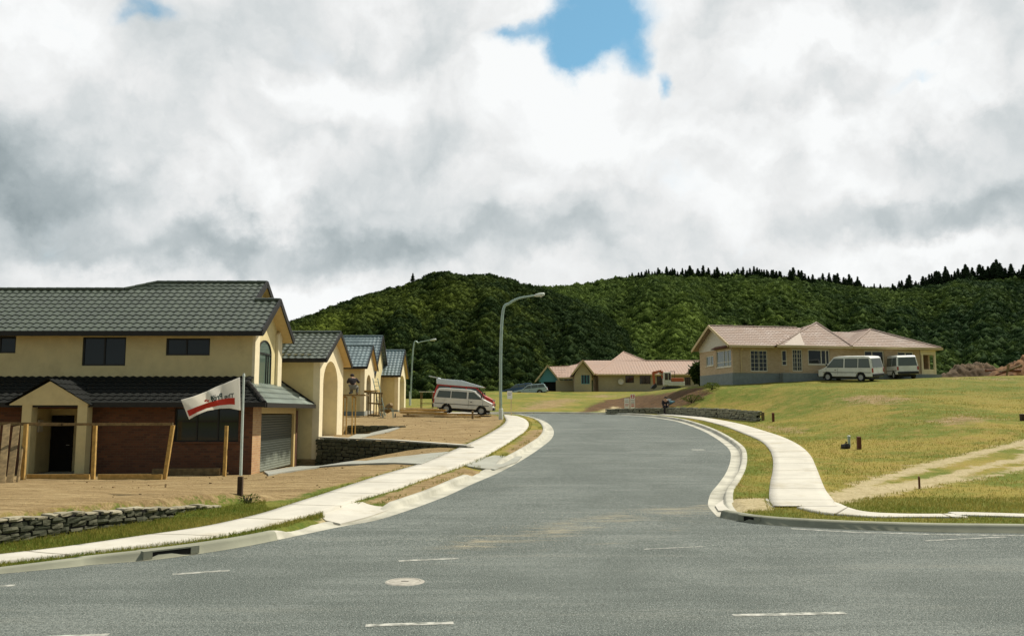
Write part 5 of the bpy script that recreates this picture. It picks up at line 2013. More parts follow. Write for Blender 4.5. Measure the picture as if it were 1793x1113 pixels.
def flagp(a, b_, off=0.0):
    t = a * 5
    i = min(4, int(t))
    f = t - i
    tp = np.array(topL[i]) * (1 - f) + np.array(topL[i + 1]) * f
    bp_ = np.array(botL[i]) * (1 - f) + np.array(botL[i + 1]) * f
    q = tp * (1 - b_) + bp_ * b_
    if a < .06 and b_ < .9:
        pass
    ripple = .15 * math.sin(a * 8.5 + b_ * 1.6) * min(1, a * 1.6) + .035 * math.sin(a * 19 + b_ * 4) * a
    p = W(q[0], q[1], Yf + .02 - .35 * a + ripple)
    return (p[0], p[1] - off, p[2])


na, nb = 48, 24
mb = MB()
for (off, flip) in ((0.0, 0), (-.006, 1)):
    base = len(mb.v)
    for i in range(na + 1):
        for j in range(nb + 1):
            mb.v.append(flagp(i / na, j / nb, off))
    for i in range(na):
        for j in range(nb):
            q = (base + i * (nb + 1) + j, base + (i + 1) * (nb + 1) + j, base + (i + 1) * (nb + 1) + j + 1, base + i * (nb + 1) + j + 1)
            mb.f.append(q)
fl = empty('flag', flagp(0, .5), 0, 'white flag with a red band and mirrored lettering, flying from the pole', 'flag')
cloth = mb.build('cloth', M_flag, fl, smooth=True, recalc=False)


def flag_patch(polyf, name, material, n=24, m_=4):
    """strip between two curves b0(a), b1(a) for a in [a0,a1]"""
    a0, a1, b0, b1 = polyf
    mb = MB()
    for i in range(n + 1):
        a = a0 + (a1 - a0) * i / n
        for j in range(m_ + 1):
            bb = b0(a) + (b1(a) - b0(a)) * j / m_
            mb.v.append(flagp(a, bb, .006))
    for i in range(n):
        for j in range(m_):
            mb.f.append((i * (m_ + 1) + j, (i + 1) * (m_ + 1) + j, (i + 1) * (m_ + 1) + j + 1, i * (m_ + 1) + j + 1))
    o = mb.build(name, material, fl, recalc=False)
    o.parent = cloth
    return o


flag_patch((.10, .97, lambda a: .62 - .04 * a, lambda a: .84 + .04 * a), 'red_band', M_flagred)
cu = bpy.data.curves.new('lettering', 'FONT')
cu.body = 'The Prof'
cu.size = 1.0
cu.resolution_u = 4
cu.offset = 0.025
tmp = bpy.data.objects.new('lettering', cu)
COL.objects.link(tmp)
bpy.context.view_layer.update()
dg = bpy.context.evaluated_depsgraph_get()
me = bpy.data.meshes.new_from_object(tmp.evaluated_get(dg))
bpy.data.objects.remove(tmp)
bpy.data.curves.remove(cu)
bm = bmesh.new()
bm.from_mesh(me)
bmesh.ops.triangulate(bm, faces=bm.faces)
bmesh.ops.subdivide_edges(bm, edges=[e for e in bm.edges if e.calc_length() > .12], cuts=2)
bmesh.ops.triangulate(bm, faces=bm.faces)
bpy.data.meshes.remove(me)
tv = [tuple(v.co) for v in bm.verts]
tf = [tuple(v.index for v in f.verts) for f in bm.faces]
bm.verts.index_update()
tf = [tuple(v.index for v in f.verts) for f in bm.faces]
bm.free()
wmax = max(v[0] for v in tv)
# two weights of lettering: small first word, heavier second word
mb = MB()
for v in tv:
    u = v[0] / wmax
    a = .115 + u * .40
    k = .20 if u < .42 else .31
    bb = .60 - v[1] * k * (1.0 + .25 * u)
    mb.v.append(flagp(a, bb, .007))
mb.f = tf
o = mb.build('lettering', M_flagink, fl, recalc=False)
o.parent = cloth
# bird-like red mark and dark swoosh beside the letters
for (cx_, cy_, s_) in ((.60, .45, 1), (.565, .51, .8)):
    mb = MB()
    p = [(cx_ - .035 * s_, cy_ - .03), (cx_ + .0, cy_ - .06 * s_), (cx_ + .03 * s_, cy_ + .03), (cx_ - .01, cy_ + .07 * s_)]
    b0 = [flagp(x, y, .007) for x, y in p]
    mb.add(b0, [(0, 1, 2), (0, 2, 3)])
    o = mb.build('red_mark', M_flagred, fl, recalc=False)
    o.parent = cloth
mb = MB()
pts_ = [(.50, .60), (.515, .42), (.47, .34), (.42, .37), (.47, .40), (.495, .46), (.48, .60)]
b0 = len(mb.v)
mb.v += [flagp(x, y, .0075) for x, y in pts_]
mb.f.append(tuple(range(b0, b0 + len(pts_))))
o = mb.build('dark_mark', M_flagink, fl, recalc=False)
o.parent = cloth

# ================================================================== timber fence frame in front of the first house
fb = G([(40, 841), (165, 839), (288, 836)])
zt_ = lambda py, Y: float(W(896, py, Y)[2])
tf_ = empty('timber_fence', (fb[1][0], fb[1][1], fb[1][2]), 0, 'unfinished timber fence of posts and rails in front of the brick front', 'fence')
for (bx_, tx, ty) in ((40, 46, 742), (163, 167, 742), (287, 303, 744)):
    b_ = cast([(bx_, 841 if bx_ < 100 else 838)], terrain)[0]
    t_ = W(tx, ty, b_[1])
    mb = MB()
    mb.bar((b_[0], b_[1], b_[2] - .2), tuple(t_), .11, .10, (0, 1, 0))
    mb.build('post', M_timber, tf_)
Yr = fb[1][1] + .09
mb = MB()
mb.bar(tuple(W(-60, 741, Yr)), tuple(W(110, 742.5, Yr)), .05, .10)
mb.build('rail', M_timber_old, tf_)
mb = MB()
mb.bar(tuple(W(108, 742.5, Yr)), tuple(W(303, 742, Yr)), .05, .085)
mb.build('rail', M_timber_old, tf_)
for (xa_, xb_, ya_) in ((47, 157, 832), (172, 284, 831)):
    mb = MB()
    q0, q1 = W(xa_, ya_, Yr + .05), W(xb_, ya_ - 1, Yr + .05)
    mb.bar((q0[0], q0[1], tz(q0[0], q0[1]) + .07), (q1[0], q1[1], tz(q1[0], q1[1]) + .07), .05, .17)
    mb.build('bottom_board', M_timber, tf_)
# boards leaning at the left end
for i, (tx, bx_, w_) in enumerate(((-22, -34, .2), (-4, -14, .2), (14, 2, .2), (31, 17, .19), (47, 30, .06))):
    q1 = W(tx, 743 + (i % 2) * 3, Yr - .12)
    b_ = cast([(bx_, 848 - i)], terrain)[0]
    r0 = empty('leaning_board', b_, 0, ['leftmost weathered board leaning on the timber fence', 'second weathered board from the left leaning on the timber fence', 'third weathered board from the left leaning on the timber fence',
                                        'wide weathered board leaning on the fence beside the first post', 'thin dark batten leaning against the first fence post'][i], 'board')
    mb = MB()
    mb.bar((b_[0], b_[1], b_[2] - .03), (q1[0], q1[1] - .06, q1[2]), .03 if i < 4 else .05, w_, (1, 0, 0))
    mb.build('plank', M_timber_old, r0, bevel=.004)
    mb = MB()
    mb.bar((b_[0] + .0, b_[1] - .02, b_[2] + .5), (b_[0] + .0, b_[1] - .02, b_[2] + .52), .01, .01)
b_ = W(393, 826, 29.6)
b_ = np.array([b_[0], 29.6, tz(b_[0], 29.6)])
mb = MB()
mb.bar((b_[0], b_[1], b_[2] - .2), tuple(W(397, 745, b_[1])), .1, .1, (0, 1, 0))
o = mb.build('timber_stake', M_timber)
tag(o, 'lone upright sawn timber stake below the wide ground floor window', 'stake')
# planks lying along the foot of the house
for i, (x0_, x1_, py_, Yp) in enumerate(((52, 150, 826, 29.3), (172, 262, 825, 29.6), (268, 385, 818, 30.2))):
    q0, q1 = W(x0_, py_, Yp), W(x1_, py_, Yp)
    mb = MB()
    h_ = .07 if i < 2 else .22
    mb.bar((q0[0], Yp, tz(q0[0], Yp) + h_ / 2), (q1[0], Yp, tz(q1[0], Yp) + h_ / 2 + .02), .16, h_)
    mb.bar((q0[0] + .4, Yp + .2, tz(q0[0], Yp) + .03), (q1[0] + .2, Yp + .26, tz(q1[0], Yp) + .05), .12, .05)
    o = mb.build('timber_offcut', M_timber_old)
    tag(o, ['planks lying on the dirt before the porch', 'planks lying on the dirt between porch and leaning post', 'thick planks lying below the wide ground floor window'][i], 'planks')


# ================================================================== street lamps
def street_lamp(Y, path, sleeve_py, label, r0=.085):
    b_ = W(path[0][0], path[0][1], Y)
    root = empty('street_lamp', (b_[0], Y, tz(b_[0], Y)), 0, label, 'street lamp', 'street lamps along the left footpath')
    P = np.array([W(x, y, Y) for x, y in path])
    P[0][2] = tz(P[0][0], Y) - .2
    Ps = smooth_poly(P, 60, 2)
    zz = np.linspace(0, 1, 60)
    mb = MB()
    mb.tube([tuple(p) for p in Ps], [r0 * (1 - .52 * t) for t in zz], 12)
    mb.build('pole', M_galv, root, smooth=True)
    e_, d_ = Vector(P[-1]), (Vector(P[-1]) - Vector(P[-2])).normalized()
    mb = MB()
    sx = .36
    pts_ = []
    for t, w_ in ((-1, .05), (-.7, .09), (.2, .13), (.9, .10), (1, .03)):
        pts_.append((e_ + d_ * (sx * t + .1), w_))
    mb.tube([p for p, _ in pts_], [w_ for _, w_ in pts_], 12)
    mb.build('lantern', M_galv_pale, root, smooth=True)
    mb = MB()
    q = e_ + d_ * .2
    mb.tube([q - Zv * .17, q - Zv * .10, q - Zv * .05], [.05, .10, .12], 12)
    mb.build('diffuser', M_lens, root, smooth=True)
    mb = MB()
    s1 = W(path[0][0], sleeve_py, Y)
    mb.tube([(P[0][0], Y, P[0][2]), (P[0][0], Y, float(s1[2])), (P[0][0], Y, float(s1[2]) + .06)], [r0 * 1.45, r0 * 1.4, r0 * 1.05], 12)
    mb.build('base_sleeve', M_galv_pale, root, smooth=False)
    return root


Yl = float(G([(877, 734)])[0][1])
street_lamp(Yl, [(877, 735), (875.5, 650), (875.5, 570), (880, 548), (892, 531), (908, 522.5), (925, 519), (942, 516.5)], 716, 'tall curved street lamp standing beside the left footpath in the middle', .10)
street_lamp(96.0, [(718, 709), (718.5, 650), (719.5, 618), (724, 607), (733, 600), (744, 597), (757, 595)], 686, 'farther curved street lamp with a thick base sleeve beside the plain gable house', .085)


# ================================================================== vehicles
def wheel(root, x, y, r, w=.2):
    a = MB(Matrix())
    s = 1 if y > 0 else -1
    prof = [(r * .62, -.5), (r * .95, -.5), (r, -.3), (r, .3), (r * .95, .5), (r * .62, .5)]
    n = 22
    for (rr, t) in prof:
        a.v += [(x + rr * math.cos(2 * math.pi * i / n), y + t * w, r + rr * math.sin(2 * math.pi * i / n)) for i in range(n)]
    for k in range(len(prof) - 1):
        a.f += [(k * n + i, k * n + (i + 1) % n, (k + 1) * n + (i + 1) % n, (k + 1) * n + i) for i in range(n)]
    wo = a.build('wheel', M_rubber, root, smooth=False)
    h = MB(Matrix())
    for (rr, t) in ((r * .63, .36), (r * .5, .30), (r * .22, .38), (.001, .40)):
        h.v += [(x + rr * math.cos(2 * math.pi * i / n), y + s * t * w, r + rr * math.sin(2 * math.pi * i / n)) for i in range(n)]
    for k in range(3):
        h.f += [(k * n + i, k * n + (i + 1) % n, (k + 1) * n + (i + 1) % n, (k + 1) * n + i) for i in range(n)]
    ho = h.build('hub', M_hub, root)
    ho.parent = wo
    return wo


def vehicle(name, label, cat_, loc, head, pitch, outline, belt, wheels, wr, hw, wins, glass_segs, paint, roof_paint=None, lights=(), stripe=None, tumble=.12, roll=0.0, bumpers=True, extras=None, open_gate=False, group=None):
    """x forward, y left. outline: rear bottom - over the roof - front bottom; belt = indices of belt points"""
    root = empty(name, loc, 0, label, cat_, group)
    root.rotation_euler = (roll, pitch, head)
    ztop = max(p[1] for p in outline)
    zb = outline[belt[0]][1]

    def w(z):
        return hw if z <= zb else hw - tumble * (z - zb) / (ztop - zb)

    def bottom():
        pts = []
        x_end, z_end = outline[-1]
        x_st, z_st = outline[0]
        for wx in sorted(wheels, reverse=True):
            R_ = wr * 1.22
            h_ = wr - z_st
            for a in np.linspace(0, math.pi, 11):
                xx, zz = wx + R_ * math.cos(a), wr + R_ * math.sin(a)
                pts.append((xx, max(zz, z_st)))
        return pts
    low = outline[:belt[0] + 1] + [outline[belt[1]]] + outline[belt[1] + 1:] + bottom()
    up = outline[belt[0]:belt[1] + 1]
    mb = MB(Matrix())
    for s in (1, -1):
        for poly_ in (low, up):
            mb.poly([(x, s * w(z), z) for x, z in (poly_ if s < 0 else poly_[::-1])])
    gl = set(glass_segs)
    for i in range(len(outline) - 1):
        (x0, z0), (x1, z1) = outline[i], outline[i + 1]
        mb.poly([(x0, w(z0), z0), (x1, w(z1), z1), (x1, -w(z1), z1), (x0, -w(z0), z0)])
    bt = bottom()
    pb = [outline[-1]] + bt + [outline[0]]
    for i in range(len(pb) - 1):
        (x0, z0), (x1, z1) = pb[i], pb[i + 1]
        mb.poly([(x0, hw, z0), (x1, hw, z1), (x1, -hw, z1), (x0, -hw, z0)])
    bm = bmesh.new()
    bmv = [bm.verts.new(v) for v in mb.v]
    for f in mb.f:
        try:
            bm.faces.new([bmv[i] for i in f])
        except ValueError:
            pass
    bmesh.ops.remove_doubles(bm, verts=bm.verts, dist=.0005)
    bmesh.ops.recalc_face_normals(bm, faces=bm.faces)
    me = bpy.data.meshes.new('body')
    bm.to_mesh(me)
    bm.free()
    me.materials.append(paint)
    body = bpy.data.objects.new('body', me)
    COL.objects.link(body)
    body.parent = root
    bv = body.modifiers.new('bevel', 'BEVEL')
    bv.width = .05
    bv.segments = 3
    bv.limit_method = 'ANGLE'
    bv.angle_limit = R(50)
    # side windows
    for s in (1, -1):
        for poly_ in wins:
            g = MB(Matrix())
            o_ = [(x, s * (w(z) + .006), z) for x, z in poly_]
            i_ = [(x, s * (w(z) - .05), z) for x, z in poly_]
            g.poly(o_ if s < 0 else o_[::-1])
            for k in range(len(o_)):
                j = (k + 1) % len(o_)
                g.poly([o_[k], o_[j], i_[j], i_[k]])
            so = g.build('side_window', M_carglass, root)
            fr_ = MB(Matrix())
            cx_ = sum(p[0] for p in poly_) / len(poly_)
            cz_ = sum(p[1] for p in poly_) / len(poly_)
            big_ = [(cx_ + (x - cx_) * 1.07, cz_ + (z - cz_) * 1.09) for x, z in poly_]
            for k in range(len(poly_)):
                j = (k + 1) % len(poly_)
                fr_.poly([(x, s * (w(z) + .004), z) for x, z in (poly_[k], poly_[j], big_[j], big_[k])])
            fo2 = fr_.build('window_seal', M_plastic, root)
            fo2.parent = so
    for i in gl:
        (x0, z0), (x1, z1) = outline[i], outline[i + 1]
        d = Vector((x1 - x0, 0, z1 - z0)).normalized()
        n_ = Vector((-d.z, 0, d.x))
        g = MB(Matrix())
        q = []
        for t, sgn in ((.06, 1), (.94, 1), (.94, -1), (.06, -1)):
            x, z = x0 + (x1 - x0) * t, z0 + (z1 - z0) * t
            q.append(Vector((x, sgn * (w(z) - .09), z)) + n_ * .012)
        g.prism([tuple(p) for p in q], tuple(-n_ * .02))
        g.build('windscreen' if (x0 + x1) > 0 else 'rear_window', M_carglass, root)
    for wx in wheels:
        for s in (1, -1):
            wheel(root, wx, s * (hw - .10), wr)
    # dark underbody with axle line
    u = MB(Matrix())
    u.box(outline[0][0] + .25, outline[-1][0] - .25, -hw + .22, hw - .22, wr * .55, outline[0][1] + .25)
    u.build('underbody', M_plastic, root)
    if bumpers:
        for (xx, zz, sg) in ((outline[0][0], outline[0][1] + .12, -1), (outline[-1][0], outline[-1][1] + .12, 1)):
            m_ = MB(Matrix())
            m_.box(min(xx, xx + sg * .11), max(xx, xx + sg * .11), -hw + .02, hw - .02, zz - .1, zz + .12)
            m_.build('bumper', M_plastic, root, bevel=.03)
    for (nm, x, z, sx, sz, material) in lights:
        for s in (1, -1):
            m_ = MB(Matrix())
            wl_ = .14 if nm == 'headlight' else .055
            ce_ = hw - .2 if nm == 'headlight' else hw - .055
            m_.box(x - .04, x + .06, s * ce_ - wl_, s * ce_ + wl_, z - sz / 2, z + sz / 2)
            m_.build(nm, material, root, bevel=.015)
    if stripe:
        for s in (1, -1):
            m_ = MB(Matrix())
            m_.box(stripe[0], stripe[1], min(s * hw, s * (hw + .012)), max(s * hw, s * (hw + .012)), stripe[2] - .02, stripe[2] + .02)
            m_.build('side_strip', M_plastic, root)
    # mirrors, door handles
    for s in (1, -1):
        m_ = MB(Matrix())
        mx = outline[belt[1]][0] - .22
        mz = outline[belt[1]][1] + .12
        m_.box(mx - .03, mx + .06, s * (hw + .07) - .07, s * (hw + .07) + .07, mz, mz + .17)
        m_.build('mirror', M_plastic, root, bevel=.02)
        m_ = MB(Matrix())
        hx_ = outline[belt[1]][0] - 1.0
        m_.box(hx_, hx_ + .14, min(s * hw, s * (hw + .03)), max(s * hw, s * (hw + .03)), zb - .16, zb - .12)
        m_.build('door_handle', M_plastic, root)
    # door shut lines
    for s in (1, -1):
        m_ = MB(Matrix())
        for xx in (outline[belt[1]][0] - .1, outline[belt[1]][0] - 1.12):
            ys_ = sorted((s * (hw - .01), s * (hw + .003)))
            m_.box(xx - .008, xx + .008, ys_[0], ys_[1], outline[0][1] + .15, zb - .03)
        m_.build('door_seam', M_plastic, root)
    if roof_paint:
        m_ = MB(Matrix())
        tp = [p for p in outline if p[1] > ztop - .12]
        for (x0, z0), (x1, z1) in zip(tp, tp[1:]):
            m_.poly([(x0, w(z0) - .03, z0 + .012), (x1, w(z1) - .03, z1 + .012), (x1, -w(z1) + .03, z1 + .012), (x0, -w(z0) + .03, z0 + .012)])
        m_.build('roof', roof_paint, root, recalc=False)
    # plate
    m_ = MB(Matrix())
    m_.box(outline[0][0] - .03, outline[0][0] + .06, -.2, .2, outline[1][1] + .02, outline[1][1] + .12)
    m_.build('number_plate', M_sign, root)
    if extras:
        extras(root, w)
    return root


def van_outline(L=4.5, H=1.95, hood=.42):
    h = L / 2
    return [(-h + .04, .36), (-h, .62), (-h + .02, 1.02), (-h + .17, H - .16), (-h + .32, H - .04), (-h + .8, H), (h - 1.75, H - .01), (h - 1.38, H - .09), (h - hood - .22, 1.08), (h - .10, .86), (h - .0, .58), (h - .04, .34)]


def van_windows(L=4.5, H=1.95, hood=.42):
    h = L / 2
    zt, zb = H - .22, 1.1
    return [[(-h + .22, zb), (-h + 1.15, zb), (-h + 1.15, zt), (-h + .36, zt)], [(-h + 1.28, zb), (-h + 2.3, zb), (-h + 2.3, zt), (-h + 1.28, zt)], [(-h + 2.48, zb), (h - hood - .42, zb), (h - 1.42, zt), (-h + 2.48, zt)]]


VL = (('headlight', 2.2, .80, .1, .16, M_lens), ('tail_light', -2.24, .86, .1, .30, M_lens_red))
Yv = 61.3
vx0, vx1 = WX(760, Yv, 715), WX(864, Yv, 715)
Lv = vx1 - vx0
vh = 1.76
vehicle('parked_van', 'white van with dark side windows parked nose down beside the left footpath', 'van', ((vx0 + vx1) / 2, Yv, float(W(812, 724.5, Yv)[2])), R(-3), R(3.6),
        van_outline(Lv, vh), (2, 8), (Lv / 2 - .82, -Lv / 2 + .95), .30, .82, van_windows(Lv, vh), (7, 2), M_vanwhite,
        lights=(('headlight', Lv / 2 - .06, .76, .1, .16, M_lens_red), ('tail_light', -Lv / 2 + .02, .82, .1, .3, M_lens_red)), stripe=(-Lv / 2 + .1, Lv / 2 - .3, .66), group='vans')


def red_extras(root, w):
    m_ = MB(Matrix())
    m_.prism([(-2.02, -.72, 2.12), (-2.02, .72, 2.12), (-2.75, .70, 2.2), (-2.75, -.70, 2.2)], (0, 0, .06))
    m_.build('tailgate', M_silver, root)
    m_ = MB(Matrix())
    m_.prism([(-2.12, -.80, 1.70), (-2.16, -.78, 2.09), (-.25, -.78, 2.09), (1.5, -.80, 1.72), (1.2, -.80, 1.67), (-2.0, -.80, 1.67)], (0, 1.58, 0))
    m_.build('high_top', M_silver, root, bevel=.04)
    m_ = MB(Matrix())
    m_.box(-2.23, -2.12, -.6, .6, .7, 1.5)
    m_.build('load_bay', M_dark, root)


Yv2 = 64.4
vehicle('parked_van', 'red van with a silver roof and raised tailgate behind the white van', 'van', (WX(812, Yv2, 715), Yv2, float(W(812, 715.5, Yv2)[2])), R(-3), R(4.6),
        van_outline(4.5, 1.78), (2, 8), (1.42, -1.3), .32, .82, van_windows(4.5, 1.78), (7,), M_red, lights=VL, extras=red_extras, group='vans')

ca_ = cast([(1492, 661)], terrain)[0]
Ya = 68.3
vehicle('parked_van', 'white van side-on with its rear turned towards the pale brick house', 'van', (WX(1489, Ya, 655), Ya, tz(WX(1489, Ya, 655), Ya) + .02), R(128), 0,
        van_outline(4.7, 1.97), (2, 8), (1.5, -1.35), .33, .85, van_windows(4.7, 1.97), (7, 2), M_vanwhite, lights=(('headlight', 2.3, .8, .1, .16, M_lens), ('tail_light', -2.34, .86, .1, .34, M_lens_red)), stripe=(-2.2, 1.9, .70), group='vans')
Yb = 72.0
vehicle('parked_van', 'white van seen from behind at the right, beside the porch of the brick house', 'van', (WX(1572, Yb, 650), Yb, tz(WX(1572, Yb, 650), Yb) + .02), R(86), 0,
        van_outline(4.5, 1.95), (2, 8), (1.42, -1.3), .33, .85, van_windows(4.5, 1.95), (7, 2), M_vanwhite, lights=VL, stripe=(-2.1, 1.8, .70), group='vans')

wag = [(-2.2, .34), (-2.24, .55), (-2.18, .90), (-1.92, 1.36), (-1.7, 1.42), (-.2, 1.43), (.15, 1.38), (.88, .93), (2.0, .80), (2.2, .62), (2.18, .32)]
wwin = [[(-2.02, .95), (-1.2, .95), (-1.2, 1.33), (-1.84, 1.33)], [(-1.1, .95), (-.32, .95), (-.32, 1.34), (-1.1, 1.34)], [(-.22, .95), (.70, .95), (.12, 1.33), (-.22, 1.34)]]
WL = (('headlight', 2.12, .66, .1, .14, M_lens), ('tail_light', -2.2, .72, .1, .2, M_lens_red))
Yc = 110.0
xc_ = WX(929, Yc, 690)
vehicle('parked_car', 'pale blue station wagon parked beside the teal carport', 'car', (xc_, Yc, float(W(929, 693.0, Yc)[2])), R(172), R(5.5), wag, (2, 7), (1.35, -1.3), .31, .82, wwin, (6, 2), M_paleblue, lights=WL, tumble=.16, group='cars by the long low house')
vehicle('parked_car', 'dark blue car mostly hidden behind the pale blue station wagon', 'car', (xc_ - 1.55, Yc + 2.6, float(W(912, 691.5, Yc + 2.6)[2])), R(172), R(5.5), wag, (2, 7), (1.35, -1.3), .31, .82, wwin, (6, 2), M_navy, lights=WL, tumble=.16, group='cars by the long low house')

for o in [q for q in bpy.data.objects if q.name.startswith('parked_van') and q.parent is None and q.location.y > 66]:
    hd = o.rotation_euler.z
    q = [tz(o.location.x + math.cos(hd) * d * 1.4, o.location.y + math.sin(hd) * d * 1.4) for d in (-1, 1)]
    sd2 = [tz(o.location.x - math.sin(hd) * d * .75, o.location.y + math.cos(hd) * d * .75) for d in (-1, 1)]
    o.rotation_euler.y = -math.atan2(q[1] - q[0], 2.8)
    o.rotation_euler.x = math.atan2(sd2[1] - sd2[0], 1.5)
    o.location.z = min((q[0] + q[1]) / 2, (sd2[0] + sd2[1]) / 2) - .01
# excavator
Ye = 103.0
ex0 = WX(1180, Ye, 670)
ez = tz(ex0, Ye)
ex = empty('excavator', (ex0, Ye, ez), 0, 'orange and white excavator standing before the long low house', 'excavator')
pe_ = lambda px, py, dy=0.0: Vector(W(px, py, Ye + dy))
for dy in (-.75, .75):
    mb = MB()
    xa_, xb_ = WX(1160, Ye), WX(1193, Ye)
    pr = [(xa_ + .3, ez), (xb_ - .3, ez), (xb_, ez + .28), (xb_ - .25, ez + .56), (xa_ + .25, ez + .56), (xa_, ez + .28)]
    mb.prism([(x, Ye + dy - .22, z) for x, z in pr], (0, .44, 0))
    mb.build('track', M_plastic, ex, bevel=.05)
mb = MB()
zb_ = ez + .62
xa_, xb_ = WX(1168, Ye), WX(1197, Ye)
mb.box(xa_, xb_, Ye - .95, Ye + .95, zb_, zb_ + .5)
mb.build('chassis', M_machine_white, ex, bevel=.06)
mb = MB()
mb.box(WX(1174, Ye), xb_ - .1, Ye - .9, Ye + .9, zb_ + .5, zb_ + .95)
mb.build('engine_cover', M_orange, ex, bevel=.06)
mb = MB()
mb.box(WX(1161, Ye), WX(1173.5, Ye), Ye - .9, Ye + .1, zb_ + .05, zb_ + 1.65)
cab_ = mb.build('cab', M_machine_white, ex, bevel=.07)
mb = MB()
mb.box(WX(1162.5, Ye), WX(1168, Ye), Ye - .915, Ye - .89, zb_ + .7, zb_ + 1.5)
mb.box(WX(1169, Ye), WX(1173, Ye), Ye - .915, Ye - .89, zb_ + .7, zb_ + 1.5)
sub_build(mb, 'cab_window', M_glass, cab_)
mb = MB()
for a_, b_ in (((1173, 665), (1173, 650)), ((1181, 665), (1181, 650)), ((1173, 650), (1181, 650))):
    mb.tube([tuple(pe_(*a_)), tuple(pe_(*b_))], .035, 6)
mb.build('guard_rail', M_plastic, ex)
mb = MB()
p_ = [pe_(1162, 662), pe_(1158, 649.5), pe_(1144, 652.5)]
mb.bar(tuple(p_[0]), tuple(p_[1]), .28, .36, (1, 0, 0))
mb.bar(tuple(p_[1]), tuple(p_[2]), .28, .34)
boom = mb.build('boom', M_orange, ex, bevel=.03)
mb = MB()
mb.bar(tuple(pe_(1143.5, 650.5)), tuple(pe_(1146, 673)), .22, .26, (1, 0, 0))
mb.build('stick', M_orange, ex, bevel=.02)
mb = MB()
q = pe_(1146, 672)
pr = [(q.x + .15, q.z + .1), (q.x + .25, q.z - .35), (q.x - .1, q.z - .62), (q.x - .5, q.z - .5), (q.x - .25, q.z - .2)]
mb.prism([(x, Ye - .4, z) for x, z in pr], (0, .8, 0))
mb.build('bucket', M_plastic, ex, bevel=.02)
mb = MB()
mb.tube([tuple(pe_(1160, 656, -.1)), tuple(pe_(1152, 651.5, -.1))], .06, 8)
mb.build('hydraulic_ram', M_galv, ex)


# ================================================================== signs
def board_sign(label, px0, px1, py0, py1, Y, marks, yoff=0.0, posts=2, name='sign_board', post_to=None):
    a, b_ = W(px0, py1, Y), W(px1, py0, Y)
    zb_ = tz((a[0] + b_[0]) / 2, Y)
    root = empty(name, ((a[0] + b_[0]) / 2, Y, zb_), 0, label, 'sign')
    mb = MB()
    mb.box(a[0], b_[0], Y, Y + .03, a[2], b_[2])
    bd = mb.build('board', M_sign, root)
    for x in ([a[0] + .04, b_[0] - .04] if posts == 2 else [(a[0] + b_[0]) / 2 + .1]):
        mb = MB()
        mb.box(x - .03, x + .03, Y + .032, Y + .09, zb_ - .3, b_[2] - .02)
        mb.build('post', M_timber_pale, root)
    for (nm, material, rects) in marks:
        mb = MB()
        for (u0, u1, v0, v1) in rects:
            mb.box(a[0] + (b_[0] - a[0]) * u0, a[0] + (b_[0] - a[0]) * u1, Y - .004, Y + .01, b_[2] - (b_[2] - a[2]) * v1, b_[2] - (b_[2] - a[2]) * v0)
        sub_build(mb, nm, material, bd)
    return root


Ys = float(rw[0][1]) + 1.0
board_sign('tall white sign with red marks at its top and foot, behind the block wall', 1104, 1111.5, 690, 715, Ys, [('red_mark', M_flagred, [(.1, .44, .05, .13), (.1, .3, .13, .22), (.2, .44, .22, .29), (.56, .9, .05, .13), (.7, .9, .13, .22), (.56, .8, .22, .29), (.15, .85, .68, .74), (.15, .85, .8, .86)]),
                                                                                  ('lettering', M_cloth_grey, [(.1, .9, .4, .43), (.2, .8, .5, .53), (.15, .85, .58, .61)])])
board_sign('shorter plain white sign with faint lettering beside the tall red-marked sign', 1093.5, 1102, 697, 714.5, Ys + .1, [('red_mark', M_flagred, [(.12, .88, .58, .63), (.12, .75, .70, .75)]), ('lettering', M_cloth_grey, [(.15, .8, .2, .24), (.15, .85, .36, .40)])])
Yr_ = float(G([(893, 728)])[0][1])
board_sign('small tilted white sign on a thin post beside the curved street lamp', 888, 897, 684, 698, Yr_, [('lettering', M_cloth_grey, [(.15, .85, .3, .36), (.15, .7, .5, .56)])], posts=1)


# ================================================================== small posts and markers
def post_thing(name, label, cat_, px, py0, py1, w_, material, Yv_=None, cap_m=None, round_=False):
    b_ = G([(px, py1)])[0]
    Y = b_[1]
    zt2 = float(W(px, py0, Y)[2])
    mb = MB()
    if round_:
        mb.tube([(b_[0], Y, b_[2] - .2), (b_[0], Y, zt2 - .02), (b_[0], Y, zt2)], [w_ / 2, w_ / 2, w_ * .42], 14)
    else:
        mb.add([(b_[0] - w_ / 2, Y - w_ / 2, b_[2] - .2), (b_[0] + w_ / 2, Y - w_ / 2, b_[2] - .2), (b_[0] + w_ / 2, Y + w_ / 2, b_[2] - .2), (b_[0] - w_ / 2, Y + w_ / 2, b_[2] - .2),
                (b_[0] - w_ / 2, Y - w_ / 2, zt2 - .02), (b_[0] + w_ / 2, Y - w_ / 2, zt2 - .02), (b_[0] + w_ / 2, Y + w_ / 2, zt2), (b_[0] - w_ / 2, Y + w_ / 2, zt2)],
               [(0, 3, 2, 1), (4, 5, 6, 7), (0, 1, 5, 4), (1, 2, 6, 5), (2, 3, 7, 6), (3, 0, 4, 7)])
    if cap_m:
        r0 = empty(name, b_, 0, label, cat_)
        mb.build('shaft', material, r0)
        c_ = MB()
        c_.tube([(b_[0], Y, zt2), (b_[0], Y, zt2 + .03), (b_[0], Y, zt2 + .05)], [w_ * .62, w_ * .62, w_ * .3], 14)
        c_.build('cap', cap_m, r0)
        return r0
    o = mb.build(name, material, None, bevel=.008)
    return tag(o, label, cat_)


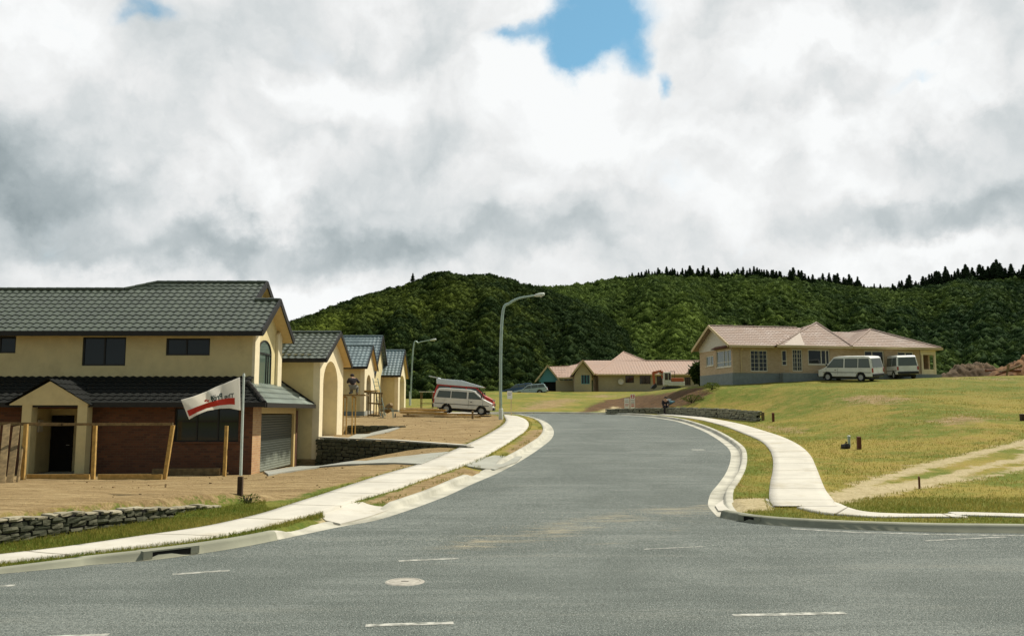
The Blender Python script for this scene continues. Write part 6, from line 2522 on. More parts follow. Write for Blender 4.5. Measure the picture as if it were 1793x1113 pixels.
post_thing('service_post', 'grey capped service pipe standing in the grass above the black bag', 'service post', 1487, 764, 783, .11, M_galv, cap_m=M_galv_pale, round_=True)
post_thing('marker_post', 'square red-brown post in the grass beside the grey service pipe', 'post', 1504.5, 763.5, 786, .14, M_post_red)
post_thing('marker_peg', 'thin brown survey peg at the edge of the gravel track', 'peg', 1610, 833, 855, .045, M_post_red)
post_thing('marker_post', 'leaning brown post in the worn grass past the end of the block wall', 'post', 1354, 722, 738, .13, M_post_red)
post_thing('marker_post', 'short grey post at the right edge of the grassy field', 'post', 1790, 724, 736, .16, M_post_dark)
post_thing('marker_post', 'dark post stub standing right at the end of the block wall', 'post', 1336, 721, 736, .16, M_timber_old)
post_thing('marker_post', 'weathered timber stub in front of the front wheel of the left white van', 'post', 827.5, 719, 733, .13, M_timber_old)
# black bag
b_ = G([(1480.5, 785)])[0]
mb = MB()
for (dx, dy, s_) in ((0, 0, (.28, .3, .2)), (.07, .05, (.18, .2, .22))):
    stone(mb, (b_[0] + dx, b_[1] + dy, b_[2] + s_[2] / 2 - .01), s_, .3, 5)
mb.tube([(b_[0] + .02, b_[1], b_[2] + .18), (b_[0] + .03, b_[1], b_[2] + .24), (b_[0] + .05, b_[1], b_[2] + .27)], [.05, .02, .05], 8)
tag(mb.build('rubbish_bag', M_plastic), 'small crumpled black bag lying at the foot of the grey service pipe', 'bag')
# small dark clod on the kerb of the left verge
# ================================================================== scaffold, ladder, mixer, timber at the third house
zpl = lambda px, py, Y: Vector(W(px, py, Y))
Ysc = 44.6
sc = empty('scaffold', (WX(608, Ysc, 760), Ysc, tz(WX(608, Ysc, 760), Ysc)), 0, 'timber trestle scaffold with a high plank on thin legs beside the arched house', 'scaffold')
for px in (600.5, 616.5):
    for dy in (0, .9):
        x = WX(px, Ysc, 740)
        mb = MB()
        mb.box(x - .025, x + .025, Ysc + dy - .025, Ysc + dy + .025, tz(x, Ysc + dy) - .1, float(W(px, 694, Ysc)[2]))
        mb.build('leg', M_timber, sc)
mb = MB()
q0, q1 = zpl(594, 690.5, Ysc), zpl(640, 690, Ysc)
mb.box(q0.x, q1.x, Ysc - .15, Ysc + 1.1, q0.z - .05, q0.z + .01)
mb.build('plank', M_timber_old, sc)
mb = MB()
for px in (600.5, 616.5):
    x = WX(px, Ysc, 740)
    mb.box(x - .045, x - .031, Ysc, Ysc + .9, q0.z - .16, q0.z - .07)
mb.build('bearer', M_timber, sc)
# frame scaffold at the corner of the third house
Yq = 58.6
s2_ = empty('scaffold', (WX(655, Yq, 725), Yq, tz(WX(655, Yq, 725), Yq)), 0, 'low brown scaffold frame with boards at the corner of the plastered house', 'scaffold')
for px in (645, 655, 664):
    for dy in (0, 1.0):
        x = WX(px, Yq, 700)
        mb = MB()
        mb.box(x - .035, x + .035, Yq + dy - .035, Yq + dy + .035, tz(x, Yq + dy) - .1, float(W(px, 686 + (px - 645) * .15, Yq)[2]))
        mb.build('leg', M_timber_old, s2_)
for py, h_ in ((686, .07), (705, .05), (726, .06)):
    mb = MB()
    a_, b2 = zpl(638 if py < 700 else 644, py, Yq), zpl(666, py + 2, Yq)
    mb.bar((a_.x, Yq - .06, a_.z), (b2.x, Yq - .06, b2.z), .08, h_ + .05)
    mb.build('rail', M_timber_old, s2_)
    mb = MB()
    mb.bar((a_.x, Yq + 1.06, a_.z), (b2.x, Yq + 1.06, b2.z), .08, h_ + .05)
    mb.build('rail', M_timber_old, s2_)
mb = MB()
a_, b2 = zpl(638, 684.5, Yq), zpl(661, 685, Yq)
mb.box(a_.x, b2.x, Yq - .1, Yq + 1.1, a_.z, a_.z + .06)
mb.build('plank', M_timber, s2_)
# ladder
Yld = 59.2
ld = empty('ladder', (WX(672, Yld, 728), Yld, tz(WX(672, Yld, 728), Yld)), 0, 'grey ladder leaning steeply against the plastered house wall', 'ladder')
bb_ = zpl(671, 729, Yld)
tt_ = zpl(657, 662, Yld + .8)
for dx in (-.17, .17):
    mb = MB()
    mb.bar((bb_.x + dx, bb_.y, bb_.z), (tt_.x + dx, tt_.y, tt_.z), .05, .07, (0, 1, 0))
    mb.build('stile', M_galv, ld)
for k in range(1, 10):
    p = bb_.lerp(tt_, k / 10)
    mb = MB()
    mb.tube([(p.x - .16, p.y, p.z), (p.x + .16, p.y, p.z)], .016, 6)
    mb.build('rung', M_galv, ld)
# concrete mixer
Ymx = 58.0
mx0 = G([(680, 731)])[0]
mx = empty('concrete_mixer', mx0, 0, 'small rusty concrete mixer standing beside the ladder', 'mixer')
c0 = Vector(mx0) + Zv * .62
mb = MB()
ax = Vector((.35, -.3, .45)).normalized()
mb.tube([c0 - ax * .34, c0 - ax * .3, c0 - ax * .05, c0 + ax * .12, c0 + ax * .38, c0 + ax * .40], [.06, .17, .25, .25, .14, .13], 16)
mb.build('drum', M_timber_old, mx, smooth=False)
mb = MB()
for dx, dy in ((-.35, -.25), (.35, -.25), (-.35, .25), (.35, .25)):
    mb.tube([(mx0[0] + dx, mx0[1] + dy, mx0[2] - .02), (mx0[0] + dx * .7, mx0[1] + dy, mx0[2] + .6)], .025, 6)
mb.tube([(mx0[0] - .25, mx0[1] + .25, mx0[2] + .6), (mx0[0] + .25, mx0[1] + .25, mx0[2] + .6)], .025, 6)
mb.tube([(mx0[0] - .25, mx0[1] - .25, mx0[2] + .6), (mx0[0] + .25, mx0[1] - .25, mx0[2] + .6)], .025, 6)
mb.build('stand', M_galv, mx)
mb = MB()
for s in (-1, 1):
    mb.tube([(mx0[0] + s * .4, mx0[1] + .28, mx0[2] + .14), (mx0[0] + s * .44, mx0[1] + .28, mx0[2] + .14)], .15, 14)
mb.build('wheel', M_rubber, mx)

# timber pile: every plank a thing
pr_ = random.Random(3)
plk = [(701, 783, 722, .0), (699, 770, 720, .1), (703, 778, 718.5, .2), (700, 781, 717, .32), (704, 776, 715.5, .4), (702, 768, 714, .5), (712, 783, 724.5, .0), (706, 760, 726.5, .0), (716, 800, 726, .05), (745, 842, 729, .0), (752, 838, 727.5, .1), (705, 745, 728.5, 0), (760, 828, 724, .2)]
for i, (a_, b2, py, dy) in enumerate(plk):
    Yp = 58.0 + dy * 1.5 + pr_.uniform(0, .5)
    q0, q1 = zpl(a_, py + pr_.uniform(-1, 1), Yp), zpl(b2, py + pr_.uniform(0, 2.5), Yp + pr_.uniform(-.3, .5))
    mb = MB()
    mb.bar(tuple(q0), tuple(q1), .28, pr_.choice((.05, .08, .1)))
    o = mb.build('timber_plank', M_timber_pale if i % 3 else M_timber)
    tag(o, 'pale sawn plank in the untidy timber pile behind the dirt lot', 'plank', 'planks in the timber pile')

# timber stand left of the red van
Yst = 70.0
q0, q1 = zpl(737, 686, Yst), zpl(757, 686, Yst)
tr_ = empty('timber_stand', (q0.x + .4, Yst, tz(q0.x + .4, Yst)), 0, 'open timber stand holding pipes left of the red van', 'stand')
for x in (q0.x, q1.x):
    for dy in (0, .9):
        mb = MB()
        mb.box(x - .03, x + .03, Yst + dy - .03, Yst + dy + .03, tz(x, Yst + dy) - .1, q0.z)
        mb.build('leg', M_timber_old, tr_)
mb = MB()
mb.box(q0.x - .15, q1.x + .1, Yst - .1, Yst + 1.0, q0.z, q0.z + .05)
mb.build('top', M_galv_pale, tr_)
mb = MB()
mb.box(q0.x - .05, q1.x, Yst, Yst + .9, q0.z - .95, q0.z - .9)
mb.build('shelf', M_timber_old, tr_)


# ================================================================== people
def person(label, loc, joints, radii, edges, hair_at, hair_m, parts_, group=None):
    """one continuous skinned body; clothing shells are children"""
    root = empty('person', loc, 0, label, 'person', group)

    def skin(name, names, es, material, grow=0.0, root_name=None):
        ids = {n_: i for i, n_ in enumerate(names)}
        me = bpy.data.meshes.new(name)
        me.from_pydata([joints[n_] for n_ in names], [(ids[a], ids[b_]) for a, b_ in es], [])
        o = bpy.data.objects.new(name, me)
        COL.objects.link(o)
        o.parent = root
        sk = o.modifiers.new('skin', 'SKIN')
        sv = me.skin_vertices[0].data
        for n_, i in ids.items():
            sv[i].radius = (radii[n_] + grow, radii[n_] + grow)
            sv[i].use_root = (n_ == (root_name or names[0]))
        ss = o.modifiers.new('sub', 'SUBSURF')
        ss.levels = ss.render_levels = 2
        me.materials.append(material)
        return o

    body = skin('body', list(joints), edges, M_skin, 0.0, 'pelvis')
    for (nm, names, es, material, grow) in parts_:
        skin(nm, names, es, material, grow)
    h = Vector(hair_at)
    mb = MB(Matrix())
    mb.tube([h - Zv * .03, h + Zv * .02, h + Zv * .07, h + Zv * .11], [.105, .112, .09, .02], 12)
    mb.build('hair' if hair_m is not M_sign else 'hat', hair_m, root, smooth=True)
    return root


ED = [('pelvis', 'spine'), ('spine', 'chest'), ('chest', 'neck'), ('neck', 'head'), ('head', 'crown'), ('head', 'nose'),
      ('chest', 'shl'), ('shl', 'ell'), ('ell', 'wrl'), ('wrl', 'hal'), ('chest', 'shr'), ('shr', 'elr'), ('elr', 'wrr'), ('wrr', 'har'),
      ('pelvis', 'hpl'), ('hpl', 'knl'), ('knl', 'anl'), ('anl', 'tol'), ('pelvis', 'hpr'), ('hpr', 'knr'), ('knr', 'anr'), ('anr', 'tor')]
for s in 'lr':
    for k in range(5):
        ED.append(('ha' + s, 'f%d%s' % (k, s)))
RAD = dict(pelvis=.14, spine=.135, chest=.15, neck=.055, head=.095, crown=.07, nose=.015, shl=.07, ell=.045, wrl=.032, hal=.03, shr=.07, elr=.045, wrr=.032, har=.03,
           hpl=.10, knl=.065, anl=.045, tol=.035, hpr=.10, knr=.065, anr=.045, tor=.035)
for s in 'lr':
    for k in range(5):
        RAD['f%d%s' % (k, s)] = .009


def add_fingers(J, s, d):
    h = Vector(J['ha' + s])
    d = Vector(d).normalized()
    sd_ = d.cross(Vector((0, 1, 0.3))).normalized()
    for k in range(5):
        off = sd_ * (-.03 + .02 * k) + d * (.075 - .012 * abs(k - 2)) if k < 4 else sd_ * .055 + d * .03
        J['f%d%s' % (k, s)] = tuple(h + off)


TOP = (['chest', 'spine', 'pelvis', 'shl', 'ell', 'shr', 'elr', 'wrl', 'wrr'], [('chest', 'spine'), ('spine', 'pelvis'), ('chest', 'shl'), ('shl', 'ell'), ('ell', 'wrl'), ('chest', 'shr'), ('shr', 'elr'), ('elr', 'wrr')])
LEG = (['pelvis', 'hpl', 'knl', 'anl', 'hpr', 'knr', 'anr'], [('pelvis', 'hpl'), ('hpl', 'knl'), ('knl', 'anl'), ('pelvis', 'hpr'), ('hpr', 'knr'), ('knr', 'anr')])
SHOE = lambda s: (['an' + s, 'to' + s], [('an' + s, 'to' + s)])
# plasterer kneeling on the high plank, back to the viewer, facing the wall (+Y), bent to the left
J = dict(pelvis=(0, 0, .42), spine=(-.02, .08, .58), chest=(-.06, .18, .76), neck=(-.09, .25, .87), head=(-.11, .31, .95), crown=(-.12, .33, 1.03), nose=(-.12, .41, .95),
         shl=(-.25, .2, .78), ell=(-.36, .36, .62), wrl=(-.33, .52, .66), hal=(-.32, .58, .68), shr=(.13, .2, .78), elr=(.24, .34, .62), wrr=(.2, .52, .7), har=(.19, .58, .73),
         hpl=(-.1, .02, .38), knl=(-.14, .34, .08), anl=(-.14, -.06, .07), tol=(-.14, -.18, .04), hpr=(.1, .02, .38), knr=(.16, .38, .40), anr=(.16, .30, .05), tor=(.16, .44, .04))
add_fingers(J, 'l', (0, 1, .1)); add_fingers(J, 'r', (0, 1, .3))
q = zpl(616, 690, Ysc)
person('person in dark top and grey trousers kneeling on the high scaffold plank', (q.x, Ysc + .3, q.z + .012), J, RAD, ED, (-.115, .315, .98), M_cloth_dark,
       [('jacket', *TOP, M_cloth_dark, .02), ('trousers', *LEG, M_cloth_grey, .018), ('shoe', *SHOE('l'), M_plastic, .012), ('shoe', *SHOE('r'), M_plastic, .012)])
# person sitting on the block wall, dark clothes, facing the road
i_ = 2
sy = float(rw[i_][1])
sx_ = WX(1165, sy, 718)
sz_ = float(np.interp(sx_, _rx[_so], np.array(rh)[_so]))
gz = tz(sx_, sy - .45)
dz_ = gz - sz_
J = dict(pelvis=(0, -.02, .1), spine=(0, -.04, .27), chest=(0, -.1, .46), neck=(0, -.15, .58), head=(0, -.19, .68), crown=(0, -.2, .76), nose=(0, -.29, .67),
         shl=(.19, -.1, .48), ell=(.25, -.22, .26), wrl=(.12, -.36, .2), hal=(.09, -.41, .19), shr=(-.19, -.1, .48), elr=(-.25, -.22, .26), wrr=(-.12, -.36, .2), har=(-.09, -.41, .19),
         hpl=(.1, -.04, .08), knl=(.13, -.42, .1), anl=(.13, -.40, dz_ + .09), tol=(.14, -.55, dz_ + .04), hpr=(-.1, -.04, .08), knr=(-.13, -.42, .1), anr=(-.13, -.40, dz_ + .09), tor=(-.14, -.55, dz_ + .04))
add_fingers(J, 'l', (-.4, -1, -.3)); add_fingers(J, 'r', (.4, -1, -.3))
person('person in dark clothes sitting on the long grey block wall', (sx_, sy, sz_), J, RAD, ED, (0, -.18, .71), M_cloth_dark,
       [('jacket', *TOP, M_cloth_dark, .02), ('trousers', *LEG, M_cloth_dark, .018), ('shoe', *SHOE('l'), M_plastic, .012), ('shoe', *SHOE('r'), M_plastic, .012)])
# blue sheet and white sack on the bank behind
for (px, py, sz3, material, nm, lb) in ((1174, 707, (.75, .5, .3), M_bluebag, 'plastic_sheet', 'crumpled blue plastic sheet on the dark bank behind the sitting person'), (1171, 702, (.4, .3, .22), M_sign, 'sack', 'small white sack above the blue plastic sheet on the dark bank')):
    b_ = G([(px, py)])[0]
    mb = MB()
    stone(mb, (b_[0], b_[1], b_[2] + sz3[2] * .4), sz3, .3, 8)
    stone(mb, (b_[0] + sz3[0] * .4, b_[1] + .1, b_[2] + sz3[2] * .3), tuple(s * .7 for s in sz3), .8, 3)
    tag(mb.build(nm, material), lb, nm.replace('_', ' '))
b_ = G([(1177, 721)])[0]
mb = MB()
mb.box(b_[0] - .22, b_[0] + .22, b_[1] - .15, b_[1] + .15, b_[2] - .03, b_[2] + .42)
mb.box(b_[0] - .26, b_[0] + .26, b_[1] - .19, b_[1] + .19, b_[2] + .42, b_[2] + .47)
tag(mb.build('cardboard_box', M_timber, None, bevel=.02), 'tan box on the grass to the right of the sitting person', 'box')


# ================================================================== heaps at the right edge
def heap(name, label, px0, px1, top_py, base_py, Y, material, seed, depth=3.0, cat_='heap'):
    x0, x1 = WX(px0, Y), WX(px1, Y)
    zb2 = tz((x0 + x1) / 2, Y) - .3
    zt2 = float(W(896, top_py, Y)[2])
    n1, n2 = 70, 28
    V, F = [], []
    for i in range(n1 + 1):
        for j in range(n2 + 1):
            u, v = i / n1 * 2 - 1, j / n2 * 2 - 1
            h = max(0, 1 - abs(u) ** 2.4) ** .8 * max(0, 1 - v * v) ** .8
            p = Vector((u * 3 + seed, v * 2, seed * 3.1))
            nz = mnoise.noise(p * 1.2) * .45 + mnoise.noise(p * 3.1) * .3 + mnoise.noise(p * 8) * .15
            V.append(((x0 + x1) / 2 + u * (x1 - x0) / 2, Y + v * depth, zb2 + (zt2 - zb2) * h * (1 + nz * .7)))
    for i in range(n1):
        for j in range(n2):
            a = i * (n2 + 1) + j
            F.append((a, a + n2 + 1, a + n2 + 2, a + 1))
    o = np_mesh(name, V, F, material, smooth=False)
    return tag(o, label, cat_)


heap('soil_heap', 'long low heap of dark soil and brush to the right of the porch', 1640, 1768, 641, 655, 92, M_soilheap, 2.3)
M_orange_soil = mat('orange_clay', (0.19, 0.095, 0.036), 0.98, .4, 2.0, .8, 5, dirt=(0.09, .05, .03), dirt_amt=.9, dscale=1.1)
heap('soil_heap', 'high heap of orange clay and tree stumps at the right edge', 1728, 1900, 633, 655, 88, M_orange_soil, 5.7)
sr_ = random.Random(11)
for k in range(6):
    px = sr_.uniform(1735, 1800)
    p = zpl(px, sr_.uniform(642, 653), 85.8)
    mb = MB()
    d = Vector((sr_.uniform(-1, 1), sr_.uniform(-.5, .3), sr_.uniform(-.3, .6))).normalized()
    mb.tube([p - d * sr_.uniform(.5, 1.1), p, p + d * sr_.uniform(.5, 1.1)], [.07, .10, .15], 8)
    tag(mb.build('tree_stump', M_post_red if k % 2 else M_timber_old), 'broken tree stump or log lying in the orange clay heap', 'log', 'logs in the clay heap')

# ================================================================== bush-covered hills
RA_px = [(-200, 715), (100, 690), (300, 655), (420, 615), (470, 588), (505, 570), (560, 550), (620, 527), (680, 510), (722, 498), (745, 487), (768, 479), (800, 485), (815, 488), (850, 485), (890, 494), (930, 505), (965, 516), (1010, 533), (1055, 556), (1090, 580), (1108, 605), (1122, 640), (1140, 690), (1180, 716)]
RB_px = [(560, 640), (640, 590), (720, 555), (800, 530), (900, 509), (960, 506), (1000, 505), (1050, 494), (1100, 489), (1150, 486), (1250, 485), (1350, 489), (1430, 494), (1480, 502), (1530, 509), (1560, 509), (1610, 503), (1680, 493), (1793, 486), (1950, 476), (2150, 470), (2500, 480)]


def hill_fn(ridge_px, Yb, Yr, zb, seed, wob):
    px_ = np.array([p[0] for p in ridge_px], float)
    py_ = np.array([p[1] for p in ridge_px], float)

    def f(px, s):
        """s: 0 at the foot, 1 on the ridge, 1..2 down the back"""
        px, s = np.asarray(px, float), np.asarray(s, float)
        ry = np.interp(px, px_, py_)
        yr = Yr + wob * np.sin(px * .011 + seed) + wob * .5 * np.sin(px * .027 + 2 * seed)
        x = (px - CX) / FPX
        y = (CY - ry) / FPX
        c, sn = math.cos(PITCH), math.sin(PITCH)
        den = c - y * sn
        zr = EYE[2] + yr * (sn + y * c) / den
        ss = np.minimum(s, 1)
        back = np.clip(s - 1, 0, 1)
        Y = Yb + (yr - Yb) * ss + 160 * back
        X = x / c * Y * (1.0)
        gul = .05 * np.sin(px * .035 + 3 * s + seed) + .035 * np.sin(px * .083 - 5 * s + 2 * seed)
        z = zb + (zr - zb) * (ss ** 1.05 + gul * 4 * ss * (1 - ss) * .9) - (zr - zb) * back ** 1.3 * .9
        return X, Y, z
    return f


hillA = hill_fn(RA_px, 150, 285, 4.5, 1.0, 14)
hillB = hill_fn(RB_px, 200, 470, 6.5, 2.3, 22)
M_under = mat('forest_floor', (0.018, 0.028, 0.010), 1.0, .3, .1, spec=0.0)


def hill_mesh(name, f, p0, p1, n, m_):
    PX, S_ = np.meshgrid(np.linspace(p0, p1, n), np.concatenate([np.linspace(0, 1, m_), np.linspace(1.05, 2, 10)]))
    X, Y, Z = f(PX, S_)
    idx = np.arange(X.size).reshape(X.shape)
    F = np.stack([idx[:-1, :-1], idx[:-1, 1:], idx[1:, 1:], idx[1:, :-1]], -1).reshape(-1, 4)
    return tag(np_mesh(name, np.stack([X.ravel(), Y.ravel(), Z.ravel()], 1), F, M_under, smooth=True), kind='structure')


hill_mesh('hill', hillA, -200, 1180, 200, 40)
hill_mesh('hill', hillB, 560, 2500, 240, 44)


def crown_variant(seed, sub, cards, squash=.8):
    r_ = np.random.default_rng(seed)
    bm = bmesh.new()
    bmesh.ops.create_icosphere(bm, subdivisions=sub, radius=1.0)
    V = np.array([v.co for v in bm.verts])
    F = np.array([[v.index for v in f.verts] for f in bm.faces])
    bm.free()
    off = r_.uniform(0, 50, 3)
    lump = np.array([mnoise.noise(Vector(v * 1.5 + off)) for v in V]) * .5 + np.array([mnoise.noise(Vector(v * 3.6 + off)) for v in V]) * .38
    V = V * (0.84 + lump + r_.uniform(-.07, .07, len(V)))[:, None]
    # leaf clumps: small triangles standing off the surface
    d = r_.normal(size=(cards, 3))
    d /= np.linalg.norm(d, axis=1)[:, None]
    d[:, 2] = np.abs(d[:, 2]) * .9 - .15
    lum = np.array([mnoise.noise(Vector(v * 1.5 + off)) for v in d]) * .5
    c = d * (0.92 + lum + r_.uniform(-.1, .18, cards))[:, None]
    a = r_.normal(size=(cards, 3)); b_ = r_.normal(size=(cards, 3))
    a /= np.linalg.norm(a, axis=1)[:, None]; b_ /= np.linalg.norm(b_, axis=1)[:, None]
    sz = r_.uniform(.10, .24, cards)[:, None]
    T = np.stack([c + a * sz, c + b_ * sz, c - (a + b_) * sz * .6], 1).reshape(-1, 3)
    FT = np.arange(cards * 3).reshape(-1, 3) + len(V)
    V = np.vstack([V, T])
    V[:, 2] *= squash
    return V, np.vstack([F, FT])


def scatter_crowns(name, label, f, prange, count, rmin, rmax, sub, cards, material, seed, tintf, smax=1.05, lift=.45):
    r_ = np.random.default_rng(seed)
    var = [crown_variant(seed * 10 + k, sub, cards, .78 + .09 * (k % 3)) for k in range(7)]
    pxs = r_.uniform(prange[0], prange[1], count)
    s = np.sqrt(r_.uniform(0, 1, count)) * (smax)
    lowm = r_.uniform(0, 1, count) < .2
    s = np.where(lowm, r_.uniform(-.03, .4, count), s)
    X, Y, Z = f(pxs, np.maximum(s, 0))
    Y = Y + np.minimum(s, 0) * 120
    rad = r_.uniform(rmin, rmax, count) * (.75 + .5 * r_.uniform(0, 1, count) ** 3)
    k = r_.integers(0, len(var), count)
    Vs, Fs, Ts = [], [], []
    base = 0
    rot = r_.uniform(0, 2 * math.pi, count)
    tint = tintf(pxs, s, X, Y, r_)
    for i in range(count):
        V, F = var[k[i]]
        ca, sa = math.cos(rot[i]), math.sin(rot[i])
        Q = np.empty_like(V)
        Q[:, 0] = (V[:, 0] * ca - V[:, 1] * sa) * rad[i] + X[i]
        Q[:, 1] = (V[:, 0] * sa + V[:, 1] * ca) * rad[i] + Y[i]
        Q[:, 2] = V[:, 2] * rad[i] * 1.05 + Z[i] + rad[i] * lift
        Vs.append(Q); Fs.append(F + base)
        Ts.append(np.full(len(V), tint[i], np.float32))
        base += len(V)
    o = np_mesh(name, np.vstack(Vs), np.vstack(Fs), material, attr={'tint': np.concatenate(Ts)})
    return tag(o, label, 'bush', None, 'stuff')


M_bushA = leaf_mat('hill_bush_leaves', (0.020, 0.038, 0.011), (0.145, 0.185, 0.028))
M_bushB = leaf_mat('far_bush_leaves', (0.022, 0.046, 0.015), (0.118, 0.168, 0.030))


def patch(X, Y, sc, off):
    return np.array([mnoise.noise(Vector((x * sc + off, y * sc, off))) for x, y in zip(X, Y)])


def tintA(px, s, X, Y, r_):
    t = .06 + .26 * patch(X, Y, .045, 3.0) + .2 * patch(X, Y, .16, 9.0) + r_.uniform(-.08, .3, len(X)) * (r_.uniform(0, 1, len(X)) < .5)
    # sunlit patches on the upper left flank, painted as paler crowns
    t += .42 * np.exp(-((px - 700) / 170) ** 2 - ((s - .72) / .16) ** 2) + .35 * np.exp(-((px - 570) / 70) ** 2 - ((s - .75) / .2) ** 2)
    t -= .22 * sstep(px, 860, 1040) + .12 * sstep(s, .92, 1.02)  # right flank darkened: hillside shade put into the crown colour
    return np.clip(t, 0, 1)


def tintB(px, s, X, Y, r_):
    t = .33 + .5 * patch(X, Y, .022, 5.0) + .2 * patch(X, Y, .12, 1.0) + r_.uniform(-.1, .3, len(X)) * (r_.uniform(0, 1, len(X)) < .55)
    t += .45 * np.exp(-((px - 1170) / 75) ** 2 - ((s - .18) / .25) ** 2)  # sunlit patch low on the hill, painted into the crown tint
    t += .18 * np.exp(-((px - 1120) / 130) ** 2 - ((s - .6) / .4) ** 2)  # lit slope beside the fold, likewise put into the tint
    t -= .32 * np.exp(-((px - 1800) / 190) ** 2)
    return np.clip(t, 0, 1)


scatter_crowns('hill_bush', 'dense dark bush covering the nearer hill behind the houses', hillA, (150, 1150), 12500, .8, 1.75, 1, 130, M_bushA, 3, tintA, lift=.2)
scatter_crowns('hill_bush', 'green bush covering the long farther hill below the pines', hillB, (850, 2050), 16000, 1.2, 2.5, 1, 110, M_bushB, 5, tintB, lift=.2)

# ------------------------------------------------------------------ pines on the skyline
M_pine = leaf_mat('pine_needles', (0.022, 0.036, 0.018), (0.05, 0.075, 0.034), trans=.1)


def pine_meshes(seed):
    r_ = random.Random(seed)
    V, F, T = [], [], []
    tiers = 9
    for t in range(tiers):
        z = .16 + .84 * t / tiers
        rad = .27 * (1 - t / tiers) ** .85 + .02
        n = r_.randint(7, 9)
        ph = r_.uniform(0, 6)
        for k in range(n):
            a = ph + 2 * math.pi * k / n + r_.uniform(-.25, .25)
            l = rad * r_.uniform(.6, 1.2)
            w_ = .07 * r_.uniform(.7, 1.2)
            dz = r_.uniform(-.07, .02)
            c, s = math.cos(a), math.sin(a)
            b = len(V)
            V += [(0, 0, z + .09), (c * l * .55 - s * w_, s * l * .55 + c * w_, z + dz * .4), (c * l, s * l, z + dz), (c * l * .55 + s * w_, s * l * .55 - c * w_, z + dz * .4), (c * l * .4, s * l * .4, z - .05)]
            F += [(b, b + 1, b + 2), (b, b + 2, b + 3), (b + 1, b + 4, b + 2), (b + 4, b + 3, b + 2)]
            T += [r_.uniform(0, 1)] * 5
    b = len(V)
    V += [(.02, 0, .9), (-.01, .017, .9), (-.01, -.017, .9), (0, 0, 1.04)]
    F += [(b, b + 1, b + 3), (b + 1, b + 2, b + 3), (b + 2, b, b + 3)]
    T += [.5] * 4
    return V, F, T


pines = []
for k in range(5):
    V, F, T = pine_meshes(40 + k)
    me_o = np_mesh('crown', V, F, M_pine, attr={'tint': T})
    tm = MB(Matrix())
    tm.tube([(0, 0, -.08), (0, 0, .5), (0, 0, .95)], [.022, .016, .004], 6)
    pines.append((me_o, tm.build('trunk', M_bark)))
pr = random.Random(5)
spots = []
x = 1098.0
while x < 1830:
    spots.append(x)
    x += pr.uniform(2.4, 6.2) if not 1520 < x < 1560 else pr.uniform(10, 22)
hpx = lambda x: float(np.interp(x, [1095, 1150, 1250, 1400, 1480, 1540, 1580, 1640, 1793, 1830], [9, 16, 16, 17, 20, 11, 15, 22, 27, 27]))
first = [True] * 5


def plant(px, f, h_px, label, group, s=.985):
    k = pr.randrange(5)
    X, Y, Z = (float(v) for v in f(np.array([px]), np.array([s])))
    h = h_px * Y / FPX
    root = empty('pine_tree', (X, Y, Z + .8), pr.uniform(0, 6), label, 'pine tree', group)
    wid = pr.uniform(1.15, 1.75)
    root.scale = (h * wid, h * wid, h)
    for j in (0, 1):
        src = pines[k][j]
        if first[k]:
            o = src
        else:
            o = src.copy()
            COL.objects.link(o)
        o.parent = root
    first[k] = False


for x in spots:
    plant(x, hillB, hpx(x) * (pr.uniform(.4, 1.05) if pr.random() < .7 else pr.uniform(.95, 1.4)), 'dark pine tree in the row along the skyline of the right-hand ridge', 'pines along the ridge', pr.uniform(.96, 1.0))
plant(722, hillA, 17, 'single dark conifer on the skyline of the nearer hill', None, 1.0)
for k in range(5):
    if first[k]:
        for o in pines[k]:
            bpy.data.objects.remove(o)

# ------------------------------------------------------------------ shrubs near the houses
def shrub(name, label, px, py_base, Y, h, w_, tint, seed, n=900, group=None):
    r_ = np.random.default_rng(seed)
    c = W(px, py_base, Y)
    z0 = tz(c[0], Y)
    root = empty(name, (c[0], Y, z0), 0, label, 'shrub', group)
    d = r_.normal(size=(n, 3))
    d /= np.linalg.norm(d, axis=1)[:, None]
    rad = r_.uniform(.45, 1, n) ** .5 * (1 + .25 * np.array([mnoise.noise(Vector(q * 2.2 + seed)) for q in d]))
    C = d * rad[:, None] * [w_ / 2, w_ / 2, h * .45] + [0, 0, h * .55]
    a = r_.normal(size=(n, 3)); b_ = r_.normal(size=(n, 3))
    sz = h * .07
    T = np.stack([C + a * sz, C + b_ * sz, C - (a + b_) * sz * .5], 1).reshape(-1, 3)
    np_mesh('foliage', T, np.arange(n * 3).reshape(-1, 3), M_bushA, root, {'tint': np.repeat(np.clip(tint + r_.uniform(-.2, .2, n), 0, 1), 3)})
    mb = MB(Matrix())
    for k in range(4):
        q = r_.normal(size=2) * w_ * .15
        mb.tube([(0, 0, -.1), (q[0], q[1], h * .6)], [.05, .02], 6)
    mb.build('stem', M_bark, root)


shrub('shrub', 'dark rounded shrub behind the left gable of the pale brick house', 1229, 640, 84, 2.6, 2.4, .05, 31)
shrub('shrub', 'low green weedy shrub at the left foot of the brick house foundation', 1247, 684, 66.5, .55, 1.3, .65, 32, 400)
shrub('shrub', 'low weedy shrub on the dark bank left of the grassy slope', 1212, 700, 65, .6, 1.8, .45, 33, 400)
shrub('shrub', 'small grassy clump at the foot of the flagpole stake', 436, 872, float(Yf) - .3, .22, .5, .5, 34, 200)

# ------------------------------------------------------------------ grass and clods
pathL = np.vstack([smooth_poly(PLo2, 120)[:, :2], smooth_poly(PLi2, 120)[::-1, :2]])
pathR = np.vstack([smooth_poly(PRo, 80)[:, :2], smooth_poly(PRi, 80)[::-1, :2]])
path3 = np.vstack([smooth_poly(P3o, 60)[:, :2], smooth_poly(P3i, 60)[::-1, :2]])


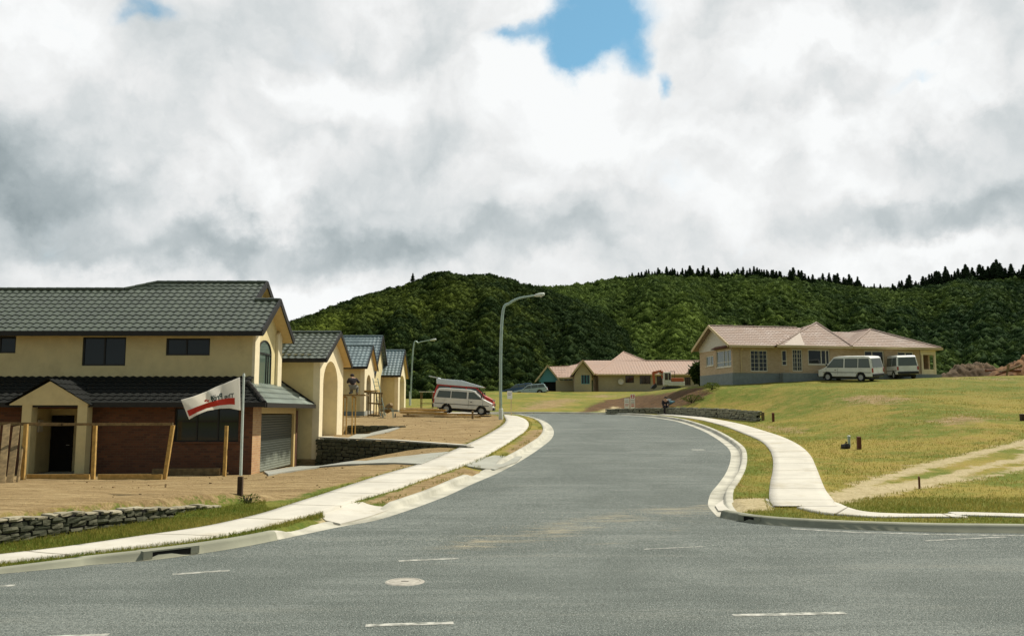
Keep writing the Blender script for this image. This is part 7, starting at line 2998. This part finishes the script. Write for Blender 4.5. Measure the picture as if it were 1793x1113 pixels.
def blades(name, label, box, dens, h, w_, cond, seed, tlo, thi, clump=1):
    r_ = np.random.default_rng(seed)
    n = int((box[1] - box[0]) * (box[3] - box[2]) * dens)
    X, Y = r_.uniform(box[0], box[1], n), r_.uniform(box[2], box[3], n)
    ok = cond(X, Y)
    X, Y = X[ok], Y[ok]
    sd_ = poly_sd(X, Y, road_poly)
    ok = sd_ > .27
    for P in (pathL, pathR, path3):
        ok &= poly_sd(X, Y, P) > -.03
    for P in (apron_l, apron_r, track):
        ok &= poly_sd(X, Y, P) > -.1
    X, Y = X[ok], Y[ok]
    Z = terrain(X, Y)
    n = len(X)
    ang = r_.uniform(0, 2 * math.pi, n)
    hh = h * r_.uniform(.4, 1.3, n)
    lean = r_.normal(size=(n, 2)) * h * .45
    c, s = np.cos(ang) * w_, np.sin(ang) * w_
    V = np.empty((n, 3, 3))
    V[:, 0] = np.stack([X - c, Y - s, Z - .015], 1)
    V[:, 1] = np.stack([X + c, Y + s, Z - .015], 1)
    V[:, 2] = np.stack([X + lean[:, 0], Y + lean[:, 1], Z + hh], 1)
    t = np.clip(r_.uniform(tlo, thi, n) + .35 * patch(X, Y, .5, 4.0), 0, 1)
    o = np_mesh(name, V.reshape(-1, 3), np.arange(n * 3).reshape(-1, 3), M_grass, attr={'tint': np.repeat(t, 3)})
    return tag(o, label, 'grass', None, 'stuff')


M_grass = leaf_mat('grass_blades', (0.095, 0.15, 0.018), (0.41, 0.32, 0.085), trans=.4)


def sidef(X, Y):
    return (X - FW_a[0]) * (-FW_dir[1]) + (Y - FW_a[1]) * FW_dir[0]


blades('verge_grass', 'green grass on the verge between the low stone wall and the road', (-13, -3.2, 10, 21.5), 1500, .06, .007,
       lambda X, Y: (sidef(X, Y) < -.12) & ((X - FW_b[0]) * FW_dir[0] + (Y - FW_b[1]) * FW_dir[1] < .6 + .5 * np.sin(X * 5)), 61, .05, .75)
blades('corner_grass', 'grass strip along the kerb at the right corner of the junction', (4.5, 14, 15.5, 21), 700, .06, .007, lambda X, Y: X > 4.9, 62, .15, .75)
dR = lambda X, Y: X - np.interp(Y, XR_y, XR_x)
blades('field_grass', 'rough yellow-green grass over the sloping field on the right', (8, 40, 19, 68), 90, .065, .013, lambda X, Y: (dR(X, Y) > 0.1) & (np.random.default_rng(5).uniform(0, 1, X.shape) < np.clip(1.25 - (Y - 19) / 46, .12, 1)), 63, .3, 1.0)
blades('path_verge_grass', 'short grass strip between the right footpath and the kerb', (4, 14, 20, 58), 220, .05, .010, lambda X, Y: (dR(X, Y) < -.8) & (dR(X, Y) > -4), 64, .25, .95)
blades('left_verge_grass', 'sparse grass tufts along the edges of the left footpath', (-7, 2.5, 17, 58), 160, .07, .011,
       lambda X, Y: (np.abs(poly_sd(X, Y, pathL) - .06) < .12) | ((poly_sd(X, Y, road_poly) < .5) & (patch(X, Y, .8, 2.0) > .1)), 65, .05, .7)

r_ = np.random.default_rng(77)
n = 3000
X, Y = r_.uniform(-22, -1, n), r_.uniform(14, 62, n)
sdirt = np.minimum(poly_sd(X, Y, dirt1), poly_sd(X, Y, dirt2))
ok = (sdirt < -.15) & (patch(X, Y, .35, 8.0) > -.12)
for hx0, hx1, hy0, hy1 in ((-30, -8.6, 30.2, 50), (-30, x3, 59, 75)):
    ok &= ~((X > hx0) & (X < hx1) & (Y > hy0) & (Y < hy1))
ok &= poly_sd(X, Y, pathL) > .1
X, Y = X[ok], Y[ok]
mbc = MB()
Zc = terrain(X, Y)
for i in range(len(X)):
    s = .012 + .04 * r_.uniform() ** 5
    stone(mbc, (X[i], Y[i], Zc[i] + s * .3), (s * r_.uniform(.8, 1.8), s * 1.2, s * .8), r_.uniform(0, 3), float(r_.uniform()))
M_clod = mat('earth_clod', (0.27, 0.18, 0.085), 0.98, .35, 3.0)
tag(mbc.build('earth_clods', M_clod), 'scattered earth clods and small stones on the bare lots', 'clods', None, 'stuff')

# loose grit washed out across the junction
n = 1500
r_ = np.random.default_rng(91)
gp = cast([(1250, 892), (1120, 900), (960, 925), (820, 955)], surf_g)[:, :2]
tt = r_.uniform(0, 3, n)
ii = np.minimum(tt.astype(int), 2)
ff = (tt - ii)[:, None]
C = gp[ii] * (1 - ff) + gp[ii + 1] * ff + r_.normal(size=(n, 2)) * [.9, .45]
kb = np.vstack([FL[60:330:1], FR[:120]])
C2 = kb[r_.integers(0, len(kb), 1500)] + r_.normal(size=(1500, 2)) * .13
C = np.vstack([C, C2])
C = C[poly_sd(C[:, 0], C[:, 1], road_poly) < -.02]
mbc = MB()
for x, y in C:
    s = .004 + .009 * r_.uniform() ** 4
    z = float(gY(y))
    a = r_.uniform(0, 6)
    mbc.add([(x + s * math.cos(a), y + s * math.sin(a), z + .003), (x + s * math.cos(a + 2), y + s * math.sin(a + 2), z + .003), (x + s * math.cos(a + 4.2), y + s * math.sin(a + 4.2), z + .003), (x, y, z + s * 1.1)], [(0, 1, 3), (1, 2, 3), (2, 0, 3), (0, 2, 1)])
tag(mbc.build('loose_grit', mat('pale_grit', (0.50, 0.44, 0.33), 0.95, .4, 9.0)), 'loose pale grit scattered over the junction and along the channels', 'grit', None, 'stuff')
